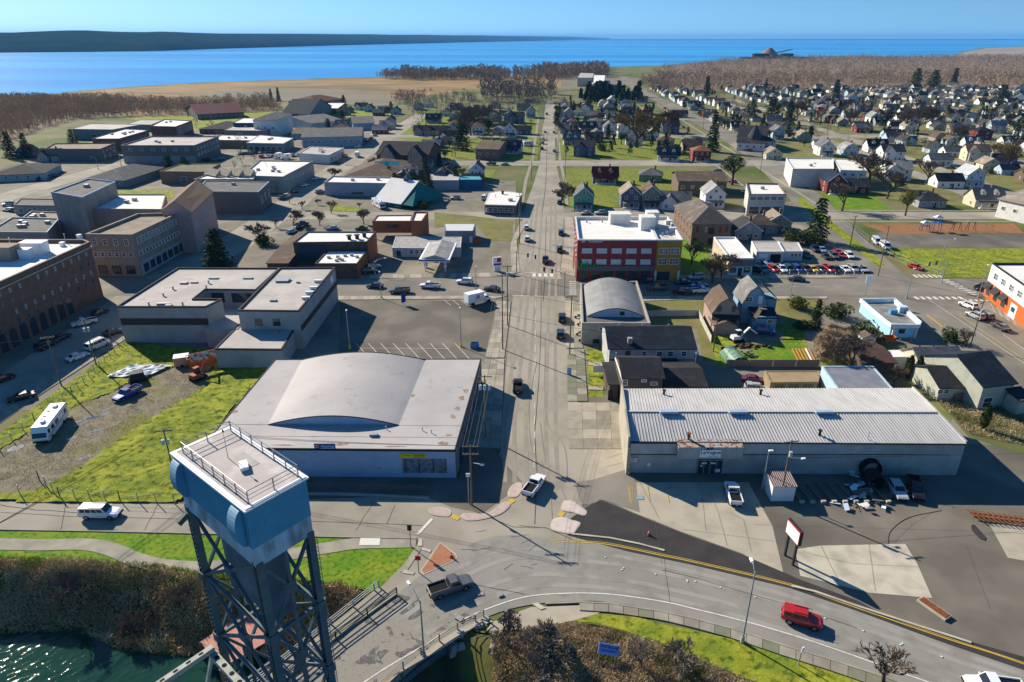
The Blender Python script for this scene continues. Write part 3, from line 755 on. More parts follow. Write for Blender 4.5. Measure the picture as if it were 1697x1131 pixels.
def wood(name,label,outline,n,h,m,seed,dens=34,hv=.3,cat='woods',kind='stuff',conic=False,wid=.30):
 """many bare trees reading as one mass"""
 rs=np.random.RandomState(seed);poly=[(p[0],p[1])for p in outline]
 X=np.array([p[0]for p in poly]);Y=np.array([p[1]for p in poly]);pts=[]
 while len(pts)<n:
  q=(rs.uniform(X.min(),X.max()),rs.uniform(Y.min(),Y.max()))
  if inside(q,poly):pts.append(q)
 pts=np.array(pts);hh=h*(1+hv*rs.uniform(-1,1,n))*(.8+.4*vnoise(pts[:,0],pts[:,1],60,seed))
 Vs=[]
 # trunks: two crossed slivers
 for k in range(2):
  dx=.18*(1-k);dy=.18*k;o=np.stack([pts[:,0],pts[:,1],np.zeros(n)],1)
  Vs.append(np.stack([o+[-dx,-dy,0],o+[dx,dy,0],o+np.stack([rs.normal(size=n)*.3,rs.normal(size=n)*.3,hh*.9],1)],1))
 idx=np.repeat(np.arange(n),dens);t=rs.uniform(.28,1,len(idx));a=rs.rand(len(idx))*6.28
 if conic:rad=(1-t)*.75+.04
 else:rad=np.sin((t-.2)/.85*math.pi*.95).clip(.08,1)
 r=rad*wid*hh[idx]*rs.uniform(.2,1,len(idx))
 C=np.stack([pts[idx,0]+np.cos(a)*r,pts[idx,1]+np.sin(a)*r,t*hh[idx]],1)
 d=np.stack([np.cos(a)*.6,np.sin(a)*.6,np.full(len(a),-.3 if conic else 1.0)],1)+rs.normal(size=(len(a),3))*.3;d/=np.linalg.norm(d,axis=1)[:,None]
 s=np.cross(d,rs.normal(size=d.shape));s/=np.linalg.norm(s,axis=1)[:,None]
 L=(hh[idx]*rs.uniform(.08,.2,len(idx)))[:,None];wdt=L*(.30 if conic else .10)*(1+pts[idx,1:2]/900)
 Vs.append(np.stack([C-s*wdt,C+s*wdt,C+d*L],1))
 V=np.concatenate([v.reshape(-1,3)for v in Vs])
 o=link(name,np_mesh(name,V,np.arange(len(V)).reshape(-1,3),m));tag(o,label,cat,kind=kind);return o
def brush(name,label,pts,n,hmax,m,seed,zf=None,size=.5,kind='stuff',up=.8,cat='undergrowth',lump=2.2):
 """a mass of stems and dead leaves over an outline"""
 rs=np.random.RandomState(seed);poly=[(p[0],p[1])for p in pts]
 X=np.array([p[0]for p in poly]);Y=np.array([p[1]for p in poly])
 q=rs.uniform([X.min(),Y.min()],[X.max(),Y.max()],(n*4,2));k=np.array([inside(a,poly)for a in q]);q=q[k][:n]
 d=vnoise(q[:,0],q[:,1],lump,seed);d2=vnoise(q[:,0],q[:,1],lump*3.3,seed+1)
 keep=rs.rand(len(q))<(.35+d2);q=q[keep];d=d[keep];d2=d2[keep]
 hh=hmax*(.15+d*.7+d2*.5);z0=zf(q[:,0],q[:,1])if zf is not None else np.zeros(len(q))
 z=z0+hh*rs.uniform(.25,1.0,len(q))**.6
 C=np.stack([q[:,0],q[:,1],z],1);n=len(C)
 a=rs.normal(size=(n,3))*[.7,.7,.5]+[0,0,up];a/=np.linalg.norm(a,axis=1)[:,None]
 b=np.cross(a,rs.normal(size=(n,3)));b/=np.linalg.norm(b,axis=1)[:,None]
 s=(size*rs.uniform(.4,1.5,n))[:,None];V=np.stack([C-b*s*.10-a*s*.5,C+b*s*.10-a*s*.5,C+a*s],1).reshape(-1,3)
 o=link(name,np_mesh(name,V,np.arange(len(V)).reshape(-1,3),m));tag(o,label,cat,kind=kind);return o
# ------------------------------------------------------------------ kits: vehicles. x runs from the tail to the nose
M_tyre=mat('tyre',(.012,.012,.013),.85)
M_rim=mat('wheel_rim',(.35,.36,.37),.35,metal=.8)
M_cglass=mat('car_glass',(.008,.010,.013),.06,spec=.7)
M_lampw=mat('clear_lamp',(.6,.6,.58),.2)
M_lampr=mat('red_lamp',(.35,.01,.01),.3)
M_liner=mat('truck_bed_liner',(.012,.012,.013),.9)
M_under=mat('underbody',(.015,.015,.016),.9)
def paint(name,c,r=.28,metal=.0):
 if 'carpaint_'+name not in MATS:
  m=mat('carpaint_'+name,c,r,spec=.5,metal=metal);m.node_tree.nodes['Principled BSDF'].inputs['Coat Weight'].default_value=.5
 return MATS['carpaint_'+name]
CP={'white':(.72,.73,.74),'black':(.012,.012,.014),'grey':(.10,.105,.11),'silver':(.38,.39,.40),'red':(.42,.012,.012),'blue':(.012,.05,.30),'dark blue':(.010,.022,.07),
      'yellow':(.62,.42,.02),'tan':(.30,.25,.17),'dark red':(.16,.012,.015),'charcoal':(.03,.032,.036),'light blue':(.22,.34,.48),'green':(.02,.07,.035),'orange':(.55,.12,.02),'bronze':(.12,.085,.05)}
def hull(b,st,mi=0):
 """lofted body: stations (x, half width at sill, half width at shoulder, z sill, z shoulder, half width top, z top)"""
 rings=[]
 for x,ws,wh,zs,zh,wt,zt in st:
  rings.append([(x,-ws,zs),(x,-wh,(zs+zh)*.52),(x,-wh*.99,zh),(x,-wt,zt),(x,wt,zt),(x,wh*.99,zh),(x,wh,(zs+zh)*.52),(x,ws,zs)])
 n=8;vs=[v for r in rings for v in r];fs=[]
 for i in range(len(rings)-1):
  for k in range(n):a=i*n+k;c=i*n+(k+1)%n;fs.append((a,a+n,c+n,c))
 fs.append(tuple(range(n)));fs.append(tuple(range(len(vs)-1,len(vs)-n-1,-1)))
 b.add(vs,fs,mi,False)
def car_parts(kind):
 """list of (name, MB, role) for a vehicle of real size"""
 out=[];B=MB();G=MB();Lw=MB();Lr=MB();U=MB();ex=[]
 S=dict(sedan=(4.7,.90,.28,.92,1.42),hatch=(4.2,.88,.28,.95,1.50),suv=(4.75,.95,.34,1.08,1.74),pickup=(5.7,.98,.42,1.12,1.86),canopy=(5.6,.98,.40,1.12,1.88),
             van=(5.5,1.0,.34,1.20,2.12),wagon=(4.8,.91,.28,.96,1.48),jeep=(4.5,.95,.45,1.15,1.80))[kind]
 L,w,zs,zb,zt=S;h=L/2
 hood=zb-(.02 if kind in('pickup','canopy')else .04)
 if kind=='van':st=[(-h,w*.9,w,zs+.1,zb,w*.98,zb),(h*.62,w*.95,w,zs,zb,w*.97,zb),(h*.97,w*.85,w*.92,zs,zb*.72,w*.88,zb*.80)]
 else:
  st=[(-h,w*.84,w*.90,zs+.12,zb*.86,w*.84,zb*.95),(-h+.12,w*.92,w*.97,zs+.02,zb*.9,w*.92,zb),(-h*.4,w*.96,w,zs,zb*.9,w*.95,zb),
              (h*.35,w*.96,w,zs,zb*.9,w*.94,zb),(h*.45,w*.95,w*.99,zs,zb*.88,w*.92,hood),(h*.88,w*.90,w*.94,zs,zb*.78,w*.84,hood-.10),(h,w*.76,w*.82,zs+.08,zb*.62,w*.70,hood-.24)]
 if kind in('pickup',):st=[(x,a,b_,z,zh,wt,zb if x>-h*.9 else zb)for x,a,b_,z,zh,wt,zb in st]
 hull(B,st)
 # greenhouse
 cab=dict(sedan=(-h*.78,-h*.45,h*.10,h*.42),hatch=(-h*.97,-h*.78,h*.12,h*.46),suv=(-h*.96,-h*.82,h*.18,h*.44),pickup=(-h*.12,-h*.06,h*.28,h*.48),canopy=(-h*.97,-h*.95,h*.26,h*.46),
               van=(-h*.985,-h*.96,h*.52,h*.80),wagon=(-h*.95,-h*.74,h*.10,h*.42),jeep=(-h*.96,-h*.94,h*.22,h*.34))[kind]
 x0,x1,x2,x3=cab;wt=w*(.80 if kind!='van' else .88);zc=zb-.03
 ring=lambda x,hw,z:[(x,-hw,z),(x,hw,z)]
 vs=[(x0,-w*.93,zc),(x0,w*.93,zc),(x3,w*.93,zc),(x3,-w*.93,zc),(x1,-wt,zt),(x1,wt,zt),(x2,wt,zt),(x2,-wt,zt)]
 B.add(vs,[(0,4,5,1),(1,5,6,2),(2,6,7,3),(3,7,4,0),(4,7,6,5)])
 def gl(a,b_,c,d,t0,t1,s0,s1,off):
  """pane on the quad a b c d (bottom a b, top d c)"""
  A,Bv,C,D=map(Vector,(vs[a],vs[b_],vs[c],vs[d]))
  f=lambda s,t:(A+(Bv-A)*s)*(1-t)+(D+(C-D)*s)*t
  n=(Bv-A).cross(D-A).normalized()*off
  G.add([f(s0,t0)+n,f(s1,t0)+n,f(s1,t1)+n,f(s0,t1)+n],[(0,1,2,3)])
 gl(1,0,4,5,.18,.88,.08,.92,.012);gl(3,2,6,7,.08,.94,.06,.94,.012)
 nn=dict(sedan=2,hatch=2,suv=3,pickup=2,canopy=4,van=4,wagon=3,jeep=3)[kind]
 for k in range(nn):
  a,c=.05+.90*k/nn+.015,.05+.90*(k+1)/nn-.015
  gl(2,1,5,6,.22,.88,1-c,1-a,.012);gl(0,3,7,4,.22,.88,a,c,.012)
 if kind=='pickup':        # open bed with liner, walls and tailgate
  bx0,bx1=-h+.10,-h*.16;wi=w*.82
  G2=MB();G2.box(((bx0+bx1)/2,0,zb+.008),(bx1-bx0,wi*2,.02));ex.append(('bed_liner',G2,'liner'))
  for sy in(-1,1):B.box(((bx0+bx1)/2,sy*w*.89,zb+.10),(bx1-bx0+.1,.12,.22))
  B.box((-h+.07,0,zb+.08),(.09,w*1.72,.24));B.box((bx1+.02,0,zb+.08),(.06,w*1.72,.2))
 if kind in('suv','jeep','canopy','van'):
  for sy in(-1,1):U.box((0,sy*w*.6,zt+.05),(h*.9,.05,.05))
 wr=.34 if kind in('sedan','hatch','wagon')else .40
 U.box((0,0,zs-.02),(L*.86,w*1.5,.22));U.box((h+.02,0,zs+.14),(.14,w*1.55,.20));U.box((-h-.02,0,zs+.16),(.12,w*1.6,.20))
 Lw.box((h-.07,w*.66,zb*.66),(.10,.34,.16));W2=MB();W2.box((h-.07,-w*.66,zb*.66),(.10,.34,.16))
 Lr.box((-h+.0,w*.82,zb*.80),(.10,.20,.26));R2=MB();R2.box((-h+.0,-w*.82,zb*.80),(.10,.20,.26))
 mir=MB()
 for sy in(-1,1):mir.box((x3-.25,sy*(w+.10),zb+.08),(.10,.22,.16))
 P_=MB();P_.box((-h-.09,0,zb*.62),(.02,.34,.16))
 out=[('body',B,'paint'),('window',G,'glass'),('underbody',U,'under'),('headlight',Lw,'lampw'),('headlight',W2,'lampw'),('tail_light',Lr,'lampr'),('tail_light',R2,'lampr'),('mirror',mir,'paint'),('number_plate',P_,'lampw')]+ex
 ax=(-h*.60,h*.62);arch=[]
 for x in ax:
  for sy in(-1,1):
   T=MB();n=14;T.tube((0,-.12,0),(0,.12,0),wr,n=n);Rm=MB();Rm.tube((0,sy*.10,0),(0,sy*.135,0),wr*.62,n=10)
   for k in range(5):
    a=k*1.2566;Rm.bar((0,sy*.14,0),(math.cos(a)*wr*.58,sy*.14,math.sin(a)*wr*.58),.05,.03)
   out.append(('wheel',T,'tyre',(x,sy*(w-.11),wr),Rm))
   A=MB();m_=10   # dark wheel arch
   pts=[(x+math.cos(t*math.pi/m_)*wr*1.22,sy*(w+.006),wr*.6+math.sin(t*math.pi/m_)*wr*1.30)for t in range(m_+1)]
   arch.append((pts,sy))
 A=MB()
 for pts,sy in arch:
  q=[(p[0],p[1]-sy*.09,p[2])for p in pts];n=len(pts)
  A.add(pts+q,[tuple(range(n))if sy<0 else tuple(range(n-1,-1,-1))]+[(i,i+1,n+i+1,n+i)for i in range(n-1)])
 out.append(('wheel_arch',A,'under'))
 return out
CK={}
def car(kind,col,px,ang,label,name=None,cat=None,group=None,z=.08,detail=2,pt=None,sc=1.0):
 """ang: heading in degrees, 0 = nose to the right (+x), 90 = away"""
 if kind not in CK:
  L=[]
  roles=dict(glass=M_cglass,under=M_under,lampw=M_lampw,lampr=M_lampr,tyre=M_tyre,liner=M_liner,paint=None)
  for e in car_parts(kind):
   me=bpy.data.meshes.new(e[0]);me.from_pydata(e[1].v,[],e[1].f);me.materials.append(roles[e[2]])
   if any(e[1].sm):me.polygons.foreach_set('use_smooth',e[1].sm)
   me.update();rim=None
   if len(e)>3:
    rim=bpy.data.meshes.new('rim');rim.from_pydata(e[4].v,[],e[4].f);rim.materials.append(M_rim);rim.update()
   L.append((e[0],me,e[2],e[3]if len(e)>3 else None,rim))
  CK[kind]=L
 nm=name or{'pickup':'pickup_truck','canopy':'pickup_truck','suv':'car','van':'van','jeep':'car'}.get(kind,'car')
 ct=cat or{'pickup':'pickup truck','canopy':'pickup truck','van':'van'}.get(kind,'car')
 p=pt if pt is not None else P(px[0],px[1],z)
 r=thing(nm,label,ct,(p[0],p[1],z),R(ang),group);r.scale=(sc,)*3
 pm=paint(col,CP[col])
 for nm,me,role,loc,rim in CK[kind]:
  if detail==0 and nm in('mirror','number_plate','wheel_arch','headlight','tail_light'):continue
  o=link(nm,me,r,loc)
  if role=='paint':o.material_slots[0].link='OBJECT';o.material_slots[0].material=pm
  if rim is not None and detail==2:link('rim',rim,o)
 return r
# ------------------------------------------------------------------ large buildings near the bridge
def vault(root,LF,RF,RB,LB,zb,rise,m,face_m,nm='vaulted_roof',n=22):
 """barrel vault between four base corners (front-left, front-right, back-right, back-left), in world terms"""
 o=root.location;b=MB();fr=[];bk=[]
 for i in range(n+1):
  t=i/n;z=zb+rise*math.sin(math.pi*t)**.9
  f=LF.lerp(RF,t);k=LB.lerp(RB,t);fr.append((f.x-o.x,f.y-o.y,z));bk.append((k.x-o.x,k.y-o.y,z))
 for i in range(n):b.add([fr[i],fr[i+1],bk[i+1],bk[i]],[(0,1,2,3)],0,True)
 b.build(nm,m,root)
 for P0,lst,s in((LF,fr,1),(LB,bk,-1)):
  g=MB()
  base=[(p[0],p[1],zb-.5)for p in lst]
  for i in range(n):q=[base[i],base[i+1],lst[i+1],lst[i]];g.add(q if s>0 else q[::-1],[(0,1,2,3)])
  g.build('end_wall',face_m,root)
 for lst in(fr,bk):
  e=MB()
  for i in range(n):e.bar((lst[i][0],lst[i][1]-.05,lst[i][2]),(lst[i+1][0],lst[i+1][1]-.05,lst[i+1][2]),.16,.14)
  e.build('eave_trim',M_dark,root)
def wing(root,quad,h,wall,roof,par=.4,z0=0,rim=None,rw=.3):
 c=root.location;t,fp=block('tmp','x',quad,h,wall,roof,par=par,z0=z0,rim=rim,rw=rw)
 for o in[o for o in bpy.data.objects if o.parent==t]:
  o.parent=root;o.location=t.location-c
 off=t.location-c;bpy.data.objects.remove(t)
 return[(x+off.x,y+off.y)for x,y in fp]
M_bluegrey=mat('blue_grey_wall',(.33,.42,.55),.85,col2=(.27,.35,.47),scale=.3,detail=8,col3=(.17,.18,.20),scale3=.9,lo3=.66,hi3=.8)
M_roofl=mat('lilac_grey_roof',(.42,.395,.385),.7,col2=(.355,.335,.33),scale=.12,detail=9,col3=(.27,.25,.245),scale3=.45,lo3=.6,hi3=.8)
M_stain=mat('rust_stain',(.20,.13,.08),.9,col2=(.33,.27,.22),scale=1.3)
M_ysign=mat('yellow_sign',(.62,.55,.03),.6);M_bsign=mat('blue_sign',(.03,.12,.30),.6);M_wsign=mat('white_sign',(.75,.76,.78),.6)
M_black=mat('black_lettering',(.01,.01,.01),.6);M_redp=mat('red_paint',(.45,.02,.02),.6)

flr,fp=block('flooring_store','long low blue-grey store with grey vaulted roof beside the bridge tower',[(333,742),(754,746),(797,595),(456,596)],5.3,M_bluegrey,M_roofl,cat='store',par=.06,rim=M_dark,rw=.12)
vault(flr,P(444,704,5.24),P(661,705,5.24),P(705,597,5.24),P(500,597,5.24),5.24,1.75,M_roofl,M_bluegrey)
panel(flr,fp,0,.79,.965,1.0,3.6,mat('patched_panel',(.19,.22,.27),.9,col2=(.09,.10,.13),scale=1.4,detail=8),'patched_panel',.1)
for k in range(3):panel(flr,fp,0,.80+.055*k,.803+.055*k,1.0,3.6,M_dark,'panel_joint',.14)
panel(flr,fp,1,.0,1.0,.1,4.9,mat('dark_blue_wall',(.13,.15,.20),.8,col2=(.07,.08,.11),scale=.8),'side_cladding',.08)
for t in(.1,.25,.42,.6,.8):panel(flr,fp,1,t,t+.07,.5,2.8,M_glass,'shop_window',.12,.05)
for k in range(1,9):        # laid seams of the roofing felt
 a,c=P(333,742,5.27).lerp(P(456,596,5.27),k/9)-flr.location,P(754,746,5.27).lerp(P(797,595,5.27),k/9)-flr.location
 if k in(1,2):b=MB();b.bar(a,c,.12,.012);b.build('roof_seam',M_roofg,flr)
sg=thing('store_sign','blue sign reading Flooring standing on the front edge of the vaulted roof','sign',P(539,743,5.3)+Vector((0,-.1,0)))
b=MB();b.box((0,0,.42),(3.3,.12,.95));b.build('sign_board',M_bsign,sg);text('Flooring','lettering',.58,M_wsign,sg,(.45,-.08,.45),(R(90),0,0))
b=MB();b.box((-1.2,-.08,.45),(.62,.04,.5));b.build('red_emblem',M_redp,sg);b=MB();b.box((-1.2,-.11,.6),(.5,.02,.1));b.box((-1.2,-.11,.28),(.5,.02,.07));b.box((.45,-.08,.1),(2.2,.02,.08));b.build('white_strip',M_wsign,sg,kind='stuff')
b=MB();b.box((-1.2,0,-.05),(.08,.08,.3));b.box((1.2,0,-.05),(.08,.08,.3));b.build('bracket',M_steel,sg)
a_,d_,L_,ang_=edge(fp,0);sp=flr.location+Vector((*(a_+d_*L_*.835),4.2));sp.y-=.12
sg=thing('banner_sign','yellow banner sign with black lettering on the blue-grey store wall','sign',sp,ang_)
b=MB();b.box((0,0,0),(4.2,.08,.78));b.build('sign_board',M_ysign,sg);text('1','lettering',.75,M_black,sg,(-1.75,-.06,0),(R(90),0,0))
b=MB();b.box((-.85,-.06,.05),(1.1,.02,.16));b.box((1.0,-.06,-.18),(1.9,.02,.15));b.build('small_print',mat('olive_print',(.20,.18,.02),.7),sg,kind='stuff');text('AVAILABLE','lettering',.36,M_black,sg,(.95,-.06,.16),(R(90),0,0))
roofbox(flr,(619,722),5.25,(1.2,.8,.35),M_steel)
for q in[(567,736,1.8,.5),(744,721,.9,.5),(737,735,1.3,.8),(772,648,.8,.9),(765,660,.9,.9),(758,678,.7,1.0),(750,690,.7,.9),(684,656,.5,.9),(640,747,0,0),(470,738,2.6,.25),(655,740,2.0,.2),(376,700,1.2,.4),(388,682,.8,.8)]:
 if q[2]:
  p=P(q[0],q[1],5.26)-flr.location;b=MB();rr=random.Random(int(q[0]));pts=[(math.cos(i*.7)*q[2]*rr.uniform(.4,1),math.sin(i*.7)*q[3]*rr.uniform(.4,1),0)for i in range(9)]
  b.add(pts,tess([(x,y)for x,y,_ in pts]));b.build('roof_stain',M_stain,flr,(p.x,p.y,5.262))
for x,y in[(670,625),(715,718),(700,714),(576,712),(640,712)]:roofpipe(flr,(x,y),5.25,.5,.07)
for x in(560,575):
 b=MB();b.box((0,0,0),(.9,.1,.7));q=P(x,702,5.9)-flr.location;q.y=(P(550,704,5.24)-flr.location).y-.05;b.build('end_louvre',M_steel,flr,(q.x,q.y,6.1))

# U-plan grey building with a dark band
M_ugrey=mat('grey_panel_wall',(.33,.33,.325),.85,col2=(.27,.27,.265),scale=.35,detail=9)
M_band=mat('dark_brown_band',(.055,.045,.040),.8)
ub,fpu=block('office_block','U-shaped grey building with a dark band and pinkish flat roof by the vacant lot',[(193,508),(341,508),(368,495),(320,495),(340,479),(424,480),(463,444),(294,444)],9.0,M_ugrey,M_roofg,par=.35,rim=M_band,rw=.25)
panel(ub,fpu,0,0.01,.995,4.5,6.1,M_band,'dark_band',.12)
fp2=wing(ub,[(394,514),(495,515),(555,443),(463,444)],9.3,M_ugrey,M_roofg,.35,rim=M_band)
fp3=wing(ub,[(355.5,578),(467,579),(493,537),(396,537)],4.6,M_ugrey,M_roofg,.15,rim=M_band)
fp4=wing(ub,[(340,545),(394,545),(422,500),(372,500)],4.6,M_ugrey,M_roofg,.15)
panel(ub,fp2,1,0,1,4.3,5.6,M_band,'dark_band',.12);panel(ub,fp3,0,.35,.55,.1,3,M_plast,'garage_door',.1)
for t in(.25,.55):panel(ub,fp2,0,t,t+.12,5.6,7.3,M_glass,'window',.1)
panel(ub,fpu,4,.1,.35,5.6,8.0,M_glass,'window',.1);panel(ub,fpu,4,.5,.9,5.6,8.0,M_glass,'window',.1)
for q in[((305,470),(1.6,1.2,.3)),((322,469),(1.6,.7,.25)),((354,462),(2.2,.9,.25)),((411,462),(2.2,.9,.25)),((272,506),(3,.8,.5)),((280,508),(1.2,1,.4))]:roofbox(ub,q[0],8.66,q[1],M_steel)
for x,y in[(287,480),(271,491),(342,478),(346,470),(303,506),(247,506)]:roofpipe(ub,(x,y),8.66,.7,.2)
for q in[((469,466),(3,2.4,.4)),((494,469),(.8,.6,.3)),((453,499),(1.4,.9,.3))]:roofbox(ub,q[0],8.96,q[1],M_steel,'skylight')
for k,(x,y)in enumerate([(527,468),(520,479),(513,487),(507,496)]):roofbox(ub,(x,y),8.96,(1.8,.6,.55),M_wsign,'air_conditioner')
roofbox(ub,(457,552),4.45,(1.6,1,.3),M_steel,'skylight')
b=MB();b.box((0,0,0),(2.2,.08,1.5));a_,d_,L_,ang_=edge(fp2,1);q=a_+d_*L_*.86;b.build('wall_emblem',M_wsign,ub,(q.x+.1,q.y,7.4),rot=ang_)

# long metal-clad building with the LaVogue fascia -----------------------------------------------
def ribbed(name,c,c2=None,axis=None):
 return mat(name,c,.55,col2=c2 or tuple(x*.8 for x in c),scale=.5,detail=8)
M_metal=mat('beige_metal_cladding',(.42,.42,.41),.6,col2=(.34,.34,.33),scale=.5,detail=8);M_mroof=mat('pale_metal_roof',(.47,.46,.45),.5,col2=(.34,.33,.32),scale=.45,detail=9,lo=.42,hi=.72,col3=(.30,.25,.21),scale3=1.3,lo3=.60,hi3=.8,stretch=(2.2,.35,1))
M_ribm=mat('roof_rib_metal',(.46,.45,.44),.5);M_rustr=mat('rusted_roof_sheet',(.42,.38,.34),.8,col2=(.26,.085,.03),scale=2.4,detail=4,lo=.5,hi=.56)
he,hr=6.0,7.4
FL,FR=P(1045,731,he),P(1600,735,he);BL,BR=P(1033,645,he),P(1511,644,he)
RL,RR_=P(1038.5,683,hr),P(1552,684,hr)
vg=thing('metal_warehouse','long beige metal-clad warehouse with ribbed pale roof and lettered fascia box','warehouse',(FL.x,FL.y,0));o=vg.location
L3=lambda p:(p.x-o.x,p.y-o.y,p.z)
b=MB();z0=lambda p:(p.x-o.x,p.y-o.y,0)
b.add([z0(FL),z0(FR),L3(FR),L3(FL)],[(0,1,2,3)]);b.add([z0(FR),z0(BR),L3(BR),L3(RR_),L3(FR)],[(0,1,2,3,4)]);b.add([z0(BL),z0(FL),L3(FL),L3(RL),L3(BL)],[(0,1,2,3,4)]);b.add([z0(BR),z0(BL),L3(BL),L3(BR)],[(0,1,2,3)])
b.build('wall',M_metal,vg)
b=MB();e=Vector((0,-.25,-.05));up=Vector((0,0,.06))
b.add([L3(FL+e+up),L3(FR+e+up),L3(RR_+up),L3(RL+up)],[(0,1,2,3)]);b.add([L3(RL+up),L3(RR_+up),L3(BR+up),L3(BL+up)],[(0,1,2,3)]);b.build('roof',M_mroof,vg)
b=MB();n=105
for i in range(n+1):
 t=i/n
 f,r_,k=FL.lerp(FR,t),RL.lerp(RR_,t),BL.lerp(BR,t)
 b.bar(L3(f+e+up),L3(r_+up),.09,.14);b.bar(L3(r_+up),L3(k+up),.09,.14)
b.build('roof_rib',M_ribm,vg,kind='stuff')
b=MB();b.bar(L3(RL+Vector((0,0,.16))),L3(RR_+Vector((0,0,.16))),.45,.1);b.build('ridge_cap',M_ribm,vg)
b=MB();b.bar(L3(FL+Vector((0,-.3,-.02))),L3(FR+Vector((0,-.3,-.02))),.2,.2);b.build('gutter',M_dark,vg)
b=MB();nrb=150
for i in range(nrb+1):
 p=FL.lerp(FR,i/nrb);b.box((p.x-o.x,p.y-o.y-.03,he/2-.1),(.07,.08,he-.3))
b.build('wall_rib',M_metal,vg,kind='stuff')
# left parapet wall standing above the roof
b=MB();PB,PF=P(1032,645,he)+Vector((0,0,0)),P(1044.5,733,he)
for A,B_,za,zb in((PF,RL,he+1.0,hr+.55),(RL,PB,hr+.55,he+.9)):
 b.add([(A.x-o.x-.35,A.y-o.y,0),(B_.x-o.x-.35,B_.y-o.y,0),(B_.x-o.x-.35,B_.y-o.y,zb),(A.x-o.x-.35,A.y-o.y,za),(A.x-o.x-.05,A.y-o.y,0),(B_.x-o.x-.05,B_.y-o.y,0),(B_.x-o.x-.05,B_.y-o.y,zb),(A.x-o.x-.05,A.y-o.y,za)],
          [(0,3,2,1),(4,5,6,7),(3,7,6,2),(0,4,7,3),(1,2,6,5)])
b.build('end_parapet',M_conc,vg)
b=MB()
for A,B_,za,zb in((FR,RR_,he+.25,hr+.2),(RR_,BR,hr+.2,he+.25)):b.bar((A.x-o.x+.1,A.y-o.y,za),(B_.x-o.x+.1,B_.y-o.y,zb),.3,.25)
b.build('verge_trim',M_metal,vg)
# deeper upper fascia band, canopy sign box, doors
yf=lambda x:FL.y-o.y+(FR.y-FL.y)*(x-0)/(FR.x-FL.x)
b=MB();b.box(((FR.x-o.x)/2,yf(25)-.14,4.85),(FR.x-o.x+.1,.2,1.9));b.build('upper_fascia',M_metal,vg)
b=MB();b.box(((FR.x-o.x)/2,yf(25)-.2,3.88),(FR.x-o.x+.1,.28,.1));b.build('drip_edge',M_dark,vg)
sx0,sx1=(P(1126,760,4.5)-o).x,(P(1234,760,4.5)-o).x;sxm=(sx0+sx1)/2;sw=sx1-sx0
b=MB();b.box((sxm,-.75,4.75),(sw,1.5,2.1));b.build('sign_canopy',M_metal,vg)
b=MB();b.add([(sx0-.05,-1.6,5.82),(sx1+.05,-1.6,5.82),(sx1+.05,.2,6.2),(sx0-.05,.2,6.2)],[(0,1,2,3)]);b.build('rusted_canopy_roof',M_rustr,vg)
b=MB()
for i in range(23):b.box((sx0+sw*i/22,-1.53,4.75),(.07,.08,2.0))
b.build('canopy_rib',M_metal,vg,kind='stuff')
sg=thing('lettered_sign','white sign with dark script lettering on the fascia box over the warehouse entrance','sign',(o.x+sxm-.0,o.y-1.62,4.75))
b=MB();b.box((0,0,-.05),(3.3,.08,1.35));b.build('sign_board',M_wsign,sg);text('LaVogue','lettering',.92,M_black,sg,(0,-.06,.18),(R(90),0,0),font_shear=.1)
b=MB()
for k in range(5):b.box((-.15+k*.33,-.06,-.5),(.2,.02,.1))
b.build('small_print',M_black,sg,kind='stuff');b=MB()
for k in(0,.55):b.add([(-.75+k,-.06,.66),(-.45+k,-.06,.66),(-.15+k,-.06,1.1),(-.45+k,-.06,1.1)],[(0,1,2,3)])
b.build('slanted_stroke',M_black,sg)
dx0,dx1=(P(1155,788,0)-o).x,(P(1196,788,0)-o).x;yb=(P(1155,790,0)-o).y
b=MB();b.box(((dx0+dx1)/2,-.25,1.35),(dx1-dx0,.3,2.7));en=b.build('glazed_entrance',M_glass,vg)
b=MB();w_=dx1-dx0
for k in range(5):b.box((dx0+w_*k/4,-.43,1.35),(.1,.08,2.7))
b.box(((dx0+dx1)/2,-.43,2.72),(w_+.1,.1,.12));b.build('door_frame',M_steel,vg)
for x,z,w2,h2 in((.25,2.1,.8,.28),(.6,2.1,.8,.28),(.82,.7,.8,.6),(.15,1.6,.3,.3)):b=MB();b.box((dx0+w_*x,-.42,z),(w2,.04,h2));b.build('window_notice',M_wsign,vg)
for i,(xa,xb)in enumerate(((1423,1480),(1484,1530),(1532,1565))):
 a1,b1=(P(xa,785,0)-o).x,(P(xb,785,0)-o).x;b=MB();b.box(((a1+b1)/2,-.02,1.8),(b1-a1,.2,3.6));b.build('roller_door',M_conc if i else M_metal,vg)
for x in(1262,1418,1482,1567):b=MB();q=(P(x,785,0)-o).x;b.box((q,-.12,1.95),(.22,.22,3.9));b.build('downpipe',M_dark,vg)
for(x,y,w2)in[(1108,684,3.0),(1222,684,3.0),(1365,684,3.0)]:
 q=P(x,y,7.5)-o;b=MB();b.box((q.x,q.y-.2,7.75),(w2,.8,.4));b.build('ridge_vent',M_bluegrey,vg)
for x,y in[(1100,655),(1141,727),(1260,655),(1358,722)]:roofpipe(vg,(x,y),6.3 if y>700 else 6.4,.9,.22,M_rust if x==1141 else M_dark)
for x,y,hh in[(1438,728,1.2),(1064,683,.3)]:roofpipe(vg,(x,y),6.2,hh,.05)
sg=thing('shop_sign','small pink-bordered BIKE SHOP sign at the left end of the warehouse front','sign',(o.x+(P(1052,771,2.4)-o).x,o.y-.12,2.5))
b=MB();b.box((0,0,0),(1.25,.06,1.0));b.build('sign_board',mat('pink_sign',(.45,.08,.2),.6),sg);b=MB();b.box((0,-.02,0),(1.1,.06,.85));b.build('sign_face',M_wsign,sg)
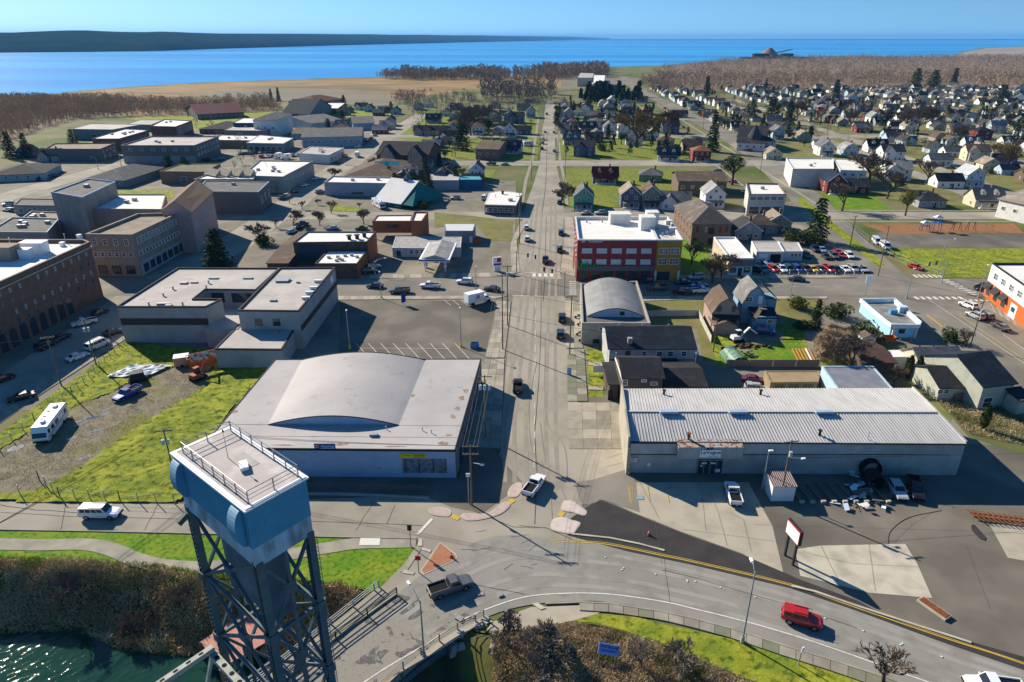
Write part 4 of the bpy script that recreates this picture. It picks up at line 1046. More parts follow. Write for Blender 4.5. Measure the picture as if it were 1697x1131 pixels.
text('BIKE','lettering',.38,mat('purple_lettering',(.2,.02,.12),.6),sg,(0,-.06,.18),(R(90),0,0));text('SHOP','lettering',.38,MATS['purple_lettering'],sg,(0,-.06,-.18),(R(90),0,0))
b=MB();b.box(((P(1077,777,1.5)-o).x,-.1,1.6),(.5,.06,.6));b.build('notice',M_wsign,vg)
b=MB();b.box((-.15,-.3,2.5),(.6,.6,5));b.build('corner_pier',M_conc,vg)

# shed and debris in front of the warehouse
s0=P(1294,832);sh=thing('storage_shed','small white shed with brown ribbed roof behind the leaning power pole','shed',(s0.x+.2,s0.y+2.1,0))
b=MB();b.box((0,0,1.35),(3.4,4.0,2.7));b.build('wall',M_trim,sh)
b=MB();b.add([(-1.8,-2.2,2.75),(1.9,-2.2,2.75),(1.9,2.2,3.2),(-1.8,2.2,3.2)],[(0,1,2,3)]);b.build('roof',mat('brown_ribbed_roof',(.16,.10,.09),.7),sh)
b=MB()
for i in range(12):x=-1.75+i*.32;b.bar((x,-2.2,2.8),(x,2.2,3.25),.1,.1)
b.build('roof_rib',mat('grey_rib',(.33,.28,.27),.6),sh)
rr=random.Random(9)
db=thing('scrap_pile','heap of broken boards and white panels on the ground before the warehouse','scrap',P(1430,812,.1));
for k in range(34):
 b=MB();b.box((0,0,0),(rr.uniform(.4,2.0),rr.uniform(.2,1.2),.06));q=P(rr.gauss(1430,26),rr.gauss(818,17),0)-db.location
 oo=b.build('board',rr.choice([M_wsign,M_plast,M_wood,M_bluegrey,M_wood,M_steel]),db,(q.x,q.y,.15+rr.random()*.5));oo.rotation_euler=(rr.uniform(-.5,.5),rr.uniform(-.5,.5),rr.uniform(0,3))
for k in range(9):
 p=P(1315+k*17.5,818,.02);t=thing('parking_sleeper',['first','second','third','fourth','fifth','sixth','seventh','eighth','ninth'][k]+' sleeper from the left before the scrap pile','sleeper',(p.x,p.y,.1),R(97),group='row of sleepers');b=MB();b.box((0,0,.12),(4.6,.5,.25));b.build('beam',M_wood,t);b=MB();b.box((-2.45,0,.2),(.35,.7,.4));b.build('end_block',M_concw,t)
for k,(x,y,r_,l_)in enumerate([(1436,775,1.6,2.4),(1444,795,1.4,2.2)]):
 p=P(x,y+12);t=thing('rusty_drum',['large dark culvert pipe standing open against the warehouse','second dark culvert pipe lying in front of the larger one'][k],'pipe',(p.x,p.y,0));b=MB();n=18
 for i in range(n):
  a0,a1=i*2*math.pi/n,(i+1)*2*math.pi/n;f=lambda a,rd,y_:(math.cos(a)*rd,y_,r_+math.sin(a)*rd)
  b.add([f(a0,r_,-l_/2),f(a1,r_,-l_/2),f(a1,r_,l_/2),f(a0,r_,l_/2)],[(0,1,2,3)]);b.add([f(a0,r_*.88,-l_/2),f(a1,r_*.88,-l_/2),f(a1,r_*.88,l_/2),f(a0,r_*.88,l_/2)],[(3,2,1,0)])
  b.add([f(a0,r_,-l_/2),f(a0,r_*.88,-l_/2),f(a1,r_*.88,-l_/2),f(a1,r_,-l_/2)],[(0,1,2,3)])
 b.build('pipe_shell',M_under,t)
rk=thing('steel_rack','rust-red steel rack lying on the dark yard by the right edge','rack',P(1656,857,.2));b=MB();b.bar((-4,.6,.3),(4.5,-1.2,.3),.18,.18);b.bar((-4,-.2,.3),(4.5,-2,.3),.18,.18);b.build('long_beam',M_rust,rk)
for k in range(13):b=MB();x=-3.8+k*.66;b.bar((x-.2,1.3-k*.15,.35),(x+.5,-1.2-k*.15,.35),.14,.14);b.build('cross_bar',M_rust,rk)
cb=thing('container_base','rusty empty trailer bed dumped at the corner of the pale concrete pad','trailer bed',P(1547,1010,.1),R(118));b=MB();b.box((0,0,.15),(3.6,1.3,.3));b.build('frame',M_concw,cb);b=MB();b.box((0,0,.33),(3.3,1.0,.06));b.build('deck',M_rust,cb)

# vaulted club building by the crossing --------------------------------------------------
M_cream=mat('cream_block_wall',(.36,.34,.29),.9,col2=(.30,.285,.24),scale=.5)
cl,fpc=block('club_hall','cream block hall with grey barrel roof at the corner of the main crossing',[(964.5,535.5),(1077.7,535.5),(1055.6,466),(962,470)],5.3,M_cream,M_roofd,cat='hall',par=.5,rw=.35)
vault(cl,P(973,524,5.0),P(1068,525,5.0),P(1052,471,5.0),P(966,472,5.0),4.85,2.1,mat('grey_vault',(.27,.27,.265),.6,col2=(.21,.21,.205),scale=.3),mat('pale_blue_gable',(.40,.50,.60),.8))
b=MB();q=P(1030,521,5.2)-cl.location;b.box((q.x,(P(1018,524.5,5)-cl.location).y-.04,5.75),(1.1,.1,.9));b.build('window',M_glass,cl)
sg=thing('club_sign','pale blue painted club name with dark emblem on the cream hall wall','sign',cl.location+Vector((-3.2,fpc[0][1]-.06,3.9)))
b=MB();b.box((0,0,0),(3.4,.04,1.1));b.build('painted_panel',mat('pale_blue_paint',(.42,.48,.52),.8),sg);b=MB()
for k in range(8):a=k*math.pi/4;b.bar((-1.1,-.05,0),(-1.1+math.cos(a)*.42,-.05,math.sin(a)*.42),.05,.09)
b.build('star_emblem',MATS['dark_brown_band'],sg)
b=MB();b.box((.55,-.03,.2),(2,.02,.16));b.box((.55,-.03,-.14),(2,.02,.12));b.build('blue_lines',flat((.22,.32,.42)),sg,kind='stuff')
panel(cl,fpc,0,.17,.27,.2,1.3,M_glass,'window',.06)

# signs standing by the road
M_bill=thing('billboard','white roadside sign with red edge on two dark posts beside the pale pad','billboard',P(1307,929),R(-79))
b=MB();b.box((0,0,4.75),(3.0,.4,2.2));b.build('sign_box',M_dark,M_bill)
b=MB();b.box((0,-.22,4.75),(2.9,.06,2.1));b.build('red_border',M_redp,M_bill);b=MB();b.box((0,-.25,4.68),(2.75,.06,1.85));b.build('sign_face',M_wsign,M_bill)
for s in(-1,1):b=MB();b.box((s*.95,0,1.85),(.26,.26,3.7));b.build('post',M_dark,M_bill)
# LaVogue white pole sign board near the left of the second street
# ------------------------------------------------------------------ houses and shops around the crossing
def lonhouse(name,label,el,er,ridge_y,he,rise,wc,rc,d2=None,cat='house',ov=.4,rot=None,backx=None):
 """side-gabled building from its front eave line (two survey points at height he) and the survey row of its ridge"""
 A,B_=P(*el,he),P(*er,he);z=he+rise;yr=P(el[0],ridge_y,z).y;w=(B_-A).length;half=max(1.5,yr-A.y);d=half*2
 c=(A+B_)/2;ang=math.atan2(B_.y-A.y,B_.x-A.x);r=thing(name,label,cat,(c.x,c.y+half,0),ang)
 W_,R_=gable(w-.6,d-.4,he,rise,ov=ov);W_.build('wall',wc,r);R_.build('roof',rc,r)
 return r,w,d
def wadd(r,x,y,z,w,h,ang=0,tc=None,name='window',gl=None):
 b=win_mb(0,0,0,w,h);o=b.build(name,[tc or M_trim,gl or M_glass],r,(x,y,z),rot=ang);return o
SH_BLUE=shingle((.022,.03,.042));SH_CH=shingle((.035,.035,.038));SH_BR=shingle((.13,.095,.07));SH_TAN=shingle((.26,.22,.175));SH_GR=shingle((.12,.12,.12));SH_MID=shingle((.19,.185,.18));SH_RED=shingle((.16,.03,.025))
W_LG=flat((.40,.40,.40));W_GB=flat((.105,.085,.072));W_PINK=flat((.36,.265,.23));W_BLUE=flat((.20,.37,.50));W_WH=flat((.66,.65,.62));W_SAGE=flat((.40,.41,.34));W_CREAM=flat((.50,.46,.34));W_GREEN=flat((.06,.27,.20));W_SLATE=flat((.11,.13,.16));W_LBL=flat((.36,.47,.55))
r,w,d=lonhouse('apartment_house','two-storey light grey house with long black roof beside the vaulted hall',(1008,578.5),(1155,578.5),542,5.6,2.3,W_LG,SH_BLUE)
for x,ww in((-5,.9),(-1.6,.9),(1.5,1.2),(3.8,1.2),(6.6,1.1)):wadd(r,x,-d/2+.2,4.4,ww,1.1,tc=M_dark if x==-5 else None)
for x in(2.4,4.2,6):wadd(r,x,-d/2+.2,1.6,1,1.3)
b=MB();tri_plate(b,[(-4,-d/2-2,2.7),(5.2,-d/2-2,2.7),(5.2,-d/2+.3,3.4),(-4,-d/2+.3,3.4)]);b.build('porch_roof',SH_BLUE,r);b=MB();b.box((0,-d/2+.16,3.0),(w-.7,.1,.2));b.build('belt_course',M_dark,r)
for x in(-7.6,8.8):
 b=MB();b.box((x,-d/2-.9,2.6),(.16,.16,5.2));b.build('porch_post',M_trim,r)
b=MB();b.box((9.6,0,2.9),(2.2,6,.2));b.build('side_balcony',M_trim,r)
for x in(-6,-1,4.6):b=MB();b.tube((x,1,7.5),(x,1,8.1),.18);b.build('roof_vent',M_steel,r)
b=MB();b.box((-4.5,-d/2+1.6,6.6),(.9,.9,1.6));b.build('chimney',M_plast,r)
r,w,d=lonhouse('house','grey-brown two-storey house with charcoal roof just above the ribbed warehouse roof',(1030.8,627),(1101.5,627),594,6.6,1.8,W_GB,SH_CH)
for x,z,ww,hh in((-3.3,5.6,.9,1.1),(.2,6.0,.9,.5),(2.1,5.4,1.2,.6),(-2.5,2.8,1.4,.8)):wadd(r,x,-d/2+.2,z,ww,hh)
b=MB();b.box((-w/2+.1,0,6.2),(.2,d,.3));b.build('verge_board',M_trim,r)
r,w,d=lonhouse('house','low grey-brown wing with wide charcoal roof and garage behind the warehouse',(1099,641),(1173,641),611,3.6,1.2,W_GB,SH_CH);wadd(r,-3,-d/2+.2,2.6,2,.8)
r,w,d=lonhouse('garden_shed','small grey shed with flat charcoal roof beside the pavement lawns',(1008,638),(1028,638),617,3.4,.3,W_GB,SH_CH,cat='shed')
b=MB();b.box((-.6,-d/2+.15,1.1),(.9,.1,2.1));b.build('door',M_dark,r)
# two gambrel houses in the yard
def gamb(label,el,er,he,rise,back,wc,rc,name='house',flat_base=0):
 A,B_=P(*el,he),P(*er,he);w=(B_-A).length;c=(A+B_)/2;bk=P(back[0],back[1],he+rise);f=Vector((c.x,c.y,he+rise));dv=bk-f;d=dv.length
 ang=math.atan2(dv.y,dv.x)-math.pi/2;r=thing(name,label,'house',(c.x+dv.x/2,c.y+dv.y/2,0),ang)
 W_,R_=gable(w,d,he,rise,kind='gambrel',ridge='y',ov=.35);W_.build('wall',wc,r);R_.build('roof',rc,r);return r,w,d
r,w,d=gamb('pink gambrel-roofed house with brown shingles in the green yard',(1181,518.5),(1226,518.5),4.6,3.6,(1193,472.5),W_PINK,SH_BR)
for x in(-1.7,1.7):wadd(r,x,-d/2,5.6,.9,1.4,tc=flat((.13,.14,.17)))
b=MB();tri_plate(b,[(-w/2,-d/2-1.8,3.4),(w/2,-d/2-1.8,3.4),(w/2,-d/2+.1,4.2),(-w/2,-d/2+.1,4.2)]);b.build('porch_roof',SH_CH,r)
p=P(1202,556);sh=thing('garden_shed','pink shed with low brown roof in front of the pink gambrel house','shed',(p.x,p.y+2.6,0),R(-4));W_,R_=gable(5.2,4.8,2.5,.9,ridge='y');W_.build('wall',W_PINK,sh);R_.build('roof',SH_BR,sh);b=MB();b.box((1.6,-2.43,1),(1.4,.1,2));b.build('door',W_PINK,sh)
r,w,d=gamb('blue gambrel-roofed house with grey shingles and outside stair',(1230.5,502),(1271,502.5),5.4,4.2,(1240,457.4),W_BLUE,SH_MID)
wadd(r,0,-d/2,8.3,.7,.7);wadd(r,-1.9,-d/2,6.3,.8,1.2);wadd(r,-1.1,-d/2,6.3,.8,1.2)
b=MB();b.box((1.2,-d/2-.05,6.2),(1,.1,2));b.build('door',M_trim,r)
b=MB();b.box((w*.28,-d/2-2,1.7),(w*.95,4.2,3.4));b.build('lean_to_wall',W_BLUE,r);b=MB();tri_plate(b,[(-w*.25,-d/2-4.3,3.2),(w*.8,-d/2-4.3,3.2),(w*.8,-d/2+.05,4.4),(-w*.25,-d/2+.05,4.4)]);b.build('lean_to_roof',SH_BLUE,r)
wadd(r,w*.5,-d/2-4.1,2.3,1.3,.8)
b=MB();b.box((w*.5+1.7,1.5,2.6),(3.2,d-3,5.2));b.build('side_wing',W_BLUE,r);b=MB();tri_plate(b,[(w*.45,-d/2+2,8.8),(w*.5+3.6,-d/2+2,5.3),(w*.5+3.6,d/2,5.3),(w*.45,d/2,8.8)]);b.build('side_roof',SH_BLUE,r)
b=MB();b.bar((-w*.3,-d/2-6,3.0),(w*.1,-d/2-3.5,5.2),.9,.12);b.box((w*.18,-d/2-3,5.2),(1.6,2,.12));b.build('outside_stair',M_wood,r)
for s in(-.5,.5):b=MB();b.bar((-w*.3,-d/2-6+s,3.9),(w*.1,-d/2-3.5+s,6.1),.08,.08);b.build('stair_rail',M_wood,r)
# green corner house group
r,w,d=lonhouse('bungalow','long cream bungalow with grey shingle roof below the blue diner',(1523,602),(1600,600),576.5,3.4,1.9,W_CREAM,SH_MID)
for x in(-3.5,-2.3,3.4,4.8):wadd(r,x-1,-d/2+.2,2.3,.9,1.0)
for x in(-6,-3,0,3,6):b=MB();b.tube((x,.5,5),(x,.5,5.55),.16);b.build('roof_vent',M_dark,r)
b=MB();b.box((-w/2-1.6,2.2,1.4),(3.2,3,2.8));b.build('annex_wall',M_trim,r);b=MB();b.box((-w/2-1.7,2.2,2.9),(3.6,3.4,.2));b.build('annex_roof',M_trim,r)
r,w,d=lonhouse('house','sage green single-storey wing with dark shingle roof behind the warehouse end',(1555,643),(1612,642),608,3.0,2.0,W_SAGE,SH_CH)
for x in(-2.8,-1.6,2.6):wadd(r,x,-d/2+.2,2.1,1,.8)
b=MB();b.box((w/2-2,-d/2-.2,1),(2.5,.1,1.4));b.build('fence_panel',M_wood,r)
r,w,d=lonhouse('house','tall sage green house with navy roof nearest the east avenue',(1616,643),(1673,636),589,5.0,3.2,W_SAGE,SH_BLUE)
wadd(r,-1.6,-d/2+.2,1.5,2.0,2.0);b=MB();b.box((w/2-.4,-d/2-1.5,1.6),(3,3,3.2));b.build('entry_wall',W_SAGE,r);b=MB();tri_plate(b,[(w/2-2.2,-d/2-3.3,3.1),(w/2+1.4,-d/2-3.3,3.1),(w/2+1.4,-d/2+.3,4.1),(w/2-2.2,-d/2+.3,4.1)]);b.build('entry_roof',SH_BLUE,r)
r,w,d=lonhouse('garage','open garage with rusty brown roof beside the thicket',(1431,602),(1486,602),577,2.6,.9,W_GB,mat('rust_brown_roof',(.10,.055,.045),.8,col2=(.07,.04,.035),scale=1),cat='garage')
p=P(1438,575);sh=thing('garden_shed','tiny white shed with dark door in front of the blue diner fence','shed',(p.x,p.y+1.2,0));W_,R_=gable(2.9,2.6,2.2,.7,ridge='y',ov=.2);W_.build('wall',W_WH,sh);R_.build('roof',SH_BR,sh);b=MB();b.box((.1,-1.32,.95),(1.2,.1,1.7));b.build('door',M_dark,sh)
# blue-grey flat building behind the warehouse, tan roofed garage, trailer
bb,fb=block('workshop','pale blue workshop with slate-grey roof right behind the ribbed warehouse',[(1390,647),(1482,647),(1447,607),(1362,607)],4.6,flat((.36,.50,.56)),mat('slate_felt',(.20,.21,.25),.8,col2=(.16,.17,.2),scale=.5),par=.1)
panel(bb,fb,3,.6,.72,1.8,3,M_glass,'window',.1)
tb,ftb=block('garage_row','low garage with tan flat roof between the pink wall and warehouse',[(1277,634),(1356,633),(1357,615),(1267,615)],2.8,flat((.30,.22,.13)),mat('tan_roof',(.34,.25,.14),.9,col2=(.27,.20,.12),scale=.4),cat='garage',par=.08)
for t in(.1,.4,.7):panel(tb,ftb,0,t,t+.22,.1,2.3,M_wood,'garage_door',.1)
p=P(1297,648);tr=thing('cargo_trailer','white box trailer parked before the tan-roofed garage','trailer',(p.x,p.y+2,0));b=MB();b.box((0,0,1.5),(2.3,3.6,2.1));b.build('box_body',M_wsign,tr)
for s in(-1,1):b=MB();b.tube((s*1.2-.1,0,.35),(s*1.2+.1,0,.35),.35,n=10);b.build('wheel',M_tyre,tr)
# blue diner-like building
bd,fbd=block('drive_in','pale blue drive-in with white parapet and two rooftop units',[(1468,531),(1478,538),(1522,538.5),(1524.5,534),(1482,496),(1428,497)],3.3,flat((.33,.60,.80)),mat('stained_grey_roof',(.27,.265,.26),.8,col2=(.16,.16,.155),scale=.45,detail=9),cat='restaurant',par=.75,rim=flat((.62,.74,.80)))
n=len(fbd);b=MB();o2=inset(fbd,-.35);
for i in range(n):j=(i+1)%n;b.add([(*o2[i],2.55),(*o2[j],2.55),(*o2[j],3.5),(*o2[i],3.5)],[(0,1,2,3)]);b.add([(*fbd[i],2.55),(*fbd[j],2.55),(*o2[j],2.55),(*o2[i],2.55)],[(0,1,2,3)]);b.add([(*o2[i],3.5),(*o2[j],3.5),(*fbd[j],3.5),(*fbd[i],3.5)],[(0,1,2,3)])
b.build('fascia',flat((.62,.74,.80)),bd);panel(bd,fbd,1,.32,.55,1.1,2.2,M_glass,'window',.1);panel(bd,fbd,1,.05,.1,0,2.5,M_trim,'post',.5);panel(bd,fbd,1,.93,.98,0,2.5,M_trim,'post',.5)
roofbox(bd,(1479,520),2.6,(1.6,1.2,1.0),flat((.10,.30,.50)),'air_conditioner');roofbox(bd,(1494,517),2.6,(1.9,1.3,1.4),flat((.45,.62,.72)),'air_conditioner')
# orange and white building at the right edge
ob,fo=block('corner_building','two-storey building, white above and orange below, at the right edge crossing',[(1645,436),(1700,474),(1790,536),(1800,436)],9.2,flat((.70,.69,.66)),M_roofw,par=.5,rim=M_dark)
ei=0
panel(ob,fo,0,0.0,1,.0,4.4,flat((.50,.12,.03)),'lower_facade',.06);panel(ob,fo,1,0.0,1,.0,4.4,flat((.50,.12,.03)),'lower_facade',.06)
for k in range(4):win_row(ob,fo,0,6.6,1,2.2,1.7,.12+.24*k,.70-.24*k,7)
for k in range(4):win_row(ob,fo,1,6.6,1,2.2,1.7,.02+.24*k,.80-.24*k,7)
for k in range(3):
 a_,d_,L_,an=edge(fo,0);nn=Vector((d_.y,-d_.x));q=a_+d_*L_*(.12+.24*k);b=MB();tri_plate(b,[(-1.6,-1.3,2.9),(1.6,-1.3,2.9),(1.6,0,4.3),(-1.6,0,4.3)],.1);b.build('black_awning',M_dark,ob,(q.x,q.y,0),rot=an)
 panel(ob,fo,0,.06+.24*k,.17+.24*k,.9,2.8,M_glass,'shop_window',.14)
panel(ob,fo,0,.80,.98,0,3.6,M_trim,'white_panel',.12);panel(ob,fo,0,.84,.94,1.6,2.8,M_glass,'window',.16)
# red and mustard furniture buildings
rb,fr_=block('furniture_store','three-storey dark red furniture store with white roof at the crossing',[(957.4,397),(1089,397.5),(1071,359),(953,359.5)],12.4,flat((.23,.042,.038)),M_roofw,cat='store',par=.9,rim=W_WH,rw=.4)
yb_,fy_=block('mustard_building','narrow mustard yellow building joined to the red furniture store',[(1089.4,397.5),(1131.7,397.5),(1107,359),(1071.4,359)],12.3,flat((.38,.20,.035)),mat('pale_gravel_roof',(.58,.55,.50),.9,col2=(.47,.45,.41),scale=.4),cat='building',par=.9,rim=W_WH,rw=.4)
for z in(9.1,5.9):win_row(rb,fr_,0,z,5,2.9,1.5,.03,.03,0,flat((.50,.55,.57)),mat('boarded_window',(.42,.50,.54),.5))
for z in(9.0,6.0):win_row(yb_,fy_,0,z,2,2.6,1.8,.06,.04,7)
panel(rb,fr_,0,0,1,3.3,4.7,flat((.13,.13,.14)),'canopy_band',.3)
for k in range(6):panel(rb,fr_,0,.03+.16*k,.15+.16*k,.5,3.1,M_glass,'shop_window',.1)
panel(yb_,fy_,0,.1,.6,.4,2.9,M_glass,'shop_window',.1);panel(yb_,fy_,0,.0,.08,0,3.2,W_WH,'pier',.14);panel(yb_,fy_,0,.92,1,0,3.2,W_WH,'pier',.14)
a_,d_,L_,an=edge(fr_,0);sg=thing('wall_lettering','white raised lettering at the top left of the dark red wall','sign',rb.location+Vector((a_.x+3.7,a_.y-.1,11.8)),an)
text('#P','lettering',1.0,M_wsign,sg,(-2,0,0),(R(90),0,0));text('Furniture','lettering',.95,M_wsign,sg,(1.3,0,0),(R(90),0,0),sx=1.05)
sg=thing('script_sign','green handwritten script neon sign over the red store corner','sign',rb.location+Vector((a_.x+4.2,a_.y-.6,4.6)),an);M_gneon=mat('green_tube',(.02,.28,.10),.5);b=MB();rr=random.Random(3)
sp_=[(-4.0,2.0),(-3.7,-.6),(-3.2,.2),(-2.9,1.7),(-2.7,.1),(-2.3,-.3),(-1.9,.5),(-2.2,.7),(-2.2,-.2),(-1.6,-.3),(-1.2,1.4),(-1.1,-.2),(-.6,-.2),(-.4,.6),(-.2,-.2),(.4,-.1),(.8,.7),(.9,-.2),(1.4,-.2),(1.7,.6),(2.0,-.2),(2.7,.3)]
pts=smooth([(x,0,z)for x,z in sp_],4);pts=[Vector((p.x,-.1,p.z))for p in pts];b.path(pts,.13,5);b.build('script_tube',M_gneon,sg)
for(x,y,s,m_)in[((985),362,(6.2,4,3.2),W_WH),(1071,372,(4.2,4,4.0),W_WH),(1079,365,(3.6,3.4,4.2),W_WH)]:roofbox(rb,(x+41 if x==985 else x,y+8),11.4,s,m_,'stair_house')
for x,y in[(1108,372),(1114,384)]:roofbox(yb_,(x,y),11.4,(2,1.4,1.2),W_WH,'air_conditioner')
for x,y in[(1090,380),(1098,391),(1105,389),(972,369),(998,369),(1063,369)]:roofpipe(rb if x<1089 else yb_,(x,y),11.5,.7,.25)
win_row(rb,fr_,3,9,5,1.2,1.6,.05,.05);win_row(rb,fr_,3,6,5,1.2,1.6,.05,.05)
# brown hipped lodge
A,B_=P(1143,371,7.3),P(1208,371,7.3);C_=P(1123,341,7.3);w=(B_-A).length;d=(C_-A).length;an=math.atan2(C_.y-A.y,C_.x-A.x)-math.pi/2;c=(A+B_)/2+(C_-A)/2
lg=thing('lodge_hall','brown two-storey hall with hipped roof and red upper shutters beside the mustard building','hall',(c.x,c.y,0),0)
W_,R_=gable(w,d,7.3,4.2,kind='hip',ov=.5);W_.build('wall',flat((.17,.125,.10)),lg);R_.build('roof',shingle((.14,.115,.10)),lg)
MS_=flat((.22,.04,.035))
for x,c2 in((-w*.36,MS_),(-w*.14,W_PINK),(w*.22,MS_),(w*.38,MS_)):b=MB();b.box((x,-d/2-.05,5.3),(.85,.1,1.9));b.build('shutter',c2,lg)
b=MB();b.box((0,-d/2-.06,4.8),(1.8,.12,2.2));b.build('dark_window',M_dark,lg);b=MB();b.box((0,-d/2-.05,1.2),(1.4,.1,2.4));b.build('door',M_dark,lg);b=MB();b.box((-w*.38,-d/2-.05,1.2),(1.4,.1,2.2));b.build('door',M_dark,lg)
for k in range(6):
 for z in(5.4,2.2):wadd(lg,-w/2,-d/2+d*(k+.5)/6,z,1.1,1.7,-math.pi/2,flat((.45,.28,.10)))
# cream block shop and the car dealer's office
ws,fw=block('cream_shop','narrow cream shop with white roof left of the used-car lot',[(1209,428.5),(1249,428),(1218.5,393),(1183,393)],5.4,flat((.46,.40,.30)),M_roofw,cat='shop',par=.5,rim=M_trim)
panel(ws,fw,0,0,1,2.9,5.0,flat((.17,.175,.18)),'grey_fascia',.1);panel(ws,fw,0,0,1,0,2.9,flat((.35,.55,.62)),'shop_front',.05)
for t0,t1 in((.08,.34),(.66,.92)):panel(ws,fw,0,t0,t1,1.0,2.6,M_glass,'shop_window',.12);panel(ws,fw,0,t0+.04,t1-.04,1.8,2.3,M_ysign if t0>.5 else M_bsign,'window_poster',.16)
panel(ws,fw,0,.42,.58,.1,2.5,M_glass,'door',.12)
ab,fa=block('service_garage','white service garage with open bays behind the used cars',[(1254,417),(1300,417),(1290,400),(1245.5,400)],3.6,flat((.50,.54,.55)),M_roofg,cat='garage',par=.2,rim=M_trim)
panel(ab,fa,0,.1,.42,.1,2.7,M_wsign,'roller_door',.1);panel(ab,fa,0,.52,.9,.1,2.7,M_under,'open_bay',.1)
ac,fc=block('dealer_office','small pale office joined to the service garage of the car lot',[(1300.5,416.5),(1331,416.5),(1323,402),(1291,401)],3.1,flat((.48,.55,.60)),M_roofg,cat='office',par=.1,rim=M_trim);win_row(ac,fc,0,1.8,3,1,1.1,.35,.05)
# petrol station --------------------------------------------------
gs,fg=block('gas_station_shop','long white gas station shop with weathered grey roof',[(650,411),(763,412),(765,393),(656,392)],3.0,flat((.46,.47,.48)),mat('weathered_roof',(.25,.245,.235),.9,col2=(.38,.37,.36),scale=.7,detail=10),cat='shop',par=.05)
win_row(gs,fg,0,1.8,3,1.3,1.4,.24,.52);panel(gs,fg,0,.06,.12,.2,2,M_glass,'door',.1)
cn=thing('fuel_canopy','blue and white gas station canopy with gabled grey roof over the pumps','canopy',P(722,440));o=cn.location;hc=4.2
q=[P(694,430,hc),P(745,431,hc),P(757,403,hc),P(710,402,hc)];q=[(p.x-o.x,p.y-o.y)for p in q]
b=MB();b.prism(q,hc-.75,hc);b.build('fascia',M_wsign,cn);qi=inset(q,-.03);b=MB()
for i in range(4):j=(i+1)%4;b.add([(*inset(q,-.04)[i],hc-.5),(*inset(q,-.04)[j],hc-.5),(*inset(q,-.04)[j],hc-.12),(*inset(q,-.04)[i],hc-.12)],[(0,1,2,3)])
b.build('blue_stripe',mat('deep_blue',(.02,.04,.28),.5),cn)
qq=inset(q,.5);m1=((qq[0][0]+qq[1][0])/2,(qq[0][1]+qq[1][1])/2);m2=((qq[2][0]+qq[3][0])/2,(qq[2][1]+qq[3][1])/2);b=MB()
b.add([(*qq[0],hc+.02),(*m1,hc+1.2),(*m2,hc+1.2),(*qq[3],hc+.02)],[(0,1,2,3)]);b.add([(*m1,hc+1.2),(*qq[1],hc+.02),(*qq[2],hc+.02),(*m2,hc+1.2)],[(0,1,2,3)]);b.add([(*qq[0],hc+.02),(*qq[1],hc+.02),(*m1,hc+1.2)],[(0,1,2)]);b.build('gabled_top',MATS['weathered_roof'],cn)
for i,s in((0,1),(1,1),(2,1),(3,1)):x,y=inset(q,1.6)[i];b=MB();b.box((x,y,(hc-.75)/2),(.35,.35,hc-.75));b.build('column',M_wsign,cn)
for k,(x,y)in enumerate(((706,444),(738,444),(712,432),(740,431))):
 p=P(x,y);t=thing('fuel_pump',['front left','front right','rear left','rear right'][k]+' blue and white fuel pump under the canopy','fuel pump',(p.x,p.y,.1));b=MB();b.box((0,0,1),(1,.6,2));b.build('cabinet',M_wsign,t);b=MB();b.box((0,-.32,1.2),(.8,.06,1.0));b.build('display',MATS['deep_blue'],t)
p=P(824,452);sg=thing('price_sign','red white and blue gas price sign on the corner island','sign',(p.x,p.y+1,0),R(12));b=MB();b.box((0,0,3.2),(2.6,.4,2.6));b.build('sign_box',M_wsign,sg);b=MB();b.box((.5,-.22,3.6),(1.2,.06,1.2));b.build('red_square',M_redp,sg);b=MB();b.box((0,-.22,2.3),(2.4,.06,.5));b.build('blue_stripe',MATS['deep_blue'],sg);b=MB();b.box((0,0,1),(2,.3,2));b.build('base',M_trim,sg)
bs,fbs=block('metal_shed','blue-grey metal shed with pale roof behind the gas station',[(738,383),(784,383),(788,371),(736,371)],4.3,flat((.17,.22,.26)),mat('pale_shed_roof',(.55,.56,.56),.5),cat='shed',par=.03)
for t in(.2,.45,.85):panel(bs,fbs,0,t,t+.02,3.9,4.3,M_steel,'trim',.1)
panel(bs,fbs,0,.86,.97,.1,2.4,M_trim,'door',.1)
# orange and brick office group
M_or=flat((.27,.10,.045));M_dkbr=mat('dark_brown_block',(.085,.075,.062),.95,col2=(.06,.052,.045),scale=.8)
b1,f1=block('orange_office','brick-orange office on stilts with white roof behind the gas station',[(617,366.5),(681,366.5),(683,356.5),(625,357)],6.6,M_or,M_roofw,cat='office',par=.3,z0=2.4)
fw1=wing(b1,[(680.5,366),(699,366.5),(709.5,351),(686,351)],8.0,M_or,M_roofw,.5)
panel(b1,f1,0,.36,.68,4.1,5.3,M_glass,'window',.1)
for x,y in f1[:2]:b=MB();b.box((x+.6,y+.6,1.2),(.4,.4,2.4));b.build('stilt',M_or,b1)
b2,f2=block('brick_office','dark brown office with white roofs left of the gas station',[(485.5,402),(608.5,400.5),(623,384),(509,384)],7.2,M_dkbr,M_roofw,cat='office',par=.35,rim=M_band)
fw2=wing(b2,[(522,437),(592,437),(608,415.5),(542,415.5)],4.6,M_dkbr,M_roofw,.25)
panel(b2,f2,0,.06,.44,1,6.5,mat('blue_curtain_wall',(.02,.045,.08),.15),'curtain_wall',.1);panel(b2,f2,1,0,1,.1,7.0,M_or,'orange_side_wall',.1);panel(b2,fw2,1,0,1,.1,4.5,M_or,'orange_side_wall',.1)
for x,y in[(579,397),(592,396),(604,393)]:roofpipe(b2,(x,y),6.9,1.2,.6,M_dark)
for x,y in[(560,427),(563,430),(558,433),(567,432),(583,424),(572,425),(545,428),(592,427)]:roofbox(b2,(x,y),4.4,(.9,.7,.5),M_steel)
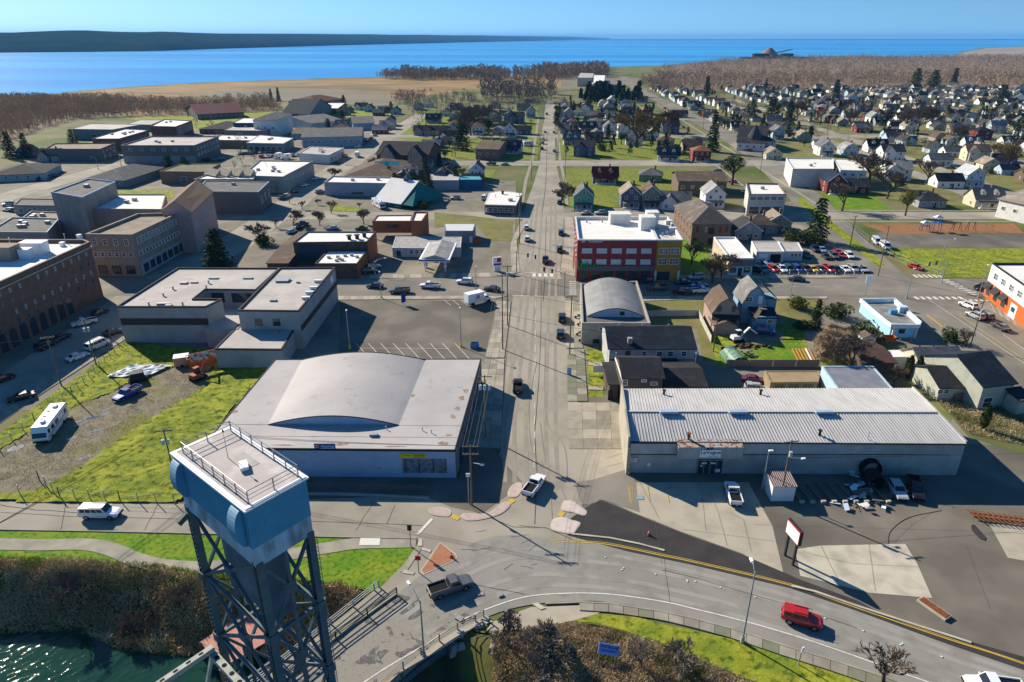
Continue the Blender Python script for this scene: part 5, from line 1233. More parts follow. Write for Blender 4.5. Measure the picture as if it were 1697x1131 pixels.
r,w,d=lonhouse('carport','long sloping brown canopy roof beside the dark brown office',(440,437),(478,437),403,3.0,1.2,M_dkbr,SH_BR,cat='canopy')
# white-roofed drive-through
wr,fwr=block('white_roof_shop','dark glass-fronted shop with broad white roof left of the main avenue',[(803,339),(855,340.5),(865,320),(828,317),(811,320)],4.0,flat((.10,.10,.10)),M_roofw,cat='shop',par=.05,rim=M_trim)
win_row(wr,fwr,0,1.9,5,1.6,2,.1,.06);panel(wr,fwr,0,.02,.09,.8,2.8,flat((.6,.7,.75)),'pale_panel',.1)
roofpipe(wr,(833,322),4,1.2,.5,M_dark);roofpipe(wr,(821,327),4,1,.12);roofbox(wr,(846,333),4,(1.8,1.6,.8),M_steel)
# ------------------------------------------------------------------ lift bridge: tower, deck, railings
M_bsteel=mat('blue_grey_bridge_steel',(.055,.10,.13),.6,col2=(.10,.14,.15),scale=.7,detail=8,lo=.42,hi=.7,col3=(.13,.085,.055),scale3=1.6,lo3=.58,hi3=.68,spec=.25)
M_bclad=mat('blue_steel_cladding',(.06,.26,.44),.55,col2=(.05,.22,.38),scale=.6,detail=6,spec=.4)
M_bpale=mat('pale_blue_steel',(.30,.45,.55),.5)
M_skirt=mat('stained_concrete_skirt',(.34,.46,.58),.85,col2=(.17,.22,.27),scale=.8,detail=9,lo=.42,hi=.62,stretch=(1,1,.35),col3=(.30,.36,.42),scale3=.5)
M_cw=mat('counterweight_concrete',(.09,.12,.165),.9,col2=(.15,.18,.22),scale=.5,detail=9,stretch=(1,1,.3))
M_troof=mat('tower_roof_membrane',(.44,.39,.375),.85,col2=(.36,.315,.30),scale=.35,detail=8,lo=.42,hi=.7,col3=(.56,.52,.50),scale3=.5,lo3=.52,hi3=.72)
F_,R_c,L_c,T_=Vector((-19.75,41.15,0)),Vector((-16.35,45.4,0)),Vector((-28.75,48.9,0)),Vector((-25.35,53.15,0))
ctr=(F_+T_)/2;TW=thing('lift_bridge_tower','tall blue-headed steel lift bridge tower with railed roof over the river','bridge tower',(ctr.x,ctr.y,0))
F_,R_c,L_c,T_=[p-ctr for p in(F_,R_c,L_c,T_)];ZT,ZB,ZS=32.0,28.3,26.4
corn=[F_,R_c,T_,L_c]
def ins(k):return inset([(p.x,p.y)for p in corn],k)
b=MB();q=ins(.06);n=4;vs=[(*p,ZB)for p in q]+[(*p,ZT-.12)for p in q];b.add(vs,[(i,(i+1)%4,4+(i+1)%4,4+i)for i in range(4)]+[(3,2,1,0)]);b.build('head_cladding',M_bclad,TW)
b=MB()
for i in range(4):
 a,c=Vector(q[i]),Vector(q[(i+1)%4]);L=(c-a).length;m=int(L/.22)
 for k in range(1,m):p=a.lerp(c,k/m);b.box((p.x,p.y,(ZB+ZT)/2-.06),(.05,.05,ZT-ZB-.14),math.atan2((c-a).y,(c-a).x))
b.build('cladding_rib',M_bclad,TW,kind='stuff')
b=MB();b.prism(ins(-.12),ZT-.12,ZT+.02);b.build('roof_slab',M_trim,TW)
b=MB();b.prism(ins(.35),ZT+.02,ZT+.05);b.build('roof',M_troof,TW)
b=MB();o1,o2=ins(.02),ins(.32)
for i in range(4):j=(i+1)%4;b.add([(*o1[i],ZT+.08),(*o1[j],ZT+.08),(*o2[j],ZT+.08),(*o2[i],ZT+.08)],[(0,1,2,3)]);b.add([(*o2[i],ZT+.08),(*o2[j],ZT+.08),(*o2[j],ZT),(*o2[i],ZT)],[(0,1,2,3)]);b.add([(*o1[i],ZT),(*o1[j],ZT),(*o1[j],ZT+.08),(*o1[i],ZT+.08)],[(0,1,2,3)])
b.build('roof_kerb',M_wsign,TW)
b=MB();q2=ins(.10);vs=[(*p,ZS)for p in q2]+[(*p,ZB+.02)for p in q2];b.add(vs,[(i,(i+1)%4,4+(i+1)%4,4+i)for i in range(4)]+[(3,2,1,0)]);b.build('skirt',M_skirt,TW)
# railing set in from the roof edge
e1=(L_c-F_).normalized();e2=(R_c-F_).normalized()
def rp(s,t):return F_+(L_c-F_)*s+(R_c-F_)*t
rc=[rp(.05,.12),rp(.05,.93),rp(.93,.93),rp(.93,.12)];nposts=[2,6,2,6]
for i in range(4):
 a,c=rc[i],rc[(i+1)%4]
 for z in(.35,.7,1.1):b=MB();b.tube((a.x,a.y,ZT+z),(c.x,c.y,ZT+z),.028 if z<1 else .035,n=5);b.build('rail',M_steel,TW)
 for k in range(nposts[i]):p=a.lerp(c,k/nposts[i]);b=MB();b.box((p.x,p.y,ZT+.57),(.08,.08,1.1));b.build('railing_post',M_steel,TW)
p=rp(.42,.52);b=MB();b.box((p.x,p.y,ZT+.3),(1.2,.65,.3),math.atan2(e1.y,e1.x)-.4);b.build('roof_hatch',M_wsign,TW)
p=rp(.62,.50);b=MB();b.tube((p.x,p.y,ZT),(p.x,p.y,ZT+2.6),.035,.02);b.build('antenna_mast',M_steel,TW);b=MB();b.tube((p.x,p.y,ZT+2.55),(p.x,p.y,ZT+2.8),.09,.05,n=8);b.build('red_beacon',M_redp,TW)
p=rp(.5,.66);b=MB();b.box((p.x,p.y,ZT+.06),(2.6,.9,.02),math.atan2(e1.y,e1.x));b.build('roof_patch',M_roofg,TW)
# sheave covers on the river face
nrm=-e2
for s in(.06,.86):
 b=MB();w2=1.15;c0=F_+(L_c-F_)*s;m=12;pr=[]
 for i in range(m+1):t=math.pi*i/m;pr.append((.75*math.sin(t),ZB+1.72+1.72*math.cos(t)))
 for i in range(m):
  (d0,z0),(d1,z1)=pr[i],pr[i+1];A=c0+nrm*d0;B2=c0+nrm*d1;A2=A+e1*w2;B3=B2+e1*w2
  b.add([(A.x,A.y,z0),(B2.x,B2.y,z1),(B3.x,B3.y,z1),(A2.x,A2.y,z0)],[(0,1,2,3)],1 if i<6 else 0,True)
 for off,fl in((0,1),(w2,-1)):
  vs=[tuple((c0+nrm*d+e1*off).xy)+(z,)for d,z in pr];b.add(vs,[tuple(range(m+1))[::fl]])
 b.build('sheave_cover',[M_bclad,M_bpale],TW)
# legs, bracing, gussets
zs=[26.4,18.8,11.2,3.6,-4.0]
qs=[Vector((*p,0))for p in ins(.35)]
for p in qs:
 b=MB();a=math.atan2(e1.y,e1.x)
 for s in(-1,1):b.box((p.x+e1.x*s*.29,p.y+e1.y*s*.29,11),(.10,.60,31.5),a)
 b.box((p.x,p.y,11),(.5,.08,31.5),a);b.build('leg',M_bsteel,TW)
for i in range(4):
 a,c=qs[i],qs[(i+1)%4];narrow=i in(0,2)
 for z0,z1 in zip(zs,zs[1:]):
  for A,B_,za,zb in((a,c,z0,z1),(c,a,z0,z1)):b=MB();b.bar((A.x,A.y,za),(B_.x,B_.y,zb),.27,.24);b.build('diagonal_brace',M_bsteel,TW)
  b=MB();b.bar((a.x,a.y,z1),(c.x,c.y,z1),.28,.34);b.build('cross_beam',M_bsteel,TW)
  m=(a+c)/2;zm=(z0+z1)/2;ang=math.atan2((c-a).y,(c-a).x)
  b=MB();b.box((m.x,m.y,zm),(.95 if narrow else 1.15,.40,1.05),ang);b.build('gusset_plate',M_bsteel,TW)
  for p in(a,c):b=MB();b.box((p.x,p.y,z1),(.95,.72,.95),ang);b.build('gusset_plate',M_bsteel,TW)
 if narrow:m=(a+c)/2;b=MB();b.box((m.x,m.y,11),(.30,.34,31),math.atan2((c-a).y,(c-a).x));b.build('centre_post',M_bsteel,TW)
b=MB();m=(F_+T_)/2;b.box((m.x,m.y,22.4),(7.6,2.0,8.6),math.atan2(e1.y,e1.x));cwt=b.build('counterweight',M_cw,TW)
b=MB();m=rp(.98,.1);b.bar((m.x,m.y,26),(m.x+nrm.x*1.4,m.y+nrm.y*1.4,25.2),.3,.5);b.build('bracket',M_bsteel,TW)
for i,s in enumerate((.25,.5,.75)):p=rp(s,.5);b=MB();b.tube((p.x,p.y,26.5),(p.x,p.y,22),.12,n=6);b.build('lifting_cable',M_under,TW)
q=qs[1]+e2*.55
for s in(-.22,.22):b=MB();b.bar((q.x+e1.x*s,q.y+e1.y*s,-3),(q.x+e1.x*s,q.y+e1.y*s,26),.05,.05);b.build('ladder_rail',M_steel,TW)
b=MB()
for k in range(70):z=-2.8+k*.41;b.bar((q.x-e1.x*.22,q.y-e1.y*.22,z),(q.x+e1.x*.22,q.y+e1.y*.22,z),.035,.035)
b.build('ladder_rung',M_steel,TW,kind='stuff')
b=MB()
for p in qs:
 for k in range(60):
  for s in(-1,1):z=-3.5+k*.5;b.box((p.x-e2.x*.39+e1.x*s*.3,p.y-e2.y*.39+e1.y*s*.3,z),(.06,.06,.06))
b.build('rivet',M_bsteel,TW,kind='stuff')
# lift span parts that show at the lower left, held 10 m up
D=-e2
sp=thing('lift_span','pale perforated steel beams of the raised bridge span at the tower foot','bridge span',(ctr.x,ctr.y,0));A=L_c+nrm*.4
M_span=mat('pale_span_steel',(.42,.43,.38),.7,col2=(.30,.31,.28),scale=1.2)
b=MB();b.bar((A.x,A.y,9.9),(A.x+D.x*22,A.y+D.y*22,9.9),.55,.55);b.build('top_chord',M_span,sp)
for k in range(16):q=A+D*(1.2+k*1.25);b=MB();b.box((q.x,q.y,10.18),(.42,.2,.04),math.atan2(D.y,D.x));b.build('chord_hole',M_under,sp)
A2,B2=L_c+nrm*.6,F_+nrm*.6;b=MB();b.bar((A2.x,A2.y,9.3),(B2.x,B2.y,9.3),.7,.5);b.build('portal_beam',M_span,sp)
for k in range(8):q=A2.lerp(B2,(k+.7)/8.5);b=MB();b.tube((q.x,q.y,9.54),(q.x,q.y,9.58),.24,n=10);b.build('portal_hole',M_under,sp)
b=MB();b.bar((A.x,A.y,2.2),(A.x+D.x*22,A.y+D.y*22,2.2),.5,.6);b.build('bottom_chord',M_span,sp)
for k in range(4):q0=A+D*(k*5.5);q1=A+D*(k*5.5+2.75);q2_=A+D*(k*5.5+5.5);b=MB();b.bar((q0.x,q0.y,9.9),(q1.x,q1.y,2.2),.3,.3);b.build('web_member',M_span,sp);b=MB();b.bar((q1.x,q1.y,2.2),(q2_.x,q2_.y,9.9),.3,.3);b.build('web_member',M_span,sp)

# bridge deck on the approach -----------------------------------------------------
br=thing('approach_bridge','concrete approach bridge with steel railings running under the lift tower','bridge',P(640,1060));o=br.location
Dv=Vector((-.594,-.804,0));lft=[P(628,976),P(621,982),P(550,1039)];lft.append(lft[-1]+Dv*55)
rgt=[P(800,1026),P(787,1035),P(757,1048),P(727,1067),P(697,1089),P(667,1113)];rgt.append(rgt[-1]+Dv*48)
rl=lambda L,z=None:[(p.x-o.x,p.y-o.y)for p in L]
b=MB();b.prism(rl(lft)+rl(rgt)[::-1],-1.3,.085);b.build('deck',mat('deck_surface',(.25,.23,.195),.92,col2=(.10,.10,.098),scale=.35,detail=4,lo=.56,hi=.575,dist=1.5,col3=(.20,.185,.16),scale3=1.8),br)
cl_,cr_=[P(658,987),P(557,1060)],[P(787,1041),P(727,1080),P(640,1131)];cl_.append(cl_[-1]+Dv*54);cr_.append(cr_[-1]+Dv*50)
def raised(nm,A,B_,z1,m):b=MB();b.prism(rl(A)+rl(B_)[::-1],.05,z1);return b.build(nm,m,br)
raised('walkway',lft,cl_,.30,M_concg);raised('walkway',rgt,cr_,.26,M_conc)
def railing(pts,h,m,parent,step=3.0,rails=(.45,.8,1.15),r=.05,base=.26,post=.14):
 o=parent.location;L=[Vector((p.x-o.x,p.y-o.y,0))for p in pts]
 for z in rails:
  b=MB()
  for a,c in zip(L,L[1:]):b.tube((a.x,a.y,base+z),(c.x,c.y,base+z),r,n=5)
  b.build('rail',m,parent)
 for a,c in zip(L,L[1:]):
  n=max(1,int((c-a).length/step))
  for k in range(n+(1 if c==L[-1]else 0)):p=a.lerp(c,k/n);b=MB();b.box((p.x,p.y,base+h/2),(post,post,h));b.build('post',m,parent)
railing(lft,1.2,M_steel,br,3.4);railing([p+Vector((.1,.1,0))for p in rgt],1.2,M_concg,br,3.2)
railing(cl_,1.0,M_dark,br,3.4,(.4,.75,1.0),.06)
b=MB()
for L in(lft[1:],rgt[1:]):
 for a,c in zip(L,L[1:]):b.bar((a.x-o.x,a.y-o.y,-1.4),(c.x-o.x,c.y-o.y,-1.4),.5,1.0)
b.build('edge_girder',M_bsteel,br,kind='stuff')
# pink fender platform
pf=thing('pier_platform','pink painted timber platform round the tower foot over the water','platform',P(390,1050,-2.5));o=pf.location
c4=[P(332,1064,-2.5),P(418,1006,-2.5),P(445,1062,-2.5),P(366,1108,-2.5)];M_pinkd=mat('pink_deck',(.50,.24,.19),.85,col2=(.42,.20,.16),scale=1.2)
for k in range(22):
 a,d2=k/22,(k+.93)/22;q=[c4[0].lerp(c4[1],a),c4[0].lerp(c4[1],d2),c4[3].lerp(c4[2],d2),c4[3].lerp(c4[2],a)];b=MB();b.prism([(p.x-o.x,p.y-o.y)for p in q],-.12,.03*(k%3)*.5);b.build('plank',M_pinkd,pf)
for q in c4:b=MB();b.tube((q.x-o.x,q.y-o.y,-5),(q.x-o.x,q.y-o.y,-.1),.25,n=8);b.build('pile',M_wood,pf)
pr=thing('bridge_pier','pale concrete pier standing in the river beneath the lift tower','pier',(ctr.x,ctr.y,0));b=MB();b.prism(ins(-1.0),-6,-3.0);b.build('footing',M_conc,pr);b=MB();b.prism(ins(-.2),-3,-1.6);b.build('cap',M_concw,pr)

# ------------------------------------------------------------------ kerbs, islands, markings, pavements
def mark(pts,w,m=M_white,z=.034,name='road_marking'):return band(name,PL(pts),w,z,m)
def smark(pts,w,m=M_white,z=.034):return band('road_marking',smooth(PL(pts),5),w,z,m)
smark([(912,898),(960,900),(1010,904),(1097,922),(1150,933),(1309,971),(1415,1007),(1560,1057),(1697,1102),(1900,1184)],.16,M_yel)
smark([(912,896),(960,897.6),(1010,901.5),(1097,919.5),(1150,930.5),(1309,968.5),(1415,1004.5),(1560,1054.5),(1697,1099.5)],.10,M_yel)
smark([(560,1166),(598,1136),(640,1108),(702,1071),(752,1037),(798,1014),(868,991),(939,984.5),(1010,986),(1097,998),(1150,1010),(1238,1032),(1330,1059),(1415,1088),(1504,1120),(1600,1153)],.17,M_white)
for x,y in[(1003,925),(1033,943),(1086,953),(1138,963),(1152,965),(1194,975),(1251,991),(1367,1026),(1430,1047),(1495,1068),(1139,965),(1492,1070),(1560,1090),(1030,946)]:p=P(x,y);b=MB();b.box((p.x,p.y,.155),(.15,.15,.04));b.build('lane_marker',M_wsign,None,kind='structure')
for i,y in enumerate(range(500,800,24)):mark([(888+(y-500)*-.010,y),(888+(y-500)*-.012,y+12)],.12)
mark([(1000,0.1+489),(1001,490)],.1)
mark([(849,490.5),(900,492)],.3);mark([(692,887),(716,861)],.45);mark([(872,452.5),(890,452.5)],.35)
for k in range(4):x=885+k*9.6;mark([(x,454),(x+.3,459.5)],1.0)
for k in range(7):mark([(943,468+k*3.4),(955,468+k*3.4)],.55)
for k in range(8):x=1515+k*10.5;mark([(x,492.5),(x+7,497)],.9)
for k in range(6):x=1513+k*8.2;y=456+k*.2;mark([(x,456),(x+8,461)],.8)
for k in range(8):mark([(1560+k*7.2,465+k*3.4),(1574+k*7.2,465+k*3.4)],.8)
for k in range(5):mark([(1598+k*9,497+k*.2),(1602+k*9,500)],.7)
def vline(x0,y0,ya,yb):return[(on_line(x0,y0,ya),ya),(on_line(x0,y0,yb),yb)]
mark([(1591,524),(1697,596.5),(1850,702)],.2,M_yel);mark([(1588,523),(1600,523)],.2,M_yel);mark([(1540,498),(1640,565),(1760,645)],.12);mark([(1662,555),(1697,580)],.12)
mark([(1536,523),(1547,531),(1562,543)],.45,M_yel);mark([(1440,478.5),(1500,478.5)],.1)
for x in range(1100,1430,26):mark([(x,476.3),(x+10,476.3)],.12)
for x in(1310,1345):mark([(x,476),(x+12,476)],.12)
for k in range(9):x=590+k*20.5;mark([(x,570),(x+24,596)],.12)
mark([(590,578),(745,578.5)],.1);
for k in range(3):mark([(736+k*14,498),(747+k*14,507)],.12)
for k in range(6):mark([(1042,806+k*5),(1046,811+k*5)],.08,M_yel)
mark([(1040,806),(1047,834)],.10,M_yel);mark([(1048,806),(1050,834)],.06,M_yel);mark([(1073,806),(1077,832)],.10,M_yel);mark([(1106,820),(1109,834)],.10,M_yel)
for k in range(7):mark([(1001+k*.5,690+k*14),(1032,674+k*15.5)],.07,M_yel)
ground('shoulder',[(838,1022),(880,1007),(960,1004),(1000,1012),(990,1018),(950,1029),(900,1041),(850,1045),(806,1046),(815,1032)],M_conc,.0145)
ground('road_edge',[(936,655),(950,660),(964,672),(968,745),(972,800),(1000,832),(955,838),(938,760)],M_asph_l,.0165)
ground('disabled_bay_paint',[(1056,822),(1066,822),(1067,829),(1055,829)],mat('faded_blue_paint',(.22,.30,.36),.8),.034)
# tar seams, tyre tracks worn in the road
rr=random.Random(21)
M_joint=mat('joint_dirt',(.13,.115,.09),.9)
def seam(pts,w=.09,m=M_tar,j=2.0):
 q=[]
 for(x0,y0),(x1,y1)in zip(pts,pts[1:]):
  for k in range(5):t=k/5;q.append((x0+(x1-x0)*t+rr.uniform(-j,j)*.5,y0+(y1-y0)*t+rr.uniform(-j,j)*.3))
 band('crack_seal',PL(q+[pts[-1]]),w,.032,m)
seam([(897,470),(896,560),(892,640),(886,720),(890,790),(886,870)],.07,j=.6);seam([(905,360),(903,460),(900,500)],.12,j=.5);seam([(907,225),(905,300),(899,350)],.16,j=.5)
seam([(0,850),(120,857),(330,862),(560,866),(700,872)],.06);seam([(0,838),(60,846),(150,852)],.07);seam([(860,872),(905,876),(960,900)],.06,j=1)
seam([(760,820),(790,850),(850,874),(905,876)],.06);seam([(100,884),(110,832)],.05);seam([(240,880),(262,836)],.05);seam([(590,880),(620,830)],.05);seam([(640,870),(655,838)],.05)
seam([(1097,946),(1150,958),(1240,985),(1309,1004),(1420,1042)],.06,j=1);seam([(870,985),(810,975),(780,968)],.07);seam([(1100,925),(1110,1000)],.04)
for k in range(10):a=(830+rr.uniform(-70,60),905+rr.uniform(-25,40));seam([a,(a[0]+rr.uniform(10,35),a[1]+rr.uniform(-14,6))],.05,j=3)
for pts in[[(1097,940),(1084,862)],[(1170,880),(1160,800)],[(1245,915),(1232,862),(1210,850)],[(1130,878),(1240,892),(1300,900)],[(1170,800),(1190,850),(1205,905)],[(1060,800),(1092,860)],[(1330,915),(1410,935),(1520,940)],[(1360,905),(1390,965)],[(1440,903),(1450,980)],[(1250,870),(1300,872),(1400,874),(1600,880),(1697,885)],[(1480,900),(1510,870),(1560,840)],[(1600,905),(1640,1010)]]:seam(pts,.035,j=1,m=M_joint)
M_wear=mat('polished_wheel_track',(.275,.262,.235),.8,col2=(.21,.20,.178),scale=.25,detail=6,lo=.45,hi=.6);M_worn2=mat('dark_wheel_track',(.235,.213,.175),.88,col2=(.27,.245,.20),scale=.3,detail=8,lo=.45,hi=.6)
for f in(.22,.36,.62,.78):
 pts=[CU[min(len(CU)-1,int(t*(len(CU)-1)))].lerp(CLo[min(len(CLo)-1,int(t*(len(CLo)-1)))],f)for t in[i/30 for i in range(3,31)]];band('wheel_track',pts,.75,.027,M_wear)
for dx in(-5.2,-3.5,2.2,4.0,-1.4):band('wheel_track',[P(886,800)+Vector((dx*.9,0,0)),P(884,700)+Vector((dx,0,0)),P(892,560)+Vector((dx,0,0)),P(898,470)+Vector((dx,0,0)),P(905,330)+Vector((dx,0,0))],.7,.0225,M_worn2)
smark([(945,845),(925,800),(905,770),(895,700)],.16,M_asph_c,.030);smark([(915,860),(908,800),(880,740),(878,660),(890,600)],.14,M_asph_c,.030);smark([(940,800),(935,740),(905,690),(903,560)],.12,M_asph_c,.030)
smark([(1470,902),(1475,880),(1505,858),(1560,846)],.18,M_asph_d,.030)
ground('oil_stain',[(1609,872),(1614,870),(1634,892),(1632,897),(1622,893),(1610,880)],M_fresh,.032)
def island(px,m=M_pink,h=.14,name='traffic_island',kerb=True):
 pts=smooth(PL(px+[px[0]]),4)[:-1]if kerb else PL(px);q=[(p.x,p.y)for p in pts]
 if area(q)<0:q=q[::-1]
 b=MB();b.prism(q,0,h);o=b.build(name,M_concw,None,kind='structure');b=MB();b.prism(inset(q,.16),h,h+.015);b.build('paving',m,o);return o
island([(707,848),(712,844),(728,842),(742,844),(748,850),(744,857),(730,857),(715,854)])
island([(762,858),(770,852),(795,853),(812,850),(830,835),(842,834),(845,840),(830,853),(800,862),(775,864)])
island([(841,818),(846,808),(856,801),(865,803),(863,816),(855,825),(843,825)])
island([(929,842),(934,832),(948,831),(960,840),(972,848),(968,856),(950,851),(932,848)],mat('pale_pink_concrete',(.55,.47,.43),.9,col2=(.48,.40,.37),scale=1))
island([(912,874),(916,862),(930,858),(948,863),(962,868),(956,879),(948,886),(930,884),(916,880)],MATS['pale_pink_concrete'])
for a,c in(((748,856),(761,861)),((843,835),(851,829)),((927,857),(933,849))):mark([a,c],.9,M_yel)
ti=island([(697,947),(728,901),(733,902),(756,920),(758,926),(750,932),(702,954)],mat('brick_red_paving',(.36,.16,.09),.9,col2=(.30,.135,.08),scale=1.5),.12,kerb=False)
for pts in[[(662,948),(690,906),(700,908),(672,951)]]:ground('kerb_ramp',pts,M_concg,.036)
for c4 in[[(694,894),(700,894),(700,906),(692,906)],[(700,909),(715,913),(713,917),(698,912)],[(669,945),(688,949),(685,954),(667,951)],[(639,981),(660,985),(656,990),(636,986)],[(881,1002),(890,1000),(905,1009),(896,1012)],[(797,1029),(808,1026),(817,1032),(807,1036)]]:ground('tactile_panel',c4,M_concw,.040)
ground('new_slab',[(598,891.5),(631,891.5),(629,905),(595,905)],mat('new_concrete',(.60,.58,.54),.9),.040)
# kerbs
def kerb(px,w=.18,h=.15,m=M_concw,name='kerb'):
 L,Rr=ribbon(PL(px),w);b=MB()
 for i in range(len(L)-1):b.prism([Rr[i],Rr[i+1],L[i+1],L[i]],0,h)
 return b.build(name,m,None,kind='structure')
kerb([(0,879),(150,881.5),(310,885),(520,890.5),(690,894)],.15,.16,M_concg);kerb([(948,886.5),(1010,893),(1060,903),(1101,914)],.3,.2);kerb([(1312,973),(1350,982),(1420,1006),(1500,1032),(1609,1067)],.32,.22)
lo=[(904,1002),(960,999.5),(1010,1001.5),(1097,1015),(1150,1027),(1215,1044),(1291,1069),(1370,1093),(1451,1119),(1560,1155)]
kerb(lo,.25,.2,M_concg);
# pavement laid in separate slabs
def slabs(name,left,right,n,m,cols=1,h=.16,z0=0.0,gap=.04):
 """pavement of n rows x cols slabs between two survey lines"""
 par=bpy.data.objects.new(name,None);COL.objects.link(par);par['kind']='structure'
 A,B_=PL(left),PL(right)
 def at(L,t):
  ls=[(b-a).length for a,b in zip(L,L[1:])];s=t*sum(ls)
  for a,b,l in zip(L,L[1:],ls):
   if s<=l or b is L[-1]:return a.lerp(b,min(1,s/l))
   s-=l
 r_=random.Random(n)
 for i in range(n):
  for c in range(cols):
   g=gap/2;q=[]
   for ti,tc in((i,c),(i,c+1),(i+1,c+1),(i+1,c)):a,b=at(A,ti/n),at(B_,ti/n);q.append(a.lerp(b,tc/cols))
   cc=sum(q,Vector())/4;q=[p+(cc-p).normalized()*gap for p in q];hh=h+r_.uniform(-.008,.008)
   b=MB();b.prism([(p.x,p.y)for p in q],z0,hh);b.build('paving_slab',m[r_.randrange(len(m))]if isinstance(m,list)else m,par)
 return par
M_sl2=mat('concrete_slab_b',(.27,.245,.20),.9,col2=(.21,.19,.155),scale=.5,detail=8);M_sl3=mat('concrete_slab_c',(.33,.30,.245),.9,col2=(.25,.23,.19),scale=.5,detail=8)
M_gsl=mat('mossy_slab',(.15,.165,.105),.9,col2=(.20,.19,.14),scale=.7,detail=8)
slabs('pavement',[(803,594),(818,545),(822,500)],[(836,594),(842,545),(847,500)],13,[M_conc,M_sl2,M_sl3],3)
slabs('pavement',[(771,740),(787,650),(803,596)],[(829,745),(834,650),(836,596)],14,[M_conc,M_sl2,M_sl3],3)
slabs('pavement',[(940,666),(940,580)],[(974,666),(968,580)],9,[M_gsl,M_concg],2);slabs('pavement',[(938,578),(937,500)],[(966,578),(962,500)],8,[M_sl2,M_conc],2)
slabs('pavement',[(943,745),(941,668)],[(1038,745),(1034,668)],5,[M_conc,M_sl3,M_sl2],4,h=.10)
slabs('pavement',[(560,498),(820,496)],[(560,491.5),(840,491.5)],26,[M_conc,M_sl3],1)
slabs('pavement',[(1000,608),(975,606)],[(1000,602),(975,600)],4,[M_conc],1);slabs('pavement',[(1000,648),(975,647)],[(1000,642),(975,641)],4,[M_conc],1)
slabs('pavement',lo[1:],[(960,1013),(1010,1016),(1097,1029),(1150,1042),(1215,1060),(1291,1086),(1370,1111),(1451,1139),(1560,1177)][:9],22,[M_concg,M_gsl,M_sl2],1)
slabs('pavement',[(862,452),(856,400),(874,366)],[(848,455),(846,405),(862,368)],16,[M_conc,M_sl3],1);slabs('pavement',[(928,452),(936,400),(936,360)],[(953,460),(953,400),(950,362)],14,[M_sl3,M_conc],1)
slabs('pavement',[(565,462),(700,461.5),(850,459)],[(565,456),(700,455),(850,452)],30,[M_conc,M_sl2],1,h=.12)
slabs('pavement',[(960,462),(1260,462),(1420,461)],[(960,457),(1260,458),(1405,457)],36,[M_sl2,M_conc],1);slabs('pavement',[(1060,492),(1160,492),(1370,492)],[(1060,500),(1160,497),(1372,496)],24,[M_conc,M_sl2],1)
slabs('pavement',[(1640,512),(1697,548)],[(1632,498),(1697,540)],10,[M_conc,M_sl2],1)
slabs('pavement',[(-40,720),(60,660),(210,562)],[(-60,700),(45,646),(196,553)],26,[M_concg,M_sl2],1)
# river-street guard rail
gr=thing('guard_rail','reddish brown pipe guard rail along the street in front of the flooring store','railing',P(610,815));railing(PL([(470,810),(515,812),(610,814),(706,817)]),1.2,mat('red_brown_rail',(.16,.10,.09),.7),gr,2.1,(.5,.8,1.15),.05,.1,.08)
rw=thing('retaining_wall','low dark retaining wall below the reddish guard rail','wall',P(610,822));b=MB();o=rw.location
for a,c in zip(PL([(470,820),(590,822),(712,828)]),PL([(590,822),(712,828)])):b.bar((a.x-o.x,a.y-o.y,.2),(c.x-o.x,c.y-o.y,.2),.3,.5)
b.build('kerb_wall',M_plast,rw)
def cone(px,label):
 p=P(*px);t=thing('traffic_cone',label,'traffic cone',(p.x,p.y,.12));b=MB();b.tube((0,0,.04),(0,0,.85),.2,.04,n=12);b.build('cone_body',mat('cone_orange',(.75,.10,.02),.5),t);b=MB();b.box((0,0,.03),(.5,.5,.06));b.build('cone_base',M_dark,t);b=MB();b.tube((0,0,.45),(0,0,.6),.135,.105,n=12,cap=False);b.build('white_collar',M_wsign,t)
cone((1075,888),'orange traffic cone on the fresh black asphalt drive');cone((748,925),'orange traffic cone on the brick-red triangular island');cone((121,697),'orange traffic cone beside the white motorhome')
# ------------------------------------------------------------------ vehicles
def car2(kind,col,tail,nose,label,**k):
 a,b=P(*tail,.6),P(*nose,.6);c=(a+b)/2;ang=math.degrees(math.atan2(b.y-a.y,b.x-a.x))
 return car(kind,col,None,ang,label,pt=c,z=k.pop('z',.1),**k)
car2('pickup','grey',(715,984),(777,963),'dark grey pickup truck with empty bed driving round the curve beside the bridge')
car2('canopy','white',(136,851),(199,851),'white pickup with canopy driving along the street above the park path')
car2('pickup','white',(874,821),(897,791),'white pickup truck turning beside the pale pink traffic islands')
car2('pickup','black',(858,655),(858,627),'black pickup truck driving away along the main avenue')
car2('jeep','red',(1301,1019),(1357,1034),'red boxy off-road car driving on the curved road')
car2('pickup','white',(1222,842),(1208,798),'white pickup truck with black bed parked before the warehouse entrance')
car2('wagon','silver',(1477,796),(1498,830),'silver estate car parked in the warehouse shade')
car2('pickup','black',(1512,796),(1522,826),'black pickup parked in shade beside the silver estate car')
car2('pickup','white',(1674,1143),(1620,1136),'white pickup truck cut off by the bottom right corner')
car2('pickup','blue',(238,640),(184,668),'bright blue pickup truck parked on the muddy vacant lot')
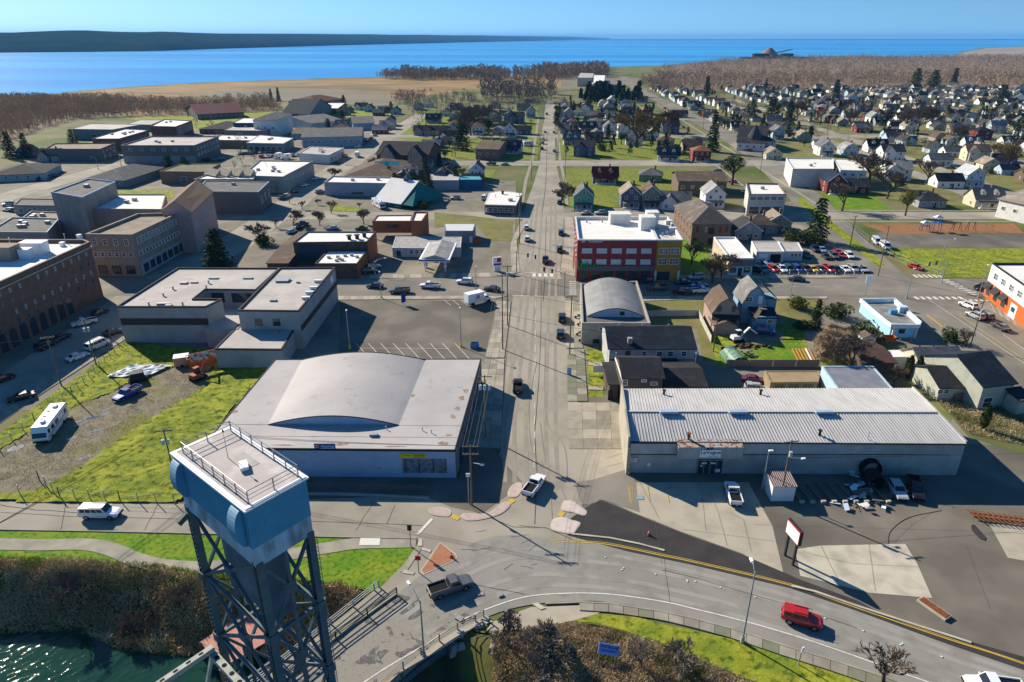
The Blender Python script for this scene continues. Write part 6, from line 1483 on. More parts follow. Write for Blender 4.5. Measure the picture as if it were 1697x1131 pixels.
for k,(kd,cl,a,b_,lb)in enumerate([
 ('pickup','white',(160,531),(119,540),'white pickup truck on the shaded street by the brick hotel'),('van','white',(147,580),(176,567),'white passenger van parked at the hotel street kerb'),('sedan','white',(114,597),(144,586),'white saloon parked behind the white van'),
 ('sedan','black',(52,654),(17,663),'black saloon in the shade of the hotel street'),('sedan','dark red',(-8,632),(14,624),'dark red car cut off by the left edge'),
 ('sedan','dark blue',(85,567),(118,552),'dark blue car parked along the hotel wall'),('suv','charcoal',(60,580),(92,566),'charcoal car parked behind the dark blue one by the hotel'),('sedan','charcoal',(180,553),(198,548),'dark car nearest the grey U-shaped building'),
 ('sedan','black',(150,524),(180,512),'black car in deep shade near the hotel corner')]):car2(kd,cl,a,b_,lb)
car2('sedan','charcoal',(636,474),(606,474),'dark saloon leftmost on the crossing street');car2('pickup','grey',(680,482),(644,483),'grey pickup truck behind the dark saloon on the crossing street')
car2('pickup','white',(727,475),(698,474),'white pickup truck on the crossing street below the gas station');car2('suv','white',(783,468),(757,467),'white sport utility car on the crossing street before the main avenue');car2('sedan','black',(828,480),(802,478),'black saloon waiting at the crossing beside the box truck')
car2('pickup','black',(904,438),(904,426),'black pickup truck crossing towards the camera north of the junction')
car2('suv','white',(874,400),(873,393),'white car lower of the pair parked left of the avenue');car2('suv','white',(873,382),(872,374),'white car upper of the pair parked left of the avenue');car2('suv','dark blue',(930,391),(930,382),'dark blue car on the avenue above the red store');car2('suv','charcoal',(928,420),(927,409),'dark car parked beside the red store corner')
car2('suv','black',(932,535),(931,520),'black car parked by the club hall, farther of two');car2('suv','charcoal',(929,563),(929,546),'charcoal car parked by the club hall, nearer of two')
car2('suv','silver',(1166,459),(1140,461),'silver car parked in front of the mustard building');car2('pickup','grey',(1108,477),(1071,478),'grey pickup parked in shade behind the club hall');car2('sedan','black',(1142,468),(1120,469),'black saloon in shade beside the grey pickup');car2('suv','dark blue',(1077,466),(1058,467),'dark blue car in the shade of the red store')
car2('suv','black',(1141,485),(1117,483),'black car at the kerb left of the white pickup');car2('pickup','white',(1150,483),(1174,482),'white pickup at the kerb above the pink gambrel house');car2('sedan','blue',(1168,473),(1147,474),'blue saloon driving past the pink gambrel house');car2('suv','white',(1044,461),(1022,462),'white car parked before the red store windows')
car2('sedan','charcoal',(1331,463),(1308,462),'dark green-grey saloon driving past the car lot fence');car2('suv','blue',(1253,548),(1281,551),'blue car parked in the yard behind the gambrel houses')
car2('suv','white',(1617,512),(1592,502),'white car first in the queue at the east crossing');car2('suv','silver',(1630,530),(1602,518),'silver car second in the queue at the east crossing');car2('suv','grey',(1640,528),(1624,520),'grey car in the far lane of the east queue');car2('sedan','charcoal',(1670,548),(1647,536),'dark saloon last in the queue at the east crossing')
car2('sedan','red',(1508,440),(1528,446),'red coupe beside the ball field verge');car2('pickup','black',(1617,480),(1640,474),'black pickup beside the orange and white building');car2('van','white',(1447,396),(1458,407),'white van parked by the playground, farther of two');car2('van','white',(1460,404),(1474,414),'white van parked by the playground, nearer of two')
car2('sedan','dark red',(1235,628),(1263,631),'dark red and black car parked in the shaded alley behind the warehouse');car2('suv','silver',(1244,644),(1264,646),'pale car half hidden by the warehouse roof')
# used-car lot
front=['dark blue','red','white','green','blue','charcoal','yellow','charcoal','red','black','white','silver','light blue']
back=['dark blue','light blue','black','grey','red','red','white']
for k,c in enumerate(front):
 x=1268+k*13.2;lb={1:'leftmost red car in the front row of the used-car lot',2:'white pickup in the front row of the used-car lot',6:'yellow car in the front row of the used-car lot',8:'right-hand red car in the front row of the used-car lot',10:'white car near the right end of the front lot row',0:'dark blue car at the left end of the front lot row',3:'dark green car in the front row right of the white pickup',4:'blue car in the front lot row left of a dark one',5:'charcoal car just left of the yellow car',7:'charcoal car just right of the yellow car',9:'black car just right of the front row red car',11:'silver car second from the right in the front row',12:'pale blue car at the right end of the front row'}[k]
 car2(['sedan','suv','pickup','suv','suv','suv','sedan','sedan','pickup','sedan','sedan','suv','sedan'][k],c,(x-9,441),(x+9,452),lb,group='cars for sale on the lot')
for k,c in enumerate(back):
 x=[1350,1362,1368,1381,1388,1394,1407][k];y=[413,414,425,424,418,423,424][k]
 car2(['suv','sedan','sedan','pickup','sedan','sedan','suv'][k],c,(x-6,y-5),(x+7,y+6),['dark blue','light blue','black','grey','farther red','nearer red','white'][k]+' car in the back row beside the dealer office',group='cars for sale on the lot')
car2('sedan','light blue',(1262,432),(1282,440),'light blue car behind the front row at the lot left end',group='cars for sale on the lot');car2('suv','grey',(1330,420),(1342,428),'grey car beside the dealer office corner',group='cars for sale on the lot');car2('suv','black',(1250,446),(1268,452),'black car beside the cream shop wall',group='cars for sale on the lot')
car2('sedan','silver',(1424,443),(1436,450),'silver car at the right end of the lot by the pole',group='cars for sale on the lot')
for k,(kd,cl,a,b_,lb)in enumerate([('sedan','light blue',(566,378),(536,379),'pale blue saloon parked above the dark brown office'),('sedan','green',(609,378),(588,379),'dark green saloon beside the orange office'),('suv','silver',(608,445),(631,441),'silver car beside the orange side wall'),('suv','charcoal',(602,451),(626,450),'dark car beside the silver one by the orange wall'),
 ('sedan','white',(530,296),(518,297),'white saloon parked up the west street'),('sedan','white',(498,309),(512,306),'white saloon on the west street by the blue hall'),('sedan','dark red',(480,320),(494,317),'dark red car in the west street row'),('suv','white',(469,328),(484,322),'white car in the west street row'),('suv','grey',(462,330),(476,327),'grey car nearest in the west street row'),('suv','charcoal',(526,320),(536,318),'dark car beside the long pale blue building'),
 ('sedan','black',(565,269.5),(550,270),'pale car seen beyond the hipped clinic'),('suv','white',(660,286),(672,284),'white car by the flat pale shop'),('suv','silver',(760,328),(748,329),'silver car parked near the hedge strip'),('van','white',(800,333),(805,325),'white van beside the white-roofed shop'),
 ('suv','black',(752,272.5),(735,272.5),'black car leftmost parked below the big lawn'),('suv','charcoal',(796,272.5),(782,272.5),'charcoal car second parked below the big lawn'),('pickup','black',(822,272),(806,272),'black pickup third parked below the big lawn'),('sedan','silver',(843,272.5),(830,272.5),'silver saloon rightmost parked below the big lawn'),
 ('suv','white',(900,234),(901,228),'white car parked left of the far avenue'),('suv','black',(899,240),(900,235),'black car just nearer than the white one on the far avenue'),('suv','charcoal',(898,250),(899,244),'charcoal car on the left side of the far avenue'),('suv','silver',(919,254),(918,247),'silver car on the right side of the far avenue'),('suv','white',(918,222),(917.5,217),'white car coming down the far avenue'),('suv','white',(903,221),(903.5,217),'white car at the far avenue left kerb'),
 ('pickup','black',(906,192),(906,187),'black truck parked far up the avenue'),('suv','white',(919,172),(918.5,170),'white car at the far end of the avenue'),('sedan','silver',(948,225),(938,225),'silver saloon left of the pair by the corner house'),('sedan','white',(960,225),(951,225),'white saloon right of the pair by the corner house'),
 ('sedan','silver',(975,353),(965,354),'silver saloon left behind the red store'),('suv','silver',(1000,353),(990,353.5),'silver car right behind the red store'),('suv','black',(925,326),(927,318),'black car under the leafless tree on the avenue'),('suv','charcoal',(927,340),(928,332),'charcoal car below the leafless tree on the avenue'),
 ('sedan','white',(243,293),(230,295),'white car beside the low hipped office'),('suv','silver',(22,338),(5,340),'silver car at the left edge car park'),('sedan','red',(1246,250),(1236,249),'red car on the drive below the dark church'),('sedan','dark blue',(1244,246),(1234,246),'dark blue car beside the red car below the dark church')]):car2(kd,cl,a,b_,lb)
# car parks and street rows further off
rr=random.Random(5);cn_=0
colw=['white','silver','black','charcoal','grey','dark blue','red','light blue','white','tan']
ORD=['first','second','third','fourth','fifth','sixth','seventh','eighth','ninth','tenth','eleventh','twelfth','thirteenth','fourteenth','fifteenth','sixteenth','seventeenth','eighteenth','nineteenth','twentieth']
for(x0,y0,x1,y1,n,ang,where)in[(205,262,262,258,5,80,'before the large grey block'),(420,318,452,298,5,45,'along the blue shopfront kerb'),(330,268,372,266,4,80,'behind the weedy brown block'),(480,390,505,372,3,60,'by the plaza street trees'),(672,322,735,322,4,90,'below the cedar clump'),(395,257,470,252,9,80,'below the flat white workshop'),(430,262,500,259,7,80,'in the workshop front row'),(5,300,60,296,4,85,'below the low offices at left'),(60,300,95,292,4,120,'beside the low offices at far left'),
 (590,248,640,214,7,70,'along the far west street'),(1098,178,1135,215,6,100,'along the far east avenue'),(1130,240,1250,330,5,130,'along the left kerb of the east avenue'),(10,350,60,356,5,175,'in the yard behind the theatre'),(555,255,575,262,3,80,'beside the timbered building'),(1480,262,1640,292,6,5,'in the far right streets'),(1370,250,1690,225,9,5,'in the far right quarter'),(1210,195,1390,205,6,5,'beyond the dark church'),(660,284,705,284,4,0,'behind the flat grey shop by the cedars')]:
 for k in range(n):
  t=(k+.5)/n;c=rr.choice(colw);kd=rr.choice(['sedan','suv','hatch','pickup','wagon']);p=P(x0+(x1-x0)*t,y0+(y1-y0)*t)
  car(kd,c,None,ang+rr.uniform(-4,4)+(180 if rr.random()<.4 else 0),'%s %s, %s from left %s'%(c,{'pickup':'pickup','suv':'tall car','sedan':'saloon','hatch':'hatchback','wagon':'estate car'}[kd],ORD[k],where),pt=p,detail=0,group='cars parked '+where)

# motorhome, box truck, trailer, dumpster, diggers -------------------------------------------------
def motorhome(label,a,b_,L=9.5,name='motorhome'):
 pa,pb=P(*a,1),P(*b_,1);c=(pa+pb)/2;L=L or(pb-pa).length;r=thing(name,label,name,(c.x,c.y,.05),math.atan2(pb.y-pa.y,pb.x-pa.x));h=L/2;W=1.25
 b=MB();pr=[(-h,.45),(h-.2,.45),(h,1.1),(h-.35,2.1),(h-.9,3.0),(-h+.1,3.1),(-h,2.9)];n=len(pr)
 vs=[(x,-W,z)for x,z in pr]+[(x,W,z)for x,z in pr];b.add(vs,[tuple(range(n)),tuple(range(2*n-1,n-1,-1))]+[(i,n+i,n+(i+1)%n,(i+1)%n)for i in range(n)]);b.build('body',paint('white',CP['white']),r)
 b=MB();f=lambda t,y:(h-.02-.34*t,y,1.15+.92*t);b.add([f(.1,-W*.9),f(.1,W*.9),f(1.0,W*.9),f(1.0,-W*.9)],[(0,1,2,3)]);b.v=[(x+.03,y,z+.02)for x,y,z in b.v];b.build('windscreen',M_cglass,r)
 for s in(-1,1):
  for x,w2 in((h-1.1,.7),(h-2.7,1.0),(h-4.5,1.2),(-h+1.2,.8)):b=MB();b.box((x,s*(W+.01),2.0),(w2,.04,.75));b.build('window',M_cglass,r)
  b=MB();b.bar((-h+.2,s*(W+.012),1.5),(h-3.5,s*(W+.012),1.35),.03,.12);b.bar((h-3.5,s*(W+.012),1.35),(h-.6,s*(W+.012),1.0),.03,.16);b.build('dark_stripe',paint('dark blue',CP['dark blue']),r)
  for x in(h-1.8,-h*.45):b=MB();b.tube((x,s*(W-.25),.42),(x,s*(W+.01),.42),.42,n=14);b.build('wheel',M_tyre,r)
  b=MB();b.box((h-.03,s*.85,.85),(.1,.35,.2));b.build('headlight',M_lampw,r)
 b=MB();b.box((h+.0,0,.55),(.2,2.3,.22));b.build('bumper',M_under,r)
 for x in(h-2.4,-h+1.6):b=MB();b.box((x,.1,3.25),(.9,.7,.3),top=.8);b.build('air_conditioner',M_wsign,r)
 for x in(h-3.6,h-4.6,-h+3):b=MB();b.box((x,-.5,3.14),(.35,.35,.12));b.build('roof_vent',M_steel,r)
 return r
motorhome('white motorhome with dark side stripe parked on the vacant lot',(105,680),(62,735))
def boxtruck(label,a,b_,sc=1.0,name='box_truck'):
 pa,pb=P(*a,1),P(*b_,1);c=(pa+pb)/2;r=thing(name,label,'truck',(c.x,c.y,.1),math.atan2(pb.y-pa.y,pb.x-pa.x));r.scale=(sc,)*3
 b=MB();b.box((-1.1,0,2.1),(4.9,2.3,2.4));b.build('cargo_box',M_wsign,r);b=MB();hull(b,[(1.5,.9,1.0,.5,1.5,.95,1.9),(2.2,.9,1.0,.5,1.5,.9,2.15),(2.6,.9,1.0,.5,1.3,.88,2.1),(3.1,.85,.98,.5,1.1,.85,1.35),(3.7,.8,.9,.55,1.0,.75,1.15)]);b.build('cab',paint('white',CP['white']),r)
 b=MB();b.add([(2.72,-.82,1.98),(2.72,.82,1.98),(3.1,.82,1.42),(3.1,-.82,1.42)],[(3,2,1,0)]);b.build('windscreen',M_cglass,r)
 for s in(-1,1):
  b=MB();b.box((2.2,s*.98,1.65),(.8,.05,.45));b.build('side_window',M_cglass,r)
  for x in(2.9,-1.9):b=MB();b.tube((x,s*.75,.42),(x,s*1.06,.42),.42,n=12);b.build('wheel',M_tyre,r)
 b=MB();b.box((0,0,.7),(6.5,.9,.25));b.build('chassis',M_under,r)
 b=MB()
 for s in(-1,1):b.box((-.6,s*1.165,2.3),(1.1,.02,.9));b.box((-.6,s*1.165,1.7),(2.2,.02,.12))
 b.build('grey_logo',M_plast,r,kind='stuff');return r
boxtruck('white box truck parked at the corner of the empty parking lot',(772,502),(811,493));boxtruck('white box truck in the workshop car park',(484,260),(463,263),.9);boxtruck('white delivery truck on the far west street',(588,262),(597,253),.9);boxtruck('long white truck with orange cab in the workshop yard',(468,258),(452,262),.9)
r=motorhome('white bus parked beside the teal-roofed church',(616,333),(640,347),10.5,'bus')
for q in[((722,235),(747,235),'white caravan on the grass behind the timbered building'),((787,252),(806,252),'white caravan parked below the brown apartment block'),((869,240),(880,239),'white camper trailer beside the navy-roofed house')]:motorhome(q[2],q[0],q[1],7.5,'caravan')
# utility trailer with dark load behind the blue pickup, blue tarpaulin
tl=thing('utility_trailer','small trailer with a dark covered load behind the blue pickup','trailer',P(229,633),R(28));b=MB();b.box((0,0,.6),(3.4,1.9,.2));b.build('bed',M_under,tl);b=MB();b.box((0,0,1.4),(2.9,1.8,1.5),top=.8);b.build('covered_load',M_dark,tl)
for s in(-1,1):b=MB();b.tube((0,s*.9,.35),(0,s*1.1,.35),.35,n=10);b.build('wheel',M_tyre,tl)
b=MB();b.bar((1.7,0,.5),(2.9,0,.5),.1,.1);b.build('drawbar',M_under,tl)
tp_=P(232,618);b=MB();nn=14;vs=[]
for j in range(nn):
 for i in range(nn):
  a=(i/(nn-1)-.5)*8.5;c=(j/(nn-1)-.5)*5.5;vs.append((a+rr.uniform(-.15,.15)+c*.5,c+rr.uniform(-.15,.15),.42+rr.uniform(0,.32)))
b.add(vs,[(j*nn+i,j*nn+i+1,(j+1)*nn+i+1,(j+1)*nn+i)for j in range(nn-1)for i in range(nn-1)]);t=b.build('tarpaulin',mat('blue_white_tarp',(.28,.40,.50),.45,col2=(.55,.60,.64),scale=1.3,detail=7,col3=(.35,.33,.28),scale3=.5),None,(tp_.x,tp_.y,0));tag(t,'crumpled pale blue tarpaulin spread on the grass under the trailer','tarpaulin')
def skip(label,px,L,W,h,m,rz,name='dumpster',ribs=8,load=None):
 p=P(*px);r=thing(name,label,'dumpster' if name=='dumpster' else 'container',(p.x,p.y,.1),R(rz));b=MB();t=.12
 b.box((0,0,.2),(L,W,.2))
 for s in(-1,1):b.box((0,s*W/2,h/2),(L,t,h));b.box((s*L/2,0,h/2),(t,W-t,h))
 b.build('bin',m,r)
 for s in(-1,1):
  for k in range(ribs):b=MB();b.box((-L/2+(k+.5)*L/ribs,s*(W/2+.1),h/2),(.12,.12,h));b.build('side_rib',m,r)
 if load:b=MB();b.box((0,0,h*.75),(L*.9,W*.85,.3));b.build('load',load,r)
 return r
M_orc=mat('orange_steel',(.50,.13,.03),.6,col2=(.36,.10,.03),scale=1.2)
skip('long orange-red ribbed roll-off container by the grey annex',(338,604),6.2,2.4,2.3,M_orc,32,ribs=11,load=M_wood);lean=thing('propped_panel','perforated rusty-white panel propped on the orange container','panel',P(338,596,2.4),R(32));b=MB();b.box((0,0,.8),(5,.1,1.6));o_=b.build('sheet',mat('rust_white_sheet',(.55,.50,.45),.8,col2=(.40,.14,.05),scale=1.5,lo=.5,hi=.55),lean);o_.rotation_euler=(R(-25),0,0)
wbx=thing('box_trailer','small white and orange box trailer left of the orange container','trailer',P(303,606),R(20));b=MB();b.box((0,0,1.3),(2.9,2.2,1.9));b.build('body',mat('salmon_panel',(.60,.30,.20),.6),wbx);b=MB();b.box((0,0,2.28),(3,2.3,.08));b.build('roof',M_wsign,wbx);b=MB();b.box((-1.47,0,1.3),(.04,2.1,1.8));b.build('end_door',M_wsign,wbx)
for s in(-1,1):b=MB();b.tube((0,s*.95,.35),(0,s*1.15,.35),.35,n=10);b.build('wheel',M_tyre,wbx)
skip('orange skip beside the blue drive-in',(1473,566),2.4,1.6,1.2,M_orc,0,ribs=0);skip('blue rubbish skip in the parking lot corner',(787,577),1.8,1.2,1.2,paint('blue bin',(.03,.14,.3)),0,ribs=0);skip('orange skip behind the gas station',(791,403),2.4,1.6,1.3,M_orc,0,ribs=0);skip('orange tub under the outside stair',(1261,535),2,1.4,.9,M_orc,10,ribs=0)
def digger(label,px,rz,m,reach=4.5):
 p=P(*px);r=thing('excavator',label,'excavator',(p.x,p.y,.1),R(rz))
 for s in(-1,1):b=MB();b.box((0,s*.8,.35),(2.6,.42,.6));b.build('track',M_tyre,r)
 b=MB();b.box((-.4,0,1.05),(2.0,1.7,.8),top=.9);b.build('engine_house',m,r);b=MB();b.box((.3,.35,1.9),(1.1,.9,1.2),top=.85);b.build('cab',M_cglass,r);b=MB();b.box((.3,.35,2.55),(1.15,.95,.08));b.build('cab_roof',m,r)
 b=MB();b.bar((.6,-.3,1.2),(reach*.55,-.3,3.2),.3,.35);b.build('boom',m,r);b=MB();b.bar((reach*.55,-.3,3.2),(reach,-.3,1.6),.25,.3);b.build('arm',m,r);b=MB();b.box((reach,-.3,1.2),(.8,.7,.6),top=.7);b.build('bucket',M_rust,r);b=MB();b.box((1.7,0,.35),(.12,1.9,.5));b.build('blade',m,r)
digger('small white excavator beside the dug earth in the yard',(1221,566),12,paint('white',CP['white']),4.6);digger('small orange-red excavator below the orange container',(328,630),60,mat('faded_red_machine',(.33,.08,.04),.6),3.6)
# earth heap, green tarp hut, firewood, timber
sp2=P(1246,576);b=MB();V=[]
for k in range(26):a=rr.uniform(0,6.28);d=rr.random()**.5;q=(sp2.x+math.cos(a)*d*4.2,sp2.y+math.sin(a)*d*1.4);s=rr.uniform(.5,1.2);b.box((q[0],q[1],s*.25),(s,s*.8,s*.6),a,top=.4)
tag(b.build('earth_heap',mat('dug_earth',(.075,.045,.025),.95,col2=(.11,.07,.04),scale=2),None),'dark brown heap of dug earth in front of the white excavator','earth heap',kind='stuff')
p=P(1219,602);hu=thing('tarpaulin_shelter','arched green tarpaulin shelter on the yard lawn','shelter',(p.x,p.y+1.4,0),R(6));b=MB();n=10
for i in range(n):a0,a1=math.pi*i/n,math.pi*(i+1)/n;b.add([(math.cos(a0)*2,-3.2,math.sin(a0)*2.2),(math.cos(a1)*2,-3.2,math.sin(a1)*2.2),(math.cos(a1)*2,3.2,math.sin(a1)*2.2),(math.cos(a0)*2,3.2,math.sin(a0)*2.2)],[(0,1,2,3)])
b.build('cover',mat('green_tarpaulin',(.06,.16,.09),.35,col2=(.20,.30,.24),scale=1.2,bump=.05),hu);b=MB();b.box((0,3.1,.95),(3.6,.1,1.9));b.build('back_wall',M_dark,hu)
fw_=thing('firewood_pile','heap of cut firewood beside the green shelter','firewood',P(1239,589,.1))
for k in range(30):b=MB();a=rr.uniform(0,3.1);x,y,z=rr.gauss(0,.9),rr.gauss(0,.6),rr.uniform(.1,.8);b.tube((x,y,z),(x+math.cos(a)*.5,y+math.sin(a)*.5,z),.16,n=6);b.build('log',M_concw if k%2 else M_wood,fw_)
tm=thing('timber_stack','long orange boards laid side by side on the lawn','timber',P(1330,590,.1))
for k in range(6):a,c=P(1313+k*5.5,578,.15)-tm.location,P(1327+k*5.5,605,.15)-tm.location;b=MB();b.bar(a,c,.28,.15);b.build('board',mat('orange_timber',(.45,.20,.05),.8)if k!=4 else M_wsign,tm)
# ------------------------------------------------------------------ downtown blocks to the left
dk=flat((.10,.10,.10));W_GREY=flat((.27,.27,.26));W_DK=flat((.14,.14,.135));W_TEAL=flat((.16,.22,.24));W_PB=flat((.30,.40,.44));W_BRN=flat((.21,.145,.10));W_PNK2=flat((.45,.30,.255));W_PURP=flat((.25,.19,.21))
ht,fh=block('brick_hotel','tall dark brick hotel with rows of windows and white roof at the left edge',[(-160,538),(148.6,401),(139,397),(-200,396)],15.2,M_brick,M_roofw,cat='hotel',par=.9,rim=flat((.12,.09,.075)),rw=.5)
W_FR=flat((.22,.20,.18))
for z in(12.6,10.0,7.5,5.2):win_row(ht,fh,0,z,17,1.0,1.35,.06,.02,1,W_FR,[M_glass,M_glass2][int(z*2)%2],skip=(3,9)if z>9 else(6,))
for k in range(9):
 a_,d_,L_,an=edge(fh,0);q=a_+d_*L_*(.30+.058*k);b=MB();pts=[(-1.1,0)]+[(math.cos(math.pi-i*math.pi/8)*1.1,3.2+math.sin(math.pi-i*math.pi/8)*1.1)for i in range(9)]+[(1.1,0)];b.add([(x,-.06,z+.2)for x,z in pts],[tuple(range(len(pts)))[::-1]]);b.build('arched_window',M_glass,ht,(q.x,q.y,0),rot=an)
panel(ht,fh,0,0,1,13.7,13.95,M_concw,'cornice',.35);panel(ht,fh,1,0,1,13.7,13.95,M_concw,'cornice',.35)
for q,s in[((60,420),(5.5,3,3)),((45,428),(2.5,2,2.4)),((6,430),(7,4,3.5)),((133,399),(1,1,1.6)),((104,408),(1,1,1))]:roofbox(ht,q,14.3,s,M_wsign if s[2]!=3.5 else M_brick2,'rooftop_plant')
roofpipe(ht,(20,414),14.3,3,.1);roofpipe(ht,(110,404),14.3,2.5,.1)
ac_,fa_=block('arcade_bank','three-storey tan brick bank with arched top windows beside the hotel',[(141,388),(219,389),(297,352.5),(228,354)],12.6,M_brick2,M_rooft,cat='bank',par=.8,rim=M_brick2,rw=.6)
panel(ac_,fa_,1,.02,.98,0,4.2,flat((.34,.36,.36)),'stone_front',.15)
for i,n in((0,4),(1,12)):win_row(ac_,fa_,i,10.3,n,1.3,1.9,.05,.05,3);win_row(ac_,fa_,i,6.6,n+2,1.3,1.4,.04,.04,1);win_row(ac_,fa_,i,2.0,n//2+1,2.4,2.4,.05,.05,2,M_dark,off=.15)
def simple(label,quad,h,wall,roof=M_roofw,name='building',cat='building',par=.4,rim=None,wins=(),vents=0,base=None):
 r,f=block(name,label,quad,h,wall,roof,cat=cat,par=par,rim=rim)
 for i,z,n,w,hh in wins:win_row(r,f,i,z,n,w,hh,.04,.04,1)
 if base:panel(r,f,0,.01,.99,0,h*.42,base,'ground_floor',.12)
 rr_=random.Random(label)
 for k in range(vents):t,u=rr_.uniform(.2,.8),rr_.uniform(.3,.7);x=f[0][0]+(f[1][0]-f[0][0])*t+(f[3][0]-f[0][0])*u;y=f[0][1]+(f[1][1]-f[0][1])*t+(f[3][1]-f[0][1])*u;b=MB();b.box((x,y,h-par+.5),(1.4,1.1,1.0));b.build('roof_vent',M_steel,r)
 return r,f
simple('tall windowless grey fly tower of the old theatre',[(84,318),(136,327),(191,301),(146,296)],17.5,mat('old_dark_render',(.20,.20,.185),.95,col2=(.28,.27,.25),scale=.5,detail=9,stretch=(1,1,.4)),M_roofd,'theatre_tower',vents=2,rim=M_bluegrey)
simple('theatre auditorium with big white roof between its tower and pink front',[(136,346),(268,347),(275,322),(194,322)],12.5,MATS['old_dark_render'],M_roofw,'auditorium','theatre',vents=2)
th,ft=simple('pink theatre front with brown tile roof',[(268,350),(316,352),(352,318),(306,312)],13.5,W_PNK2,M_rooft,'theatre','theatre',wins=((1,9,5,1,3.2),))
b=MB();q=inset(ft,-.4);c0=((q[0][0]+q[1][0])/2,(q[0][1]+q[1][1])/2);c1=((q[2][0]+q[3][0])/2,(q[2][1]+q[3][1])/2)
tri_plate(b,[(*q[0],13.5),(*c0,17),(*c1,17),(*q[3],13.5)]);tri_plate(b,[(*q[1],13.5),(*q[2],13.5),(*c1,17),(*c0,17)]);b.build('tile_roof',mat('brown_tile',(.16,.09,.055),.95,col2=(.24,.16,.11),scale=1.6,detail=9),th);b=MB();b.add([(*q[1],13.5),(*c0,17),(*q[0],13.5)],[(0,1,2)]);b.build('gable_wall',W_PNK2,th)
